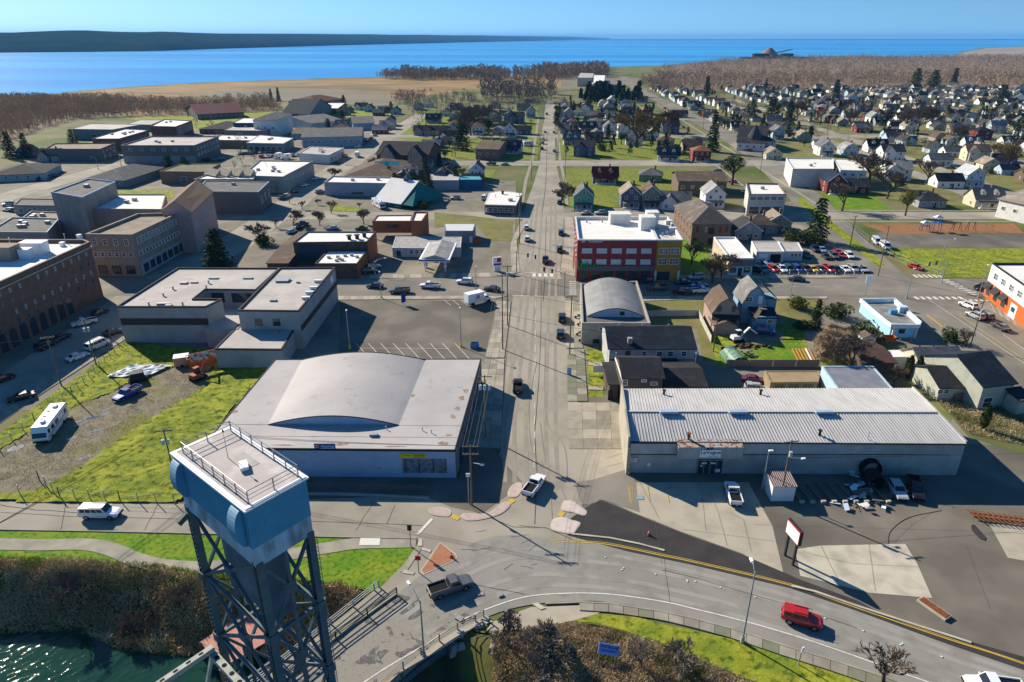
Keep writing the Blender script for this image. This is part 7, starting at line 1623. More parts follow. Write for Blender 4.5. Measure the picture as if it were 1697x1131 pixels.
for a in[
 ('pale blue shopfront building with stepped parapet beside the theatre',[(349,329),(402,330),(424,315),(364,314)],6,W_PB,M_rooft,'shop','shop',.5,None,((1,2,6,2.4,2),),3),
 ('dark-roofed hall with white-painted end facing the west street',[(325,317),(428,318),(446,301),(340,300)],9,W_DK,M_roofd,'hall','hall',.3,W_PB,((1,5,3,1.6,3),),1),
 ('white-roofed brewery block with rooftop sawtooth vents',[(321,297),(420,297),(428,281),(370,281)],7,W_GREY,M_roofw,'factory','factory',.4,None,(),4),
 ('long white-roofed warehouse along the west street',[(400,291),(469,293),(519,267),(430,266)],7.5,flat((.30,.33,.30)),M_roofw,'warehouse','warehouse',.5,W_GREY,((1,4.5,9,2,1.6),),5),
 ('plain brown block with weedy flat roof and white door',[(264,284),(340,285),(365,271),(300,272)],6,W_BRN,mat('weedy_roof',(.12,.12,.07),.95,col2=(.18,.16,.1),scale=.4),'store','store',.3,None,((0,2,1,3,3),),0),
 ('large three-storey grey block with dark front and conifers before it',[(200,241),(322,241),(362,226),(250,226)],10,W_DK,M_roofg,'office_block','office block',.6,flat((.2,.18,.17)),((1,7.5,7,2,1.4),(1,4.5,7,2,1.6),(0,7.5,6,1.8,1.4)),3,M_plast),
 ('long dark-walled block with tan roof and brick end',[(74,247),(166,247),(191,237),(90,238)],7,W_DK,M_rooft,'store','store',.5,M_brick,((1,5,4,1.2,1.4),(1,2,3,3,2)),0),
 ('brick garage with skylit white roof',[(152,230),(197,230),(246,216),(207,214)],8,M_brick,M_roofw,'garage','garage',.3,None,((1,4,8,2.6,3),),6),
 ('long teal-grey steel shed at the edge of the woods',[(120,214),(186,215),(232,207),(150,206)],7,W_TEAL,M_roofg,'steel_shed','shed',.05,None,((0,2,1,4,3.5),),0),
 ('red brick block with tall pale window piers',[(249,209),(291,210),(318,200),(272,198)],9,M_brick,M_roofw,'office_block','office block',.5,None,((1,5.5,9,1.6,5),),2),
 ('low grey flat building behind the brick garage',[(210,206),(250,207),(270,199),(232,199)],5,W_TEAL,M_roofg,'store','store',.2,None,(),0),
 ('dusky pink long flat store',[(371,216),(441,217),(458,208),(390,207)],6,W_PURP,M_roofg,'store','store',.3,None,(),1),
 ('dark blue flat-roofed motel block',[(386,204),(453,204),(468,197),(403,196)],8.5,flat((.05,.07,.13)),M_roofw,'motel','motel',.2,None,((0,5,6,1.5,1.3),),0),
 ('orange-brown low flat store',[(352,232),(421,233),(432,225),(366,224)],5,W_BRN,M_roofw,'store','store',.3,None,(),2),
 ('flat white-roofed workshop with blue bay doors',[(408,237),(470,238),(486,229),(430,224)],5.5,W_TEAL,M_roofw,'workshop','workshop',.2,W_PB,((0,1.9,6,3,3),),3),
 ('white service station with blue awning on the west street',[(495,254),(545,257),(570,245),(514,243)],5,W_WH,M_roofg,'service_station','garage',.3,None,((1,2.4,4,2,1.8),),1),
 ('white flat-roofed hall behind the grey apartments',[(512,179),(560,180),(572,171),(520,171)],5,W_BRN,M_roofw,'hall','hall',.1,None,(),0),
 ('long pale lilac-blue flat store below the hipped clinic',[(537,302),(645,304),(650,294),(550,292)],6,flat((.33,.36,.43)),M_roofw,'store','store',.5,None,((0,1.4,1,6,1.6),),2),
 ('blue-grey warehouse beside the cedar clump',[(712,299),(760,299),(763,289),(712,289)],4.6,flat((.27,.30,.38)),M_roofg,'warehouse','warehouse',.1,None,(),0),
 ('bright blue shed joined to the blue-grey warehouse',[(760.3,298),(799,298),(793,289),(763.3,289)],4.4,flat((.03,.14,.25)),flat((.08,.30,.38)),'shed','shed',.05,None,(),0),
 ('teal-edged dark low office at the theatre car park',[(22,340),(90,341),(98,330),(34,329)],4,W_GREY,M_roofd,'office','office',.3,W_DK,((0,1.8,4,2,1.6),),0),
 ('jumble-roofed grey shop behind the hotel',[(-20,384),(78,385),(98,362),(20,360)],8,W_GREY,M_roofd,'shop','shop',.4,W_PB,(),5),
 ('tan-roofed low shop behind the hotel roof',[(30,366),(96,366),(110,352),(52,350)],7,W_GREY,M_rooft,'shop','shop',.4,None,(),3),
 ('white two-storey corner block across the east avenue',[(1241,322),(1303,322),(1290,304),(1237,303)],8.5,flat((.5,.48,.44)),M_roofw,'corner_block','building',.6,W_BRN,((0,6.8,5,2.4,1.3),(0,2.2,3,4,3)),1),
 ('long white flat-roofed block with tall blank side wall',[(1314,280),(1382,280),(1381,263),(1303,262)],8.5,flat((.60,.58,.53)),M_roofw,'white_block','building',.4,None,(),1),
 ('white two-storey flat block behind the dark-roofed houses',[(1393,282),(1437,283),(1426,265),(1382,264)],8,flat((.58,.60,.60)),M_roofw,'white_block','building',.2,None,((0,6,3,1.6,1.2),),0),
 ('large beige sheds near the far shore',[(957,129),(982,129),(984,122),(962,121)],12,flat((.42,.38,.30)),M_roofg,'warehouse','warehouse',.1,None,(),0),
 ('pale blue shed with large white door near the far shore',[(983,138),(1001,138),(1003,125),(984,125)],13,flat((.32,.42,.50)),M_roofw,'warehouse','warehouse',.1,None,((0,5,1,12,9),),0),
 ('low blue annex of the pale shed near the far shore',[(974,141),(1010,141),(1011,133),(980,133)],6,flat((.25,.36,.42)),M_roofg,'warehouse','warehouse',.1,None,(),0)]:
 simple(a[0],a[1],a[2],a[3],a[4],a[5],a[6],a[7],a[8],a[9],a[10],a[11]if len(a)>11 else None)
for k in range(4):p=P(352+k*19,290,7.2);t=thing('sawtooth_vent',ORD[k]+' slanted grey sawtooth skylight from the left on the brewery roof','skylight',p,R(-38));b=MB();b.add([(-5,-1.5,0),(5,-1.5,0),(5,1.5,0),(-5,1.5,0),(-5,1.2,2.6),(5,1.2,2.6)],[(0,1,5,4),(1,2,5),(0,4,3),(2,3,4,5)]);b.build('hood',M_concg,t)
def hipb(name,label,fl,fr,bl,h,rise,wc,rc,kind='hip',cat='building',ridge='x'):
 A,B_,C_=P(*fl,h),P(*fr,h),P(*bl,h);w=(B_-A).length;an=math.atan2(B_.y-A.y,B_.x-A.x);d=max(4,abs((C_-A).y));c=(A+B_)/2+Vector((-math.sin(an),math.cos(an),0))*d/2
 r=thing(name,label,cat,(c.x,c.y,0),an);W_,R_=gable(w,d,h,rise,kind=kind,ridge=ridge,ov=.7);W_.build('wall',wc,r);R_.build('roof',rc,r)
 for k in range(max(2,int(w/4))):wadd(r,-w/2+(k+.5)*w/max(2,int(w/4)),-d/2,h*.55,1.4,1.2)
 return r,w,d
hipb('clinic','broad brown hip-roofed clinic with teal roof lights',(568,293),(660,294),(590,268),4,4,flat((.25,.13,.08)),SH_BR,cat='clinic')
for x in(632,650):pp=P(x,270,7.8);t=thing('roof_light',['left','right'][x>640]+' teal glazed roof light on the brown hipped clinic','roof light',pp);b=MB();b.add([(-3.5,-2,-1),(3.5,-2,-1),(3.2,1,.6),(-3.2,1,.6)],[(0,1,2,3)]);b.build('glazing',flat((.05,.22,.26),.3),t)
hipb('office','low grey hip-roofed office left of the grass plot',(137,298),(206,299),(168,277),3.5,3.5,W_TEAL,SH_GR);hipb('office','low dark hip-roofed office at the left edge',(-20,291),(72,287),(0,275),3.5,3,W_PB,SH_CH)
hipb('church','grey gothic church with steep dark roof',(466,190),(512,190),(474,176),7,9,flat((.22,.24,.22)),SH_BLUE,'gable','church');hipb('manor','white four-storey house with hipped grey roofs',(419,199),(457,199),(428,190),12,3,W_WH,SH_GR,cat='house');hipb('long_house','long house with burgundy roof at the edge of the marsh',(327,190),(404,186),(328,180),4.5,6,W_DK,shingle((.09,.015,.03)),'gable')
hipb('apartments','long pale blue apartments with grey gabled roof',(500,228),(598,226),(505,214),6.5,3,W_PB,SH_GR,'gable','apartments');hipb('house','blue-grey long house above the apartments',(516,205),(570,200),(520,192),5,3,W_PB,SH_GR,'gable');hipb('house','blue long house by the far car park',(585,205),(620,204),(590,196),5,3,W_BLUE,SH_GR,'gable');hipb('house','low brown-roofed house beside the manor',(482,222),(512,222),(490,212),3.5,2,W_PB,SH_BR,'gable');hipb('house','brown-roofed hall beyond the gothic church',(478,168),(520,170),(485,162),5,5,W_BRN,shingle((.12,.05,.035)),'hip');hipb('house','olive low house behind the burgundy-roofed one',(330,214),(372,214),(340,204),3.5,2.5,W_BRN,SH_CH,'hip')
tu,w,d=hipb('timbered_hall','large half-timbered hall with dark steep roof above the hipped clinic',(624,256),(708,258),(634,243),6.5,5,flat((.11,.065,.05)),SH_CH,'gable','hall')
for s in(-.27,.27):
 W2,R2=gable(w*.26,6,6.8,4.6,ridge='y');W2.v=[(x+s*w,y-d/2+1,z)for x,y,z in W2.v];R2.v=[(x+s*w,y-d/2+1,z)for x,y,z in R2.v];W2.build('gable_bay',flat((.42,.36,.27)),tu);R2.build('gable_roof',SH_CH,tu)
 for k in range(5):b=MB();b.box((s*w+(k-2)*w*.055,-d/2-2.05,7),(.25,.12,4.5-abs(k-2)*1.0));b.build('timber',W_DK,tu)
wc_,w,d=hipb('chapel','chapel with sweeping white and teal roof and brick belfry',(622,331),(664,337),(641,312),2.2,7,flat((.02,.18,.18)),M_roofw,'gable','chapel');b=MB();b.box((1,0,7),(2,2,6));b.build('belfry',M_brick,wc_);b=MB();b.box((1,0,10.8),(2.4,2.4,1.8),top=.02);b.build('belfry_roof',flat((.04,.14,.18)),wc_);b=MB();tri_plate(b,[(w*.5,-d/2-.6,2),(w*.95,-d/2,1.6),(w*.95,d/2,1.6),(w*.5,0,9)]);b.build('teal_roof',flat((.02,.16,.15)),wc_)
dc,w,d=hipb('dark_church','church with black steep roofs and conical turret',(1222,236),(1268,238),(1235,222),5,8,W_WH,SH_CH,'gable','church');b=MB();b.tube((w*.1,-d*.3,5),(w*.1,-d*.3,15),6,.3,n=10);b.build('turret_roof',shingle((.07,.07,.075)),dc)
hipb('church','big white church hall with tan roof and arched windows at the right edge',(1657,330),(1760,352),(1700,292),7,5,W_WH,shingle((.30,.26,.20)),'gable','church')
hipb('apartments','long brown two-storey apartment block right of the main avenue',(1125,300),(1205,301),(1130,287),6,2.5,flat((.15,.11,.085)),SH_BR,'gable','apartments');hipb('apartments','brown apartment block left of the navy-roofed house',(788,247),(826,248),(790,234),6,2,W_BRN,SH_BR,'gable','apartments')

# ------------------------------------------------------------------ houses: the ones told apart by eye, then the streets behind
K={'g':('gable',9,9,3.4,3.0,'y',1),'G':('gable',8,11,5.6,3.4,'y',2,0,1),'w':('gable',12,8.5,3.3,2.8,'x',1),'d':('gable',12,9,3.6,3.8,'x',1,2,1),'h':('hip',11,10,3.3,2.6,'x',1),'H':('hip',10,10,5.8,2.4,'x',2,0,1),'c':('cross',12,9,3.4,3.2,'x',1),'m':('gambrel',9,10,3.2,3.6,'y',1),'C':('cross',12,10,5.6,3.2,'x',2)}
ST={'g':'gabled','G':'tall gabled','w':'wide low','d':'dormered','h':'hipped','H':'tall hipped','c':'cross-gabled','m':'gambrel','C':'tall cross-gabled'}
WC={'white':(.66,.66,.64),'cream':(.52,.48,.36),'pale blue':(.36,.46,.54),'grey':(.28,.29,.29),'tan':(.34,.28,.21),'slate blue':(.10,.13,.19),'brown':(.15,.10,.075),'dark red':(.17,.035,.03),'mint':(.10,.34,.26),'sage':(.19,.25,.19),'lilac':(.32,.24,.36)}
RC={'black':(.022,.024,.03),'charcoal':(.045,.046,.05),'grey':(.14,.14,.145),'pale grey':(.27,.265,.26),'brown':(.12,.085,.065),'tan':(.26,.215,.17),'red':(.17,.025,.02),'rust':(.25,.10,.05),'navy':(.015,.025,.05),'pale':(.42,.44,.46)}
placed=[]
def put(k,wcn,rcn,x,y,label,rz=0,sc=1.0):
 p=P(x,y);kk=K[k];placed.append((p.x,p.y));p.y+=kk[2]/2*sc
 return house(kk,(p.x,p.y,0),R(rz-3),flat(WC[wcn]),shingle(RC[rcn]),label,tc=M_trim,sc=(sc,sc,sc))
for k,wcn,rcn,x,y,lb in[
 ('G','mint','grey',968,348,'narrow mint green gabled house just above the red store'),('G','slate blue','tan',1046,345,'tall slate blue gabled house with tan roof above the red store'),('G','sage','brown',1080,345,'sage green gabled house right of the slate blue one'),('c','white','grey',1122,348,'small white house behind the hipped hall'),
 ('G','white','pale grey',1185,344,'bright white gabled house with black-roofed wing above the hipped hall'),('d','slate blue','red',1004,305,'blue house with long dark red roof and porch'),('h','sage','grey',1081,302,'green hip-roofed cottage right of the red-roofed house'),('d','white','navy',1110,268,'white house with black roof and dormer on the third street'),
 ('H','dark red','rust',1163,268,'dark red hipped house with rusty roof'),('C','slate blue','charcoal',970,260,'slate blue two-storey corner house on the far avenue'),('d','pale blue','navy',848,255,'pale blue house with navy roof at the edge of the big lawn'),('w','brown','charcoal',985,236,'long dark house behind the slate blue corner house'),
 ('G','pale blue','grey',1010,224,'pale blue gabled house by the far right lawn'),('H','white','pale grey',1036,222,'white hipped house with brick ground floor by the tall bare tree'),('d','white','charcoal',975,220,'white gabled house with steep dark roof by the far avenue'),('w','cream','tan',984,197,'cream flat-fronted house up the far avenue'),('h','pale blue','grey',960,193,'pale blue cottage leftmost up the far avenue'),('G','white','pale',1014,175,'white gabled house below the far conifers'),
 ('m','dark red','rust',1072,190,'red gambrel barn-like house'),('C','slate blue','black',1112,222,'big dark slate house with white window frames'),('C','slate blue','charcoal',1045,166,'dark blue cross-gabled house near the far yard'),('w','grey','charcoal',1065,170,'long grey house near the far yard'),('h','tan','brown',1105,242,'tan hipped house below the big slate house'),('w','grey','grey',1060,233,'small grey gabled house below the tall bare tree'),('w','tan','brown',1148,250,'long tan house right of the hedges'),
 ('c','grey','charcoal',700,225,'grey cottage leftmost of the three on the side street'),('w','cream','charcoal',729,224,'cream house with dark roof in the middle of the side street'),('g','pale blue','grey',748,222,'bright blue gabled house right of the cream one'),('g','white','navy',739,193,'white gabled house beside the dark steep-roofed one'),('w','slate blue','navy',756,183,'dark steep-roofed house at the far end of the west lane'),('d','grey','charcoal',718,205,'black-roofed house behind the cream one'),('g','tan','grey',754,200,'tan gabled house under the bare trees'),
 ('h','tan','pale grey',828,224,'broad hipped house with pale roof above the brown apartments'),('G','white','navy',846,228,'white steep gabled house behind the navy roof'),('w','slate blue','black',866,224,'black-roofed house beside the far avenue'),('g','white','navy',841,193,'white gabled house in the far left row'),('g','slate blue','charcoal',822,202,'purple-brown gabled house in the far left row'),('G','pale blue','charcoal',880,196,'pale blue gabled house near the avenue end'),('h','tan','tan',878,170,'tan-roofed lodge at the end of the avenue left side'),('C','slate blue','black',856,205,'dark cross-gabled house near the avenue'),('w','grey','charcoal',868,184,'long dark-roofed house near the avenue end'),('g','slate blue','black',800,188,'black-roofed cottage under the bare trees'),('h','grey','charcoal',820,180,'grey hipped cottage by the far tree line'),
 ('g','pale blue','navy',612,186,'white gabled house left of the west lane'),('g','pale blue','navy',655,190,'pale blue double gabled house by the west lane'),('G','white','grey',1370,259,'white tall gabled house behind the white block'),('G','pale blue','grey',1290,232,'white-blue hipped house right of the dark church'),('g','cream','tan',1283,265,'cream gabled house on the avenue corner'),('H','pale blue','charcoal',1272,250,'pale blue hipped house above the cream corner house'),('m','pale blue','pale grey',1410,258,'white gambrel house with grey roof by the white blocks'),('d','white','black',1455,253,'white house with black steep roof and red door'),('C','white','charcoal',1480,268,'white two-storey house with side wing'),
 ('d','pale blue','black',1345,303,'pale blue house with long black roof beside the avenue verge'),('G','dark red','navy',1385,322,'dark red house with navy roof on the green lawn'),('w','dark red','charcoal',1418,322,'low dark red garage wing beside the lawn'),('C','white','pale grey',1490,300,'big white house behind the leafless trees'),('G','pale blue','pale',1615,310,'pale blue house with bright blue-grey roof'),('d','cream','grey',1640,345,'cream house with grey roof left of the white church hall'),('w','white','black',1575,312,'small white house with black roof behind the lawn'),('h','grey','charcoal',1545,345,'low grey hipped house above the playground street'),('w','white','grey',1560,275,'very long low house with grey roof'),('C','cream','brown',1622,268,'cream house with brown roof by the golden tree'),('g','slate blue','charcoal',1672,270,'slate gabled house at the right edge'),('h','grey','brown',1262,388,'grey house with brown roof behind the service garage'),('g','tan','tan',1290,385,'tan gabled house left of the big evergreen'),('g','grey','charcoal',1240,398,'grey gabled house behind the cream shop'),('m','lilac','charcoal',1640,215,'lilac house among the grey ones'),('g','slate blue','charcoal',40,262,'dark cottage with white-trimmed gables at left'),('c','grey','charcoal',82,268,'grey house with white timber gable at left')]:
 put(k,wcn,rcn,x,y,lb,rz=0 if k in 'gGm' else random.Random(lb).choice((0,0,-8)))
rr=random.Random(77);cand=[]
CIN=lambda a,b_,st:[a+i*st for i in range(int((b_-a)/st))]
for reg,(a0,a1,y0,y1,sx,sy)in{'right':(112,760,262,1010,31,15.5),'left':(-70,-8,330,660,18,15.5),'mid':(16,108,300,760,19,15),'side':(-215,-90,520,760,30,26)}.items():
 for a in CIN(a0,a1,sx):
  for y in CIN(y0,y1,sy):
   if rr.random()<{'right':.13+max(0,(620-y)/1600),'left':.15,'mid':.18,'side':.5}[reg]:continue
   x=a+.0517*y+rr.uniform(-3,3);yy=y+rr.uniform(-3.5,3.5);u=x/(yy*_cp+H*_sp)*FOC+848;cand.append((x,yy,u,reg))
keepout=[PL(q)for q in([(1290,295),(1500,295),(1500,350),(1290,350)],[(1205,360),(1720,362),(1720,300),(1500,300),(1500,350),(1205,350)],[(720,285),(900,285),(900,228),(770,228)],[(925,350),(1230,350),(1230,278),(925,278)],[(925,276),(1180,276),(1100,240),(925,240)],[(1225,330),(1460,330),(1460,262),(1225,255)])]
sty=0;auto=[]
AV=[(-1.2,11),(103,12)]+[(P(on_line(x,y,300),300).x-.0517*P(on_line(x,y,300),300).y,9)for x,y in[(1520,290),(1420,235),(1600,215),(1697,200)]]
ROWY=[(P(848,y).y,8)for y in(358,271,226,197.5)]
for x,y,u,reg in cand:
 if not(-60<u<1790)or any(math.hypot(x-px,y-py)<14.5 for px,py in placed)or any(abs(x-.0517*y-a)<w_ for a,w_ in AV)or any(abs(y-r_)<w_ for r_,w_ in ROWY)or any(inside((x,y),q)for q in keepout):continue
 if any(math.hypot(x-q[0],y-q[1])<12 for q in auto):continue
 auto.append((x,y,reg))
auto.sort(key=lambda q:q[1]);rest=auto[228:];auto=auto[:228]
wl=['white']*5+['cream','pale blue','pale blue','grey','grey','tan','slate blue','brown','sage','dark red'];rl=['black','charcoal','charcoal','charcoal','grey','grey','pale grey','brown','navy','tan']
cnt={};items=[]
for x,y,reg in auto:items.append((x,y,reg,rr.choice('ggGwwdhHccm'),rr.choice(wl),rr.choice(rl),min(9,int((y-262)/75))if reg=='right' else int((y-300)/90)))
wh={'right':'in east quarter','left':'left of avenue','mid':'in middle quarter','side':'by west lane'}
for x,y,reg,k,wc,rc,band_ in sorted(items,key=lambda q:(q[6],q[0])):
 key=(reg,k,wc,rc,band_);cnt[key]=cnt.get(key,0)+1;n=sum(1 for q in items if(q[2],q[3],q[4],q[5],q[6])==key)
 lb='%s %s house, %s roof, %s%s row %s'%(wc,ST[k],rc,'' if n==1 else ORD[cnt[key]-1]+' from left, ',ORD[band_],wh[reg])
 kk=K[k];s=rr.uniform(.82,1.02);house(kk,(x,y,0),R(-3+(rr.choice((0,90,-90))if reg=='right' and rr.random()<.35 else 0)+rr.uniform(-3,3)),flat(WC[wc]),shingle(RC[rc]),lb,sc=(s*rr.uniform(.9,1.05),s,s),group='houses '+wh[reg])
# ------------------------------------------------------------------ hills, woods, trees, undergrowth
M_hill=mat('forested_hill',(.012,.026,.022),.95,col2=(.022,.036,.024),scale=.004,detail=9,spec=0)
hx=[-900,-400,0,120,250,400,600,800,950,1012];hb_=[92,90,87.5,86.5,85,80,74.5,70,67,65];htp=[88,95,98,112,104,96,104,104,100,70]
b=MB();rows=[]
for k in range(81):
 u=hx[0]+(hx[-1]-hx[0])*k/80;yb=np.interp(u,hx,hb_);ht_=np.interp(u,hx,htp);p=P(u,yb,-1);d=Vector((p.x,p.y,0)).normalized();n1=float(vnoise(np.array(k*3.1),np.array(2.),4,11));n2=float(vnoise(np.array(k*1.7),np.array(9.),3,12))
 rows.append([p+Vector((0,0,-1)),p+d*60+Vector((0,0,12+10*n2)),p+d*500+Vector((0,0,ht_*(.42+.15*n2))),p+d*1100+Vector((0,0,ht_*(.80+.18*n1))),p+d*2200+Vector((0,0,ht_*(1+.12*n2))),p+d*4000+Vector((0,0,-2))])
m_=len(rows[0]);b.add([v for r in rows for v in r],[(i*m_+j,(i+1)*m_+j,(i+1)*m_+j+1,i*m_+j+1)for i in range(80)for j in range(m_-1)],0,True);b.build('hills',M_hill,None,kind='structure')
b=MB();b.add([(2000,26000,-2),(30000,24000,-2),(30000,26000,45),(2000,27500,20),(30000,30000,-2),(2000,30000,-2)],[(0,1,2,3),(3,2,4,5)]);b.build('far_shore',M_hill,None,kind='structure')
M_floor=mat('woodland_floor',(.16,.11,.075),.95,col2=(.22,.155,.09),scale=.03,detail=9)
rw_=[(1085,122),(1100,111),(1150,105),(1240,99),(1300,97.5),(1380,95),(1480,95),(1700,94),(2100,93),(2300,150),(1900,152),(1697,148),(1450,147),(1400,151),(1250,150),(1150,153),(1100,146)]
ground('woodland_floor',rw_,M_floor,.03);lw_=[(-260,232),(-160,190),(0,172),(60,170),(180,172),(330,176),(440,172),(470,183),(330,190),(120,198),(60,216),(0,240),(-100,300)]
ground('woodland_floor',lw_,M_floor,.03)
wood('bare_woods','far mass of bare brown trees between the town and the sea at right',PL([(1100,112),(1240,99.5),(1380,95.5),(1700,94.5),(2100,94),(2200,120),(1697,126),(1200,128),(1100,122)]),6500,11,MATS.get('brown_twigs')or mat('brown_twigs',(.24,.175,.115),.95,col2=(.33,.235,.15),scale=.03),1,15,wid=.6)
wood('bare_woods','nearer band of bare trees behind the right-hand houses',PL([(1085,124),(1200,128),(1697,126),(2200,120),(2200,150),(1697,147),(1450,146),(1400,150),(1150,152),(1100,145)]),2600,11,mat('brown_twigs',(.24,.175,.115),.95,col2=(.33,.235,.15),scale=.03),2,34,wid=.42)
wood('bare_woods','dark bare woods along the marsh at the left edge',PL(lw_),3200,9,mat('dark_twigs',(.32,.235,.15),.95,col2=(.42,.31,.17),scale=.05),3,40,wid=.45)
for k,(o_,n_,h_,lb)in enumerate([([(622,129),(700,126.5),(845,126),(845,132),(700,134),(640,132)],620,14,'left grove of bare trees on the point before the water'),([(850,128),(905,122),(1005,114),(1008,128),(930,132),(850,133)],620,15,'right grove of bare trees on the point before the water'),([(790,165),(800,158),(915,155),(925,163),(915,170),(800,172)],130,17,'tall row of bare trees at the end of the avenue'),([(640,170),(660,162),(790,162),(790,172),(700,178)],130,8,'low thicket behind the west lane houses'),([(1060,142),(1100,130),(1120,150),(1090,160)],150,11,'bare trees beside the far east avenue')]):
 wood('bare_grove',lb,PL(o_),n_,h_,MATS['brown_twigs']if k!=2 else M_twig,10+k,40,wid=.3,cat='grove')
wood('conifer_grove','dark conifer clump between the far avenues',PL([(960,168),(975,160),(1040,158),(1070,162),(1050,172),(975,176)]),46,14,M_con,30,260,conic=True,wid=.26,cat='grove')
CT=[('conifer',362,442,375,'big dark conifer beside the grey U-shaped building',1.75,0),('cedar',283,292,255,'left dark conifer before the large grey block',1.3,1),('cedar',308,290,257,'right dark conifer before the large grey block',1.3,0),('conifer',655,318,284,'pointed conifer at the left of the cedar clump',1.1,1),('cedar',672,322,277,'tall cedar beside the chapel roof',.9,0),('cedar',686,324,276,'cedar in the middle of the clump',.95,1),('cedar',699,322,278,'fourth cedar of the clump',.9,2),('cedar',711,320,280,'cedar at the right end of the clump',.9,0),('cedar',766,249,196,'large dark conifer left of the brown apartments',1.05,2),('round',809,222,188,'broad evergreen among the far left houses',1.1,0),('round',1213,307,246,'large evergreen tree by the east avenue',1.15,1),('conifer',1180,252,180,'slender leaning conifer on the east avenue corner',.8,2),('cedar',1276,208,160,'wide conifer behind the dark church',1.25,1),('conifer',1306,207,165,'conifer right of the wide one behind the dark church',1.2,0),('conifer',1383,166,129,'largest dark conifer at the woods edge',1.2,1),('conifer',1170,168,122,'thin conifer at the woods edge left',.9,2),('conifer',1268,153,128,'small conifer at the woods edge',.9,0),('cedar',1515,150,110,'tall conifer at the far right woods',1.1,2),('conifer',1578,148,110,'conifer right of the tall one at the far woods',1.1,1),('cedar',1545,150,113,'conifer in the dark clump at far right',1.3,0),('cedar',1690,225,180,'dark conifer at the right edge of the photo',1.4,1),('cedar',1245,200,163,'dark conifer left of the church conifers',1.2,2),('cedar',1660,168,138,'dark conifer among far right houses',1.5,0),('cedar',1352,400,322,'large evergreen behind the used-car lot',.95,1),('round',1500,358,306,'golden-green clipped tree above the playground street',.85,2),('column',1628,712,672,'small columnar cypress on the rough ground at right',1.2,0),('column',1503,628,590,'left columnar cypress by the cream bungalow',1.0,1),('column',1517,632,591,'right columnar cypress by the cream bungalow',1.0,0),('conifer',1350,545,492,'scraggy windblown pine in the yard',1.0,2),('conifer',450,168,145,'dark pine left of the gothic church',.9,0),('conifer',462,168,143,'dark pine right of its neighbour by the gothic church',.9,1),('conifer',20,262,215,'dark conifer at the left edge woods',1.2,2),('conifer',46,262,218,'second dark conifer at the left edge woods',1.2,0),('cedar',122,240,212,'dark tree before the teal-grey shed',1.3,1),('round',1055,215,188,'dark evergreen behind the hipped white house',.8,0),('conifer',535,240,217,'small dark conifer beside the apartments',.7,1)]
for kd,x,y,yt,lb,wd,v in CT:
 p=P(x,y);r=P(x,yt);t=ray_h=None;u=(yt-565.5)/FOC;rz_=-_sp-u*_cp;ry_=_cp-u*_sp;h=H+rz_*(p.y/ry_);kn={'round':'evergreen_tree','column':'cypress','cedar':'cedar_tree','conifer':'conifer_tree'}[kd]
 tree(kn,lb,(p.x,p.y,0),max(2.5,h),kd,v,wd,m=M_gold if 'golden' in lb else None)
BT=[(457,352,318,0),(530,350,321,1),(603,355,322,1),(440,395,350,0),(413,385,342,2),(1000,1,1,0)][:5]
for k,(x,y,yt,v)in enumerate([(486,376,348,0),(530,374,350,1),(603,372,347,1),(432,400,368,0),(458,378,362,2),(549,354,332,2),(501,347,332,2),(527,340,331,1),(596,346,337,2),(553,300,278,0),(930,340,305,0),(932,322,300,2),(1055,245,180,0),(1110,225,180,1),(1520,218,172,0),(1505,222,178,1),(1440,305,250,0),(1470,330,280,1),(1535,305,262,2),(1395,350,300,2),(1660,285,235,1),(1180,470,430,0),(1195,460,420,1),(1145,440,402,2),(620,285,258,2),(780,225,175,1),(792,215,172,0),(1320,200,165,1),(1410,215,180,2),(1470,205,180,0),(1590,240,205,1),(1600,575,545,2),(1463,1131,1070,2),(1410,625,560,0),(1385,610,560,1),(1480,640,605,2)]):
 p=P(x,y);u=(yt-565.5)/FOC;h=max(2.5,H+(-_sp-u*_cp)*(p.y/(_cp-u*_sp)));c={12:M_twigy,13:M_twigr,20:M_twigy,21:M_twigy,35:M_twigr}.get(k,M_twig)
 tree('leafless_tree',['street island','second street island','dark parked cars','brown canopy','street corner','grass island','crossing island','small plaza','plaza lawn','hipped clinic','main avenue kerb','main avenue verge','hipped white house','big slate house','far right gardens','neighbouring big bare tree','white blocks','golden clipped tree','big white house','dark red wing','right edge gardens','cream shop wall','cream shop front corner','hipped brown hall','brown clinic eaves','far west houses','tall far west houses','dark church','far middle gardens','grey far roofs','lilac house','east avenue verge','curved road edge','yard thicket','left yard thicket','blue workshop'][k].join(['leafless '+('straw-coloured' if c is M_twigy else 'reddish' if c is M_twigr else 'grey-brown')+' tree standing by the ','']),(p.x,p.y,0),h,'bare',v,1.45,m=c)
rr=random.Random(19)
for x,y,reg,*_ in items:                      # drives and paths of the nearer gardens
 if y<640 and rr.random()<.75:s=rr.choice((-1,1));band('driveway',[(x+s*5.5,y-9),(x+s*5.7,y+3)],rr.uniform(2.2,3.2),.0150,rr.choice((M_conc,M_asph_l,M_concg)))
for yy in(358,271,226,197.5):
 w0=P(848,yy).y
 for s in(-1,1):band('pavement',[(20,w0+s*9),(330,w0+s*9)],1.5,.0152,M_concg)
for s in(-1,1):band('pavement',[(.0517*y_-1.2+s*(9.5 if y_<400 else 8),y_)for y_ in(285,340,400,520,640)],1.5,.0153,M_concg);band('pavement',[(.0517*y_+103+s*10.5,y_)for y_ in(285,500,760)],1.5,.0154,M_concg)
rr=random.Random(8);gt=[]
for x,y,reg,*_,band_ in items:                      # garden trees between the houses
 if rr.random()<.8:
  kd=rr.choice(['bare','bush','round','conifer','bush','bare','conifer']);gt.append((reg,band_,kd,x+rr.choice((-8,8)),y+rr.uniform(-7,7)))
gt.sort();tc_={}
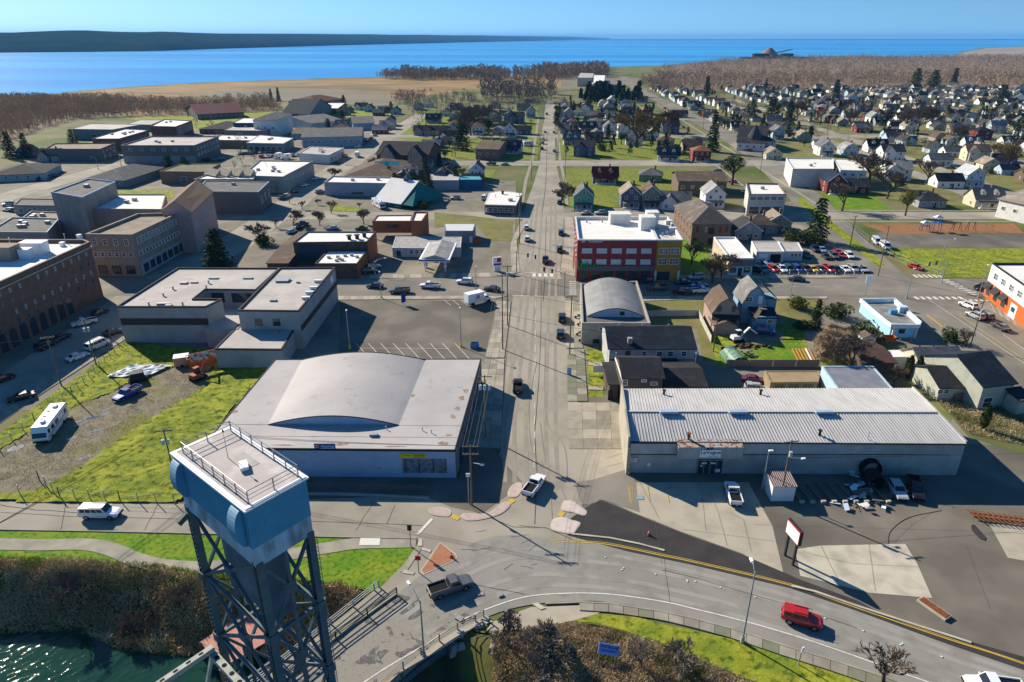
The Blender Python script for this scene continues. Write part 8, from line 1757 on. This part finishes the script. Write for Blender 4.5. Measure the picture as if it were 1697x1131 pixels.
for reg,band_,kd,x,y in gt:
 key=(reg,band_,kd);tc_[key]=tc_.get(key,0)+1;nk={'bare':'leafless tree','bush':'dark shrub','round':'round evergreen','conifer':'pointed conifer'}[kd]
 tree({'bare':'leafless_tree','bush':'shrub'}.get(kd,'garden_tree'),'%s, %s of its kind from left, among houses of %s row %s'%(nk,ORD[min(19,tc_[key]-1)],ORD[band_],wh[reg]),(x,y,0),rr.uniform(2,3.4)if kd=='bush' else rr.uniform(5,10)*(1.35 if kd=='conifer' else 1),kd,rr.randrange(3),1.25,group='garden trees '+wh[reg])
for k,(x,y,s,lb,m)in enumerate([(1316,510,3.4,'yellow-green round bush in the yard behind the gambrel house',M_gold),(1380,525,4,'dark round bush beside the windblown pine',None),(1432,562,4,'dark glossy bush behind the tiny white shed',None),(1577,565,3,'dark bush at the end of the drive-in fence',None),(1325,545,2.6,'small dark bush on the yard edge',None),(1340,405,5,'wide dark hedge right of the big evergreen',None),(1310,402,5,'wide dark hedge left of the big evergreen',None),(440,405,4,'rounded hedge beside the brown canopy',None),(700,345,3.4,'dark shrub below the chapel',None),(1158,413,3,'dark bush beside the hipped brown hall',None),(1235,985,0,'',None),(260,998,3.6,'dark green bush on the river bank',None),(15,985,3.2,'dark green bush at the left edge of the bank',None),(690,1035,0,'',None),(1443,270,3.5,'dark bushes between the white blocks',None),(1000,250,4.5,'dark bush beside the slate blue corner house',None)]):
 if s:p=P(x,y,float(bank_h(*P(x,y)[:2]))if y>930 else 0);tree('shrub',lb,p,s,'bush',k%3,1.1,cat='shrub',m=m)
bk=[(-260,930),(0,935),(60,938),(150,938),(250,945),(330,962),(360,975),(395,1010),(330,1030),(230,1062),(150,1062),(60,1052),(-260,1040)]
zb=lambda x,y:bank_h(x,y)
brush('bramble_thicket','brown dead brambles and weeds covering the left river bank',PL(bk),90000,2.0,M_brush,50,zb,.30,lump=2.6)
rs=np.random.RandomState(6);xs,ys=np.arange(-95,30,.36),np.arange(36,68,.36);X,Y=np.meshgrid(xs,ys);Z=-5.19+rs.uniform(-.04,.04,X.shape)+.03*vnoise(X,Y,1.6,7);nx=len(xs);a=(np.arange(len(ys)-1)[:,None]*nx+np.arange(nx-1)).ravel()
np_o=link('river_ripples',np_mesh('river_ripples',np.stack([X.ravel(),Y.ravel(),Z.ravel()],1),np.concatenate([np.stack([a,a+1,a+nx+1],1),np.stack([a,a+nx+1,a+nx],1)]),M_river),None,kind='structure')
brush('bank_grass','yellow-green rank grass at the top of the left river bank',PL([(-260,922),(0,925),(250,935),(420,962),(560,965),(600,978),(560,985),(400,985),(250,972),(130,960),(0,950),(-260,950)]),16000,1.0,M_moss,51,zb,.4)
brush('bramble_thicket','tan dead undergrowth on the slope right of the bridge',PL([(812,1053),(850,1046),(945,1036),(1030,1050),(1185,1108),(1256,1140),(1250,1240),(800,1240),(815,1120)]),90000,.9,mat('tan_dead_weeds',(.50,.38,.23),.95,col2=(.30,.21,.12),scale=.4,col3=(.09,.10,.03),scale3=.2,lo3=.52,hi3=.66),52,zb,.24)
brush('yard_thicket','tangle of bare brown shrubs behind the drive-in',PL([(1345,575),(1375,548),(1430,560),(1435,600),(1470,608),(1380,606),(1355,605)]),14000,2.3,MATS['tan_dead_weeds'],53,None,.5)
brush('bramble_thicket','brown weeds beside the bridge end and park lawn',PL([(430,985),(560,972),(600,984),(560,1010),(470,1045),(420,1015)]),6000,1.4,M_brush,54,zb,.5)
brush('meadow_tufts','mossy tussocks of the vacant lot grass',lotpoly,50000,.34,M_moss,55,None,.20,lump=1.2)
brush('weed_strip','strip of weeds along the warehouse side wall',PL([(1035,700),(1040,700),(1045,790),(1040,792)]),700,1.6,M_moss,56,None,.4)
brush('rough_weeds','dry weeds on the rough ground by the right edge',PL([(1545,655),(1620,668),(1720,690),(1720,745),(1605,720)]),6000,.5,MATS['tan_dead_weeds'],57,None,.35)
for k,(v,x,y,h)in enumerate([(1,900,1100,5),(1,930,1125,4.5),(0,880,1145,5.5),(2,1060,1125,4),(1,1120,1131,4.5),(0,100,985,5),(1,215,1020,4.5),(2,300,1000,4),(0,830,1080,4)]):
 p=P(x,y,-1.5);tree('leafless_shrub','leafless pale shrub, %s of those on the river banks'%ORD[k],(p.x,p.y,float(bank_h(p.x,p.y))),h,'bare',v,1.25,group='leafless shrubs on the river banks',m=M_twigp if k<5 else M_twig)
b=MB();rr=random.Random(4)
for k in range(60):q=P(rr.choice([rr.uniform(405,450),rr.uniform(730,840)]),rr.uniform(1000,1110),-3.5);s=rr.uniform(.5,1.5);b.box((q.x,q.y,float(bank_h(q.x,q.y))+.1),(s,s*.8,s*.7),rr.uniform(0,3),top=.6)
tag(b.build('riprap',M_plast,None),'grey boulders along the water beneath the bridge','boulders',kind='stuff')
rr=random.Random(31)
fb=MB();pal=[flat(WC[c])for c in('white','pale blue','cream','grey')]+[shingle(RC[c])for c in('charcoal','grey','brown')]
for x,y,_ in rest:
 w_,d_,he_,ri_=rr.uniform(8,12),rr.uniform(8,10),rr.choice((3.2,3.4,5.4)),rr.uniform(2.4,3.6);W_,R_=gable(w_,d_,he_,ri_,ridge=rr.choice('xy'),kind=rr.choice(('gable','gable','hip')))
 for q,mi in((W_,rr.choice((0,0,0,1,2,3))),(R_,rr.choice((4,4,5,6)))):fb.add([(x+a,y+c,z)for a,c,z in q.v],q.f,mi)
tag(fb.build('far_houses',pal,None),'crowd of tiny far houses before the woods at right','houses',kind='stuff')
p=P(328,1030,-4.6);tag(MB().box((0,0,0),(2.4,1.8,2),.5,top=.5).build('boulder',M_plast,None,p),'single large boulder at the foot of the left bank','boulder')
q_=PL([(1130,152),(1697,150),(1900,152),(1900,262),(1500,262),(1290,235),(1190,215)])
wood('far_garden_trees','scattered dark evergreens between the far right houses',q_,330,7.5,M_ever,61,70,conic=True,wid=.28,cat='trees');wood('far_garden_trees','scattered bare trees between the far right houses',q_,420,8,MATS['brown_twigs'],62,46,wid=.42,cat='trees')
q_=PL([(180,275),(330,205),(620,205),(590,262),(480,340),(560,352),(640,345),(560,362),(440,350),(400,372),(470,300),(300,300)])
wood('street_trees','small bare street trees scattered among the downtown blocks',q_,46,6,M_twig,65,90,wid=.42,cat='trees')
q_=PL([(640,178),(905,168),(900,262),(720,262)]);wood('garden_trees_left','bare trees and hedges between the houses left of the far avenue',q_,60,9,M_twig,63,60,wid=.4,cat='trees');q_=PL([(925,168),(1060,168),(1150,225),(1180,262),(925,262)]);wood('garden_trees_middle','evergreens between the houses right of the far avenue',q_,60,8,M_ever,64,90,conic=True,wid=.3,cat='trees')
# chip terminal out on the water
p=P(1282,97.5,-1);t=thing('loading_terminal','dark shipping pier with brown chip pile out on the water','pier',p);b=MB();b.box((0,0,2),(230,40,5));b.build('wharf',M_dark,t);b=MB();b.tube((-10,20,4),(-10,20,34),42,6,n=12);b.build('chip_pile',mat('wood_chips',(.25,.15,.08),.95),t);b=MB();b.bar((-60,0,6),(60,0,30),4,4);b.build('conveyor',M_steel,t)
for x,w_ in((-50,50),(40,40)):b=MB();b.box((x,-10,10),(w_,22,13));b.build('shed',M_under,t)
# ------------------------------------------------------------------ poles, wires, lamps, fences, play equipment
def top_h(x,y,yt):p=P(x,y);u=(yt-565.5)/FOC;return p,H+(-_sp-u*_cp)*(p.y/(_cp-u*_sp))
def upole(label,x,y,yt,arm=1,rz=0,tr=0,lamp=0,m=None,r=.15,h=None):
 p,hh=top_h(x,y,yt);h=h or hh;t=thing('utility_pole',label,'utility pole',(p.x,p.y,0),R(rz));b=MB();b.tube((0,0,0),(0,0,h),r,r*.7,n=8);b.build('pole',m or M_wood,t)
 for k in range(arm):
  z=h-.35-k*1.3;b=MB();b.box((0,.12,z),(2.4,.12,.14));b.build('crossarm',M_wood,t)
  for s in(-1.05,-.5,.5,1.05):b=MB();b.tube((s,.12,z+.05),(s,.12,z+.25),.05,n=5);b.build('insulator',M_steel,t)
 for k in range(tr):s=(k-(tr-1)/2)*.75;b=MB();b.tube((s,-.35,h-2.6),(s,-.35,h-1.7),.24,n=10);b.build('transformer',flat((.40,.46,.50),.5),t)
 if lamp:b=MB();b.tube((0,0,h*.72),(1.5*lamp,-.9,h*.75),.04,n=5);b.build('lamp_arm',M_steel,t);b=MB();b.box((1.7*lamp,-1,h*.75),(.6,.28,.18));b.build('lamp_head',M_wsign,t)
 return Vector((p.x,p.y,h)),R(rz)
def wires(label,a,c,offs=(-1.05,-.5,.5,1.05),dz=-.1,sag=.03,r=.02,n=8):
 (pa,ra),(pc,rc)=a,c;b=MB();L=(pc-pa).length
 for s in offs:
  A=pa+Vector((math.cos(ra)*s,math.sin(ra)*s,dz));C=pc+Vector((math.cos(rc)*s,math.sin(rc)*s,dz));pts=[A.lerp(C,k/n)-Vector((0,0,4*sag*L*(k/n)*(1-k/n)))for k in range(n+1)];b.path(pts,r,3)
 t=b.build('power_lines',M_wire,None,kind='stuff');tag(t,label,'power lines')
A1=upole('leaning wooden pole with crossarm at the tip of the flooring store corner',782,838,738,2,0,0,1);A2=upole('wooden pole with two crossarms and transformers beside the flooring store wall',805,725,622,1,0,3)
A3=upole('tall steel-banded pole nearest on the left avenue pavement',833,580,455,1,0,0,0);A4=upole('pole with transformers at the main crossing, left side',841,540,440,1,0,1);A5=upole('wooden pole at the left kerb beyond the crossing',861,404,318,2,0,0);A6=upole('far avenue pole beside the white-roofed shop',881,300,240,2,0);A7=upole('far avenue pole by the big lawn',893,262,225,1);A8=upole('small far pole near the avenue end',901,205,180,1)
B1=upole('wooden pole leaning behind the storage shed with lamp and transformer',1293,830,730,1,10,1,1);W1=upole('big wooden pole at the edge of the vacant lot',102,640,558,1,25,0);W2=upole('wooden pole with transformers behind the white van',160,607,530,1,25,2);W3=upole('pole with twin transformers half hidden by the tower head',285,772,712,1,10,2);W4=upole('bare short pole beside the grey building',184,563,530,0)
E1=upole('wooden pole with transformers below the east crossing',1608,574,500,1,35,2);E2=upole('tall pole at the car lot corner',1455,458,375,1,35,0);E3=upole('pole by the hedge at the top of the east avenue',1408,410,358,1,30);E4=upole('far east avenue pole by the white block',1260,285,245,1,30);E5=upole('far east avenue pole by the church',1165,215,180,1,30);Y1=upole('thin pole in the yard beside the pink shed',1182,583,530,0);N1=upole('slim pole standing in front of the club hall',944,588,490,1,0);N2=upole('slim pole at the avenue verge above the club',936,300,235,1);N3=upole('far right verge pole',925,260,215,1)
for a,c,lb in[(A1,A2,'lines along the flooring store'),(A2,A3,'lines from the transformer pole up the avenue'),(A3,A4,'short lines at the crossing'),(A4,A5,'lines over the main crossing'),(A5,A6,'lines up the left side of the avenue'),(A6,A7,'lines past the big lawn'),(A7,A8,'farthest avenue lines'),(W1,W2,'lines between the vacant lot poles'),(W3,A1,'lines behind the tower head'),(E2,E3,'lines up the east avenue'),(E3,E4,'lines along the east avenue verge'),(E1,E2,'lines over the east crossing'),(E4,E5,'farthest east avenue lines'),(N2,N3,'lines on the right verge of the avenue'),(N1,N2,'lines past the club hall')]:wires('sagging power '+lb,a,c,sag=.012)
wires('power lines leaving the frame at the left edge',W1,(W1[0]+Vector((-40,-14,.5)),R(25)),sag=.01);wires('power lines crossing the street at lower left',W3,(Vector((-75,48,9)),R(100)),sag=.012,r=.03);wires('low wires across the works yard',B1,(B1[0]+Vector((60,4,-1)),0),offs=(0,.4),dz=-3,sag=.004)
for k,(xa,ya,xb,yb,z)in enumerate([(833,520,1095,560,9),(841,480,965,505,8)]):wires(['service wires across the avenue to the dark-roofed house','service wires across the crossing'][k],(P(xa,ya,z),0),(P(xb,yb,z-1),0),offs=(0,.5),sag=.02)
def lamp(label,x,y,yt,rz=180,arm=2.2,h=None,twin=0,base=None):
 p,hh=top_h(x,y,yt);h=h or hh;t=thing('street_lamp',label,'street lamp',(p.x,p.y,0),R(rz));b=MB();b.tube((0,0,0),(0,0,h),.12,.07,n=8);b.build('pole',M_steel,t)
 if arm:
  b=MB();b.path([Vector((0,0,h-.6)),Vector((arm*.3,0,h)),Vector((arm*.7,0,h+.35)),Vector((arm,0,h+.4))],.05,5);b.build('arm',M_steel,t)
 for s in((-1,1)if twin else(1,)):b=MB();b.box(((arm+.25)*s if arm else .3*s,0,h+(.38 if arm else .1)),(.75,.32,.18),top=.8);b.build('lamp_head',M_wsign,t)
 b=MB();b.tube((0,0,0),(0,0,.9),.28,.2,n=8);b.build('base',base or M_steel,t)
lamp('tall curved-arm lamp on the right kerb of the bridge',703,1090,995,125,2.4);lamp('tall lamp on the mossy verge below the curved road',1230,1065,948,90,1.2);lamp('parking lot lamp with yellow base beside the U-shaped building',580,578,516,90,0,base=M_ysign);lamp('parking lot lamp with yellow base near the rubbish skip',764,575,512,90,0,base=M_ysign);lamp('curved-arm lamp beside the ball field corner',1554,455,400,20,3);lamp('lamp at the kerb by the left end of the crossing street',632,495,452,90,0,base=M_ysign);lamp('slim lamp before the white sport utility car',789,482,443,90,0);lamp('curved-arm lamp beside the dark brown office',622,456,432,20,3);lamp('lamp beside the hipped grey office',163,281,262,160,2.5);lamp('lamp before the grey three-storey block',201,275,252,160,2.5);lamp('steel mast at the drive-in corner of the east crossing',1502,495,446,0,0);lamp('steel mast before the orange and white building',1621,494,440,0,0);lamp('white post lamp left of the storage shed',1263,812,748,0,0);lamp('small lamp in the plaza',445,300,270,150,2)
for k,(x,y,rz,n)in enumerate([(856,455,-35,2),(935,492,145,2),(1560,470,200,2),(950,447,160,1)]):   # signals on mast arms
 p=P(x,y);t=thing('traffic_signal','traffic signals hung on a steel arm, '+['left corner of the main crossing','club hall corner of the main crossing','ball field corner of the east crossing','red store corner of the main crossing'][k],'traffic signal',(p.x,p.y,0),R(rz));b=MB();b.tube((0,0,0),(0,0,7.2),.16,.12,n=8);b.tube((0,0,6.6),(7,0,7),.08,n=6);b.build('mast',M_steel,t,kind='stuff')
 for j in range(n):b=MB();b.box((4+j*2.6,0,6.5),(.4,.3,1.15));b.build('signal_head',M_dark,t)
def fence(name,label,px,h,m,step=2.4,board=False,cat='fence'):
 L=PL(px);o=L[0];t=thing(name,label,cat,o)
 for a,c in zip(L,L[1:]):
  n=max(1,int((c-a).length/step))
  for k in range(n+1):q=a.lerp(c,k/n)-o;b=MB();b.box((q.x,q.y,h/2),(.1,.1,h));b.build('post',m,t)
  for k in range(n if board else 0):q0,q1=a.lerp(c,(k+.02)/n)-o,a.lerp(c,(k+.98)/n)-o;b=MB();b.bar((q0.x,q0.y,h/2),(q1.x,q1.y,h/2),.06,h-.1);b.build('panel',m,t)
  if not board:
   for z in(.15,h*.55,h-.05):b=MB();q0,q1=a-o,c-o;b.tube((q0.x,q0.y,z),(q1.x,q1.y,z),.025,n=4);b.build('rail',m,t)
fence('wall','pinkish panel wall between the yard lawn and the alley',[(1203,608),(1357,608)],1.7,flat((.25,.19,.165)),4,True,'wall');fence('board_fence','white board fence behind the club hall lawn',[(1072,525),(1157,524),(1178,568)],1.7,flat((.42,.42,.38)),2.4,True);fence('mesh_fence','wire fence around the corner of the vacant lot',[(34,822),(66,798),(100,826),(200,832),(290,836)],2,M_steel);fence('mesh_fence','wire fence between hotel street and vacant lot',[(0,748),(58,700),(120,655),(206,572)],1.8,M_steel);fence('mesh_fence','long school fence along the east avenue verge',[(1400,372),(1440,405),(1480,430),(1560,462)],2.4,M_steel);fence('post_fence','low white post fence in front of the used cars',[(1262,456),(1430,456)],.9,M_wsign,2.6);fence('board_fence','low fence behind the blue drive-in',[(1455,567),(1598,568)],1,M_steel)
bs_=thing('backstop','wire baseball backstop at the corner of the ball field','backstop',P(1582,455));b=MB()
for x in(-4,-1.3,1.3,4):b.tube((x,0,0),(x,0,4.6),.06,n=5)
for z in(.1,1.6,3.1,4.6):b.tube((-4,0,z),(4,0,z),.05,n=4)
b.build('frame',M_steel,bs_,kind='stuff')
for k,(x,lb,c)in enumerate([(1531,'left blue and white play tower with slide','blue'),(1550,'tall blue play tower with white roof','blue'),(1584,'first blue swing frame','dark blue'),(1608,'second blue swing frame','dark blue'),(1636,'tan climbing dome on the bark','tan')]):
 p=P(x,383);t=thing('play_equipment',lb+' on the playground','play equipment',(p.x,p.y,.1));h=(3,5,3.2,3.2,2.4)[k];m=paint(c,CP[c])
 for sx in(-1.4,1.4):
  for sy in(-.8,.8):b=MB();b.tube((sx,sy,0),(sx*.8,sy*(.1 if k in(2,3)else .8),h),.1,n=5);b.build('post',m,t)
 b=MB();b.box((0,0,h if k>1 else h*.6),(2.6,.16 if k>1 else 1.8,.14));b.build('beam' if k>1 else 'platform',m,t)
 if k<2:b=MB();b.bar((1.2,0,h*.6),(4.2,-.6,.2),.7,.12);b.build('slide',M_wsign,t);b=MB();b.box((0,0,h+.3),(3,2.2,.8),top=.1);b.build('roof',M_wsign,t)
def sign(label,x,y,z,w,h,m,rz=0,txt=None,tm=None,ts=.5,name='sign'):
 p=P(x,y);t=thing(name,label,'sign',(p.x,p.y,0),R(rz));b=MB();b.tube((0,0,0),(0,0,z),.07,n=6);b.build('post',M_steel,t);b=MB();b.box((0,-.1,z),(w,.1,h));b.build('sign_board',m,t)
 if txt:text(txt,'lettering',ts,tm or M_black,t,(0,-.17,z),(R(90),0,0))
sign('white diamond-topped sign on a pole by the drive-in',1432,500,6.2,1.5,2.2,M_wsign,0);sign('blue upright sandwich sign on the right avenue pavement',943,622,1,.9,1.6,flat((.25,.50,.70)));sign('blue parking lot sign at the crossing street edge',669,506,2,1.3,2.4,MATS['deep_blue'],40);sign('white house sign with black picture on the pavement lawn',994,622,1.5,3,1.6,M_wsign,0);sign('small white road sign on the leaning corner pole',777,835,5.2,.6,.6,M_wsign);sign('dark street sign by the park path end',681,907,3.4,.6,.9,M_dark);sign('small sign post on the mossy verge',1323,1102,2.4,.35,.7,M_wsign,30);sign('thin pink pole sign at the yard kerb',1310,489,4.2,.3,.5,M_redp);sign('small octagonal sign behind the brick-red island',694,950,2.4,.7,.7,M_redp,180)
p=P(1007,1100,-.6);bsg=thing('water_sign','blue sign with dark blue lettering leaning on the slope among the weeds','sign',(p.x,p.y,float(bank_h(p.x,p.y))+1.5),R(-14));b=MB();b.box((0,0,.3),(3.1,.1,1.5));o_=b.build('sign_board',flat((.26,.36,.68)),bsg);bsg.rotation_euler=(R(-35),R(14),0);bsg.scale=(.78,)*3
for z,s in((.62,'WATERLINE'),(.1,'CROSSING')):text(s,'lettering',.5,MATS['deep_blue'],bsg,(0,-.08,z),(R(90),0,0))
for s in(-1.2,1.2):b=MB();b.box((s,.1,-1),(.14,.14,2.4));b.build('post',M_wood,bsg)
for k,(x,y)in enumerate([(958,528),(962,540),(960,556),(964,566)]):
 p=P(x,y);t=thing('motorcycle',ORD[k]+' parked motorcycle from the crossing, beside the club hall wall','motorcycle',(p.x,p.y,.16),R(200+k*7))
 for s in(-.7,.7):b=MB();b.tube((s,-.07,.32),(s,.07,.32),.32,n=12);b.build('wheel',M_tyre,t)
 b=MB();b.box((0,0,.5),(.8,.3,.4));b.bar((.3,0,.75),(.75,0,.35),.08,.08);b.build('frame',M_steel,t);b=MB();b.box((-.3,0,.82),(.7,.28,.12));b.build('seat',M_dark,t);b=MB();b.box((.15,0,.85),(.45,.3,.25),top=.7);b.build('fuel_tank',paint(['red','black','silver','yellow'][k],CP[['red','black','silver','yellow'][k]]),t);b=MB();b.bar((.42,-.4,1.08),(.42,.4,1.08),.05,.05);b.build('handlebar',M_steel,t)
# haze
hz=MB();hz.box((2000,19000,92),(112000,42000,204));hm=bpy.data.materials.new('air');hm.use_nodes=True;nt=hm.node_tree;nt.nodes.clear();out=node(nt,'ShaderNodeOutputMaterial');pv=node(nt,'ShaderNodeVolumePrincipled');pv.inputs['Density'].default_value=HAZE;pv.inputs['Color'].default_value=(.15,.48,1,1);pv.inputs['Anisotropy'].default_value=0.0
nt.links.new(pv.outputs[0],out.inputs['Volume']);hz.build('haze',hm,None,kind='stuff')
for nm in('label','category'):bpy.data.objects['haze'][nm]={'label':'thin bluish haze over the bay and the far hills','category':'haze'}[nm]
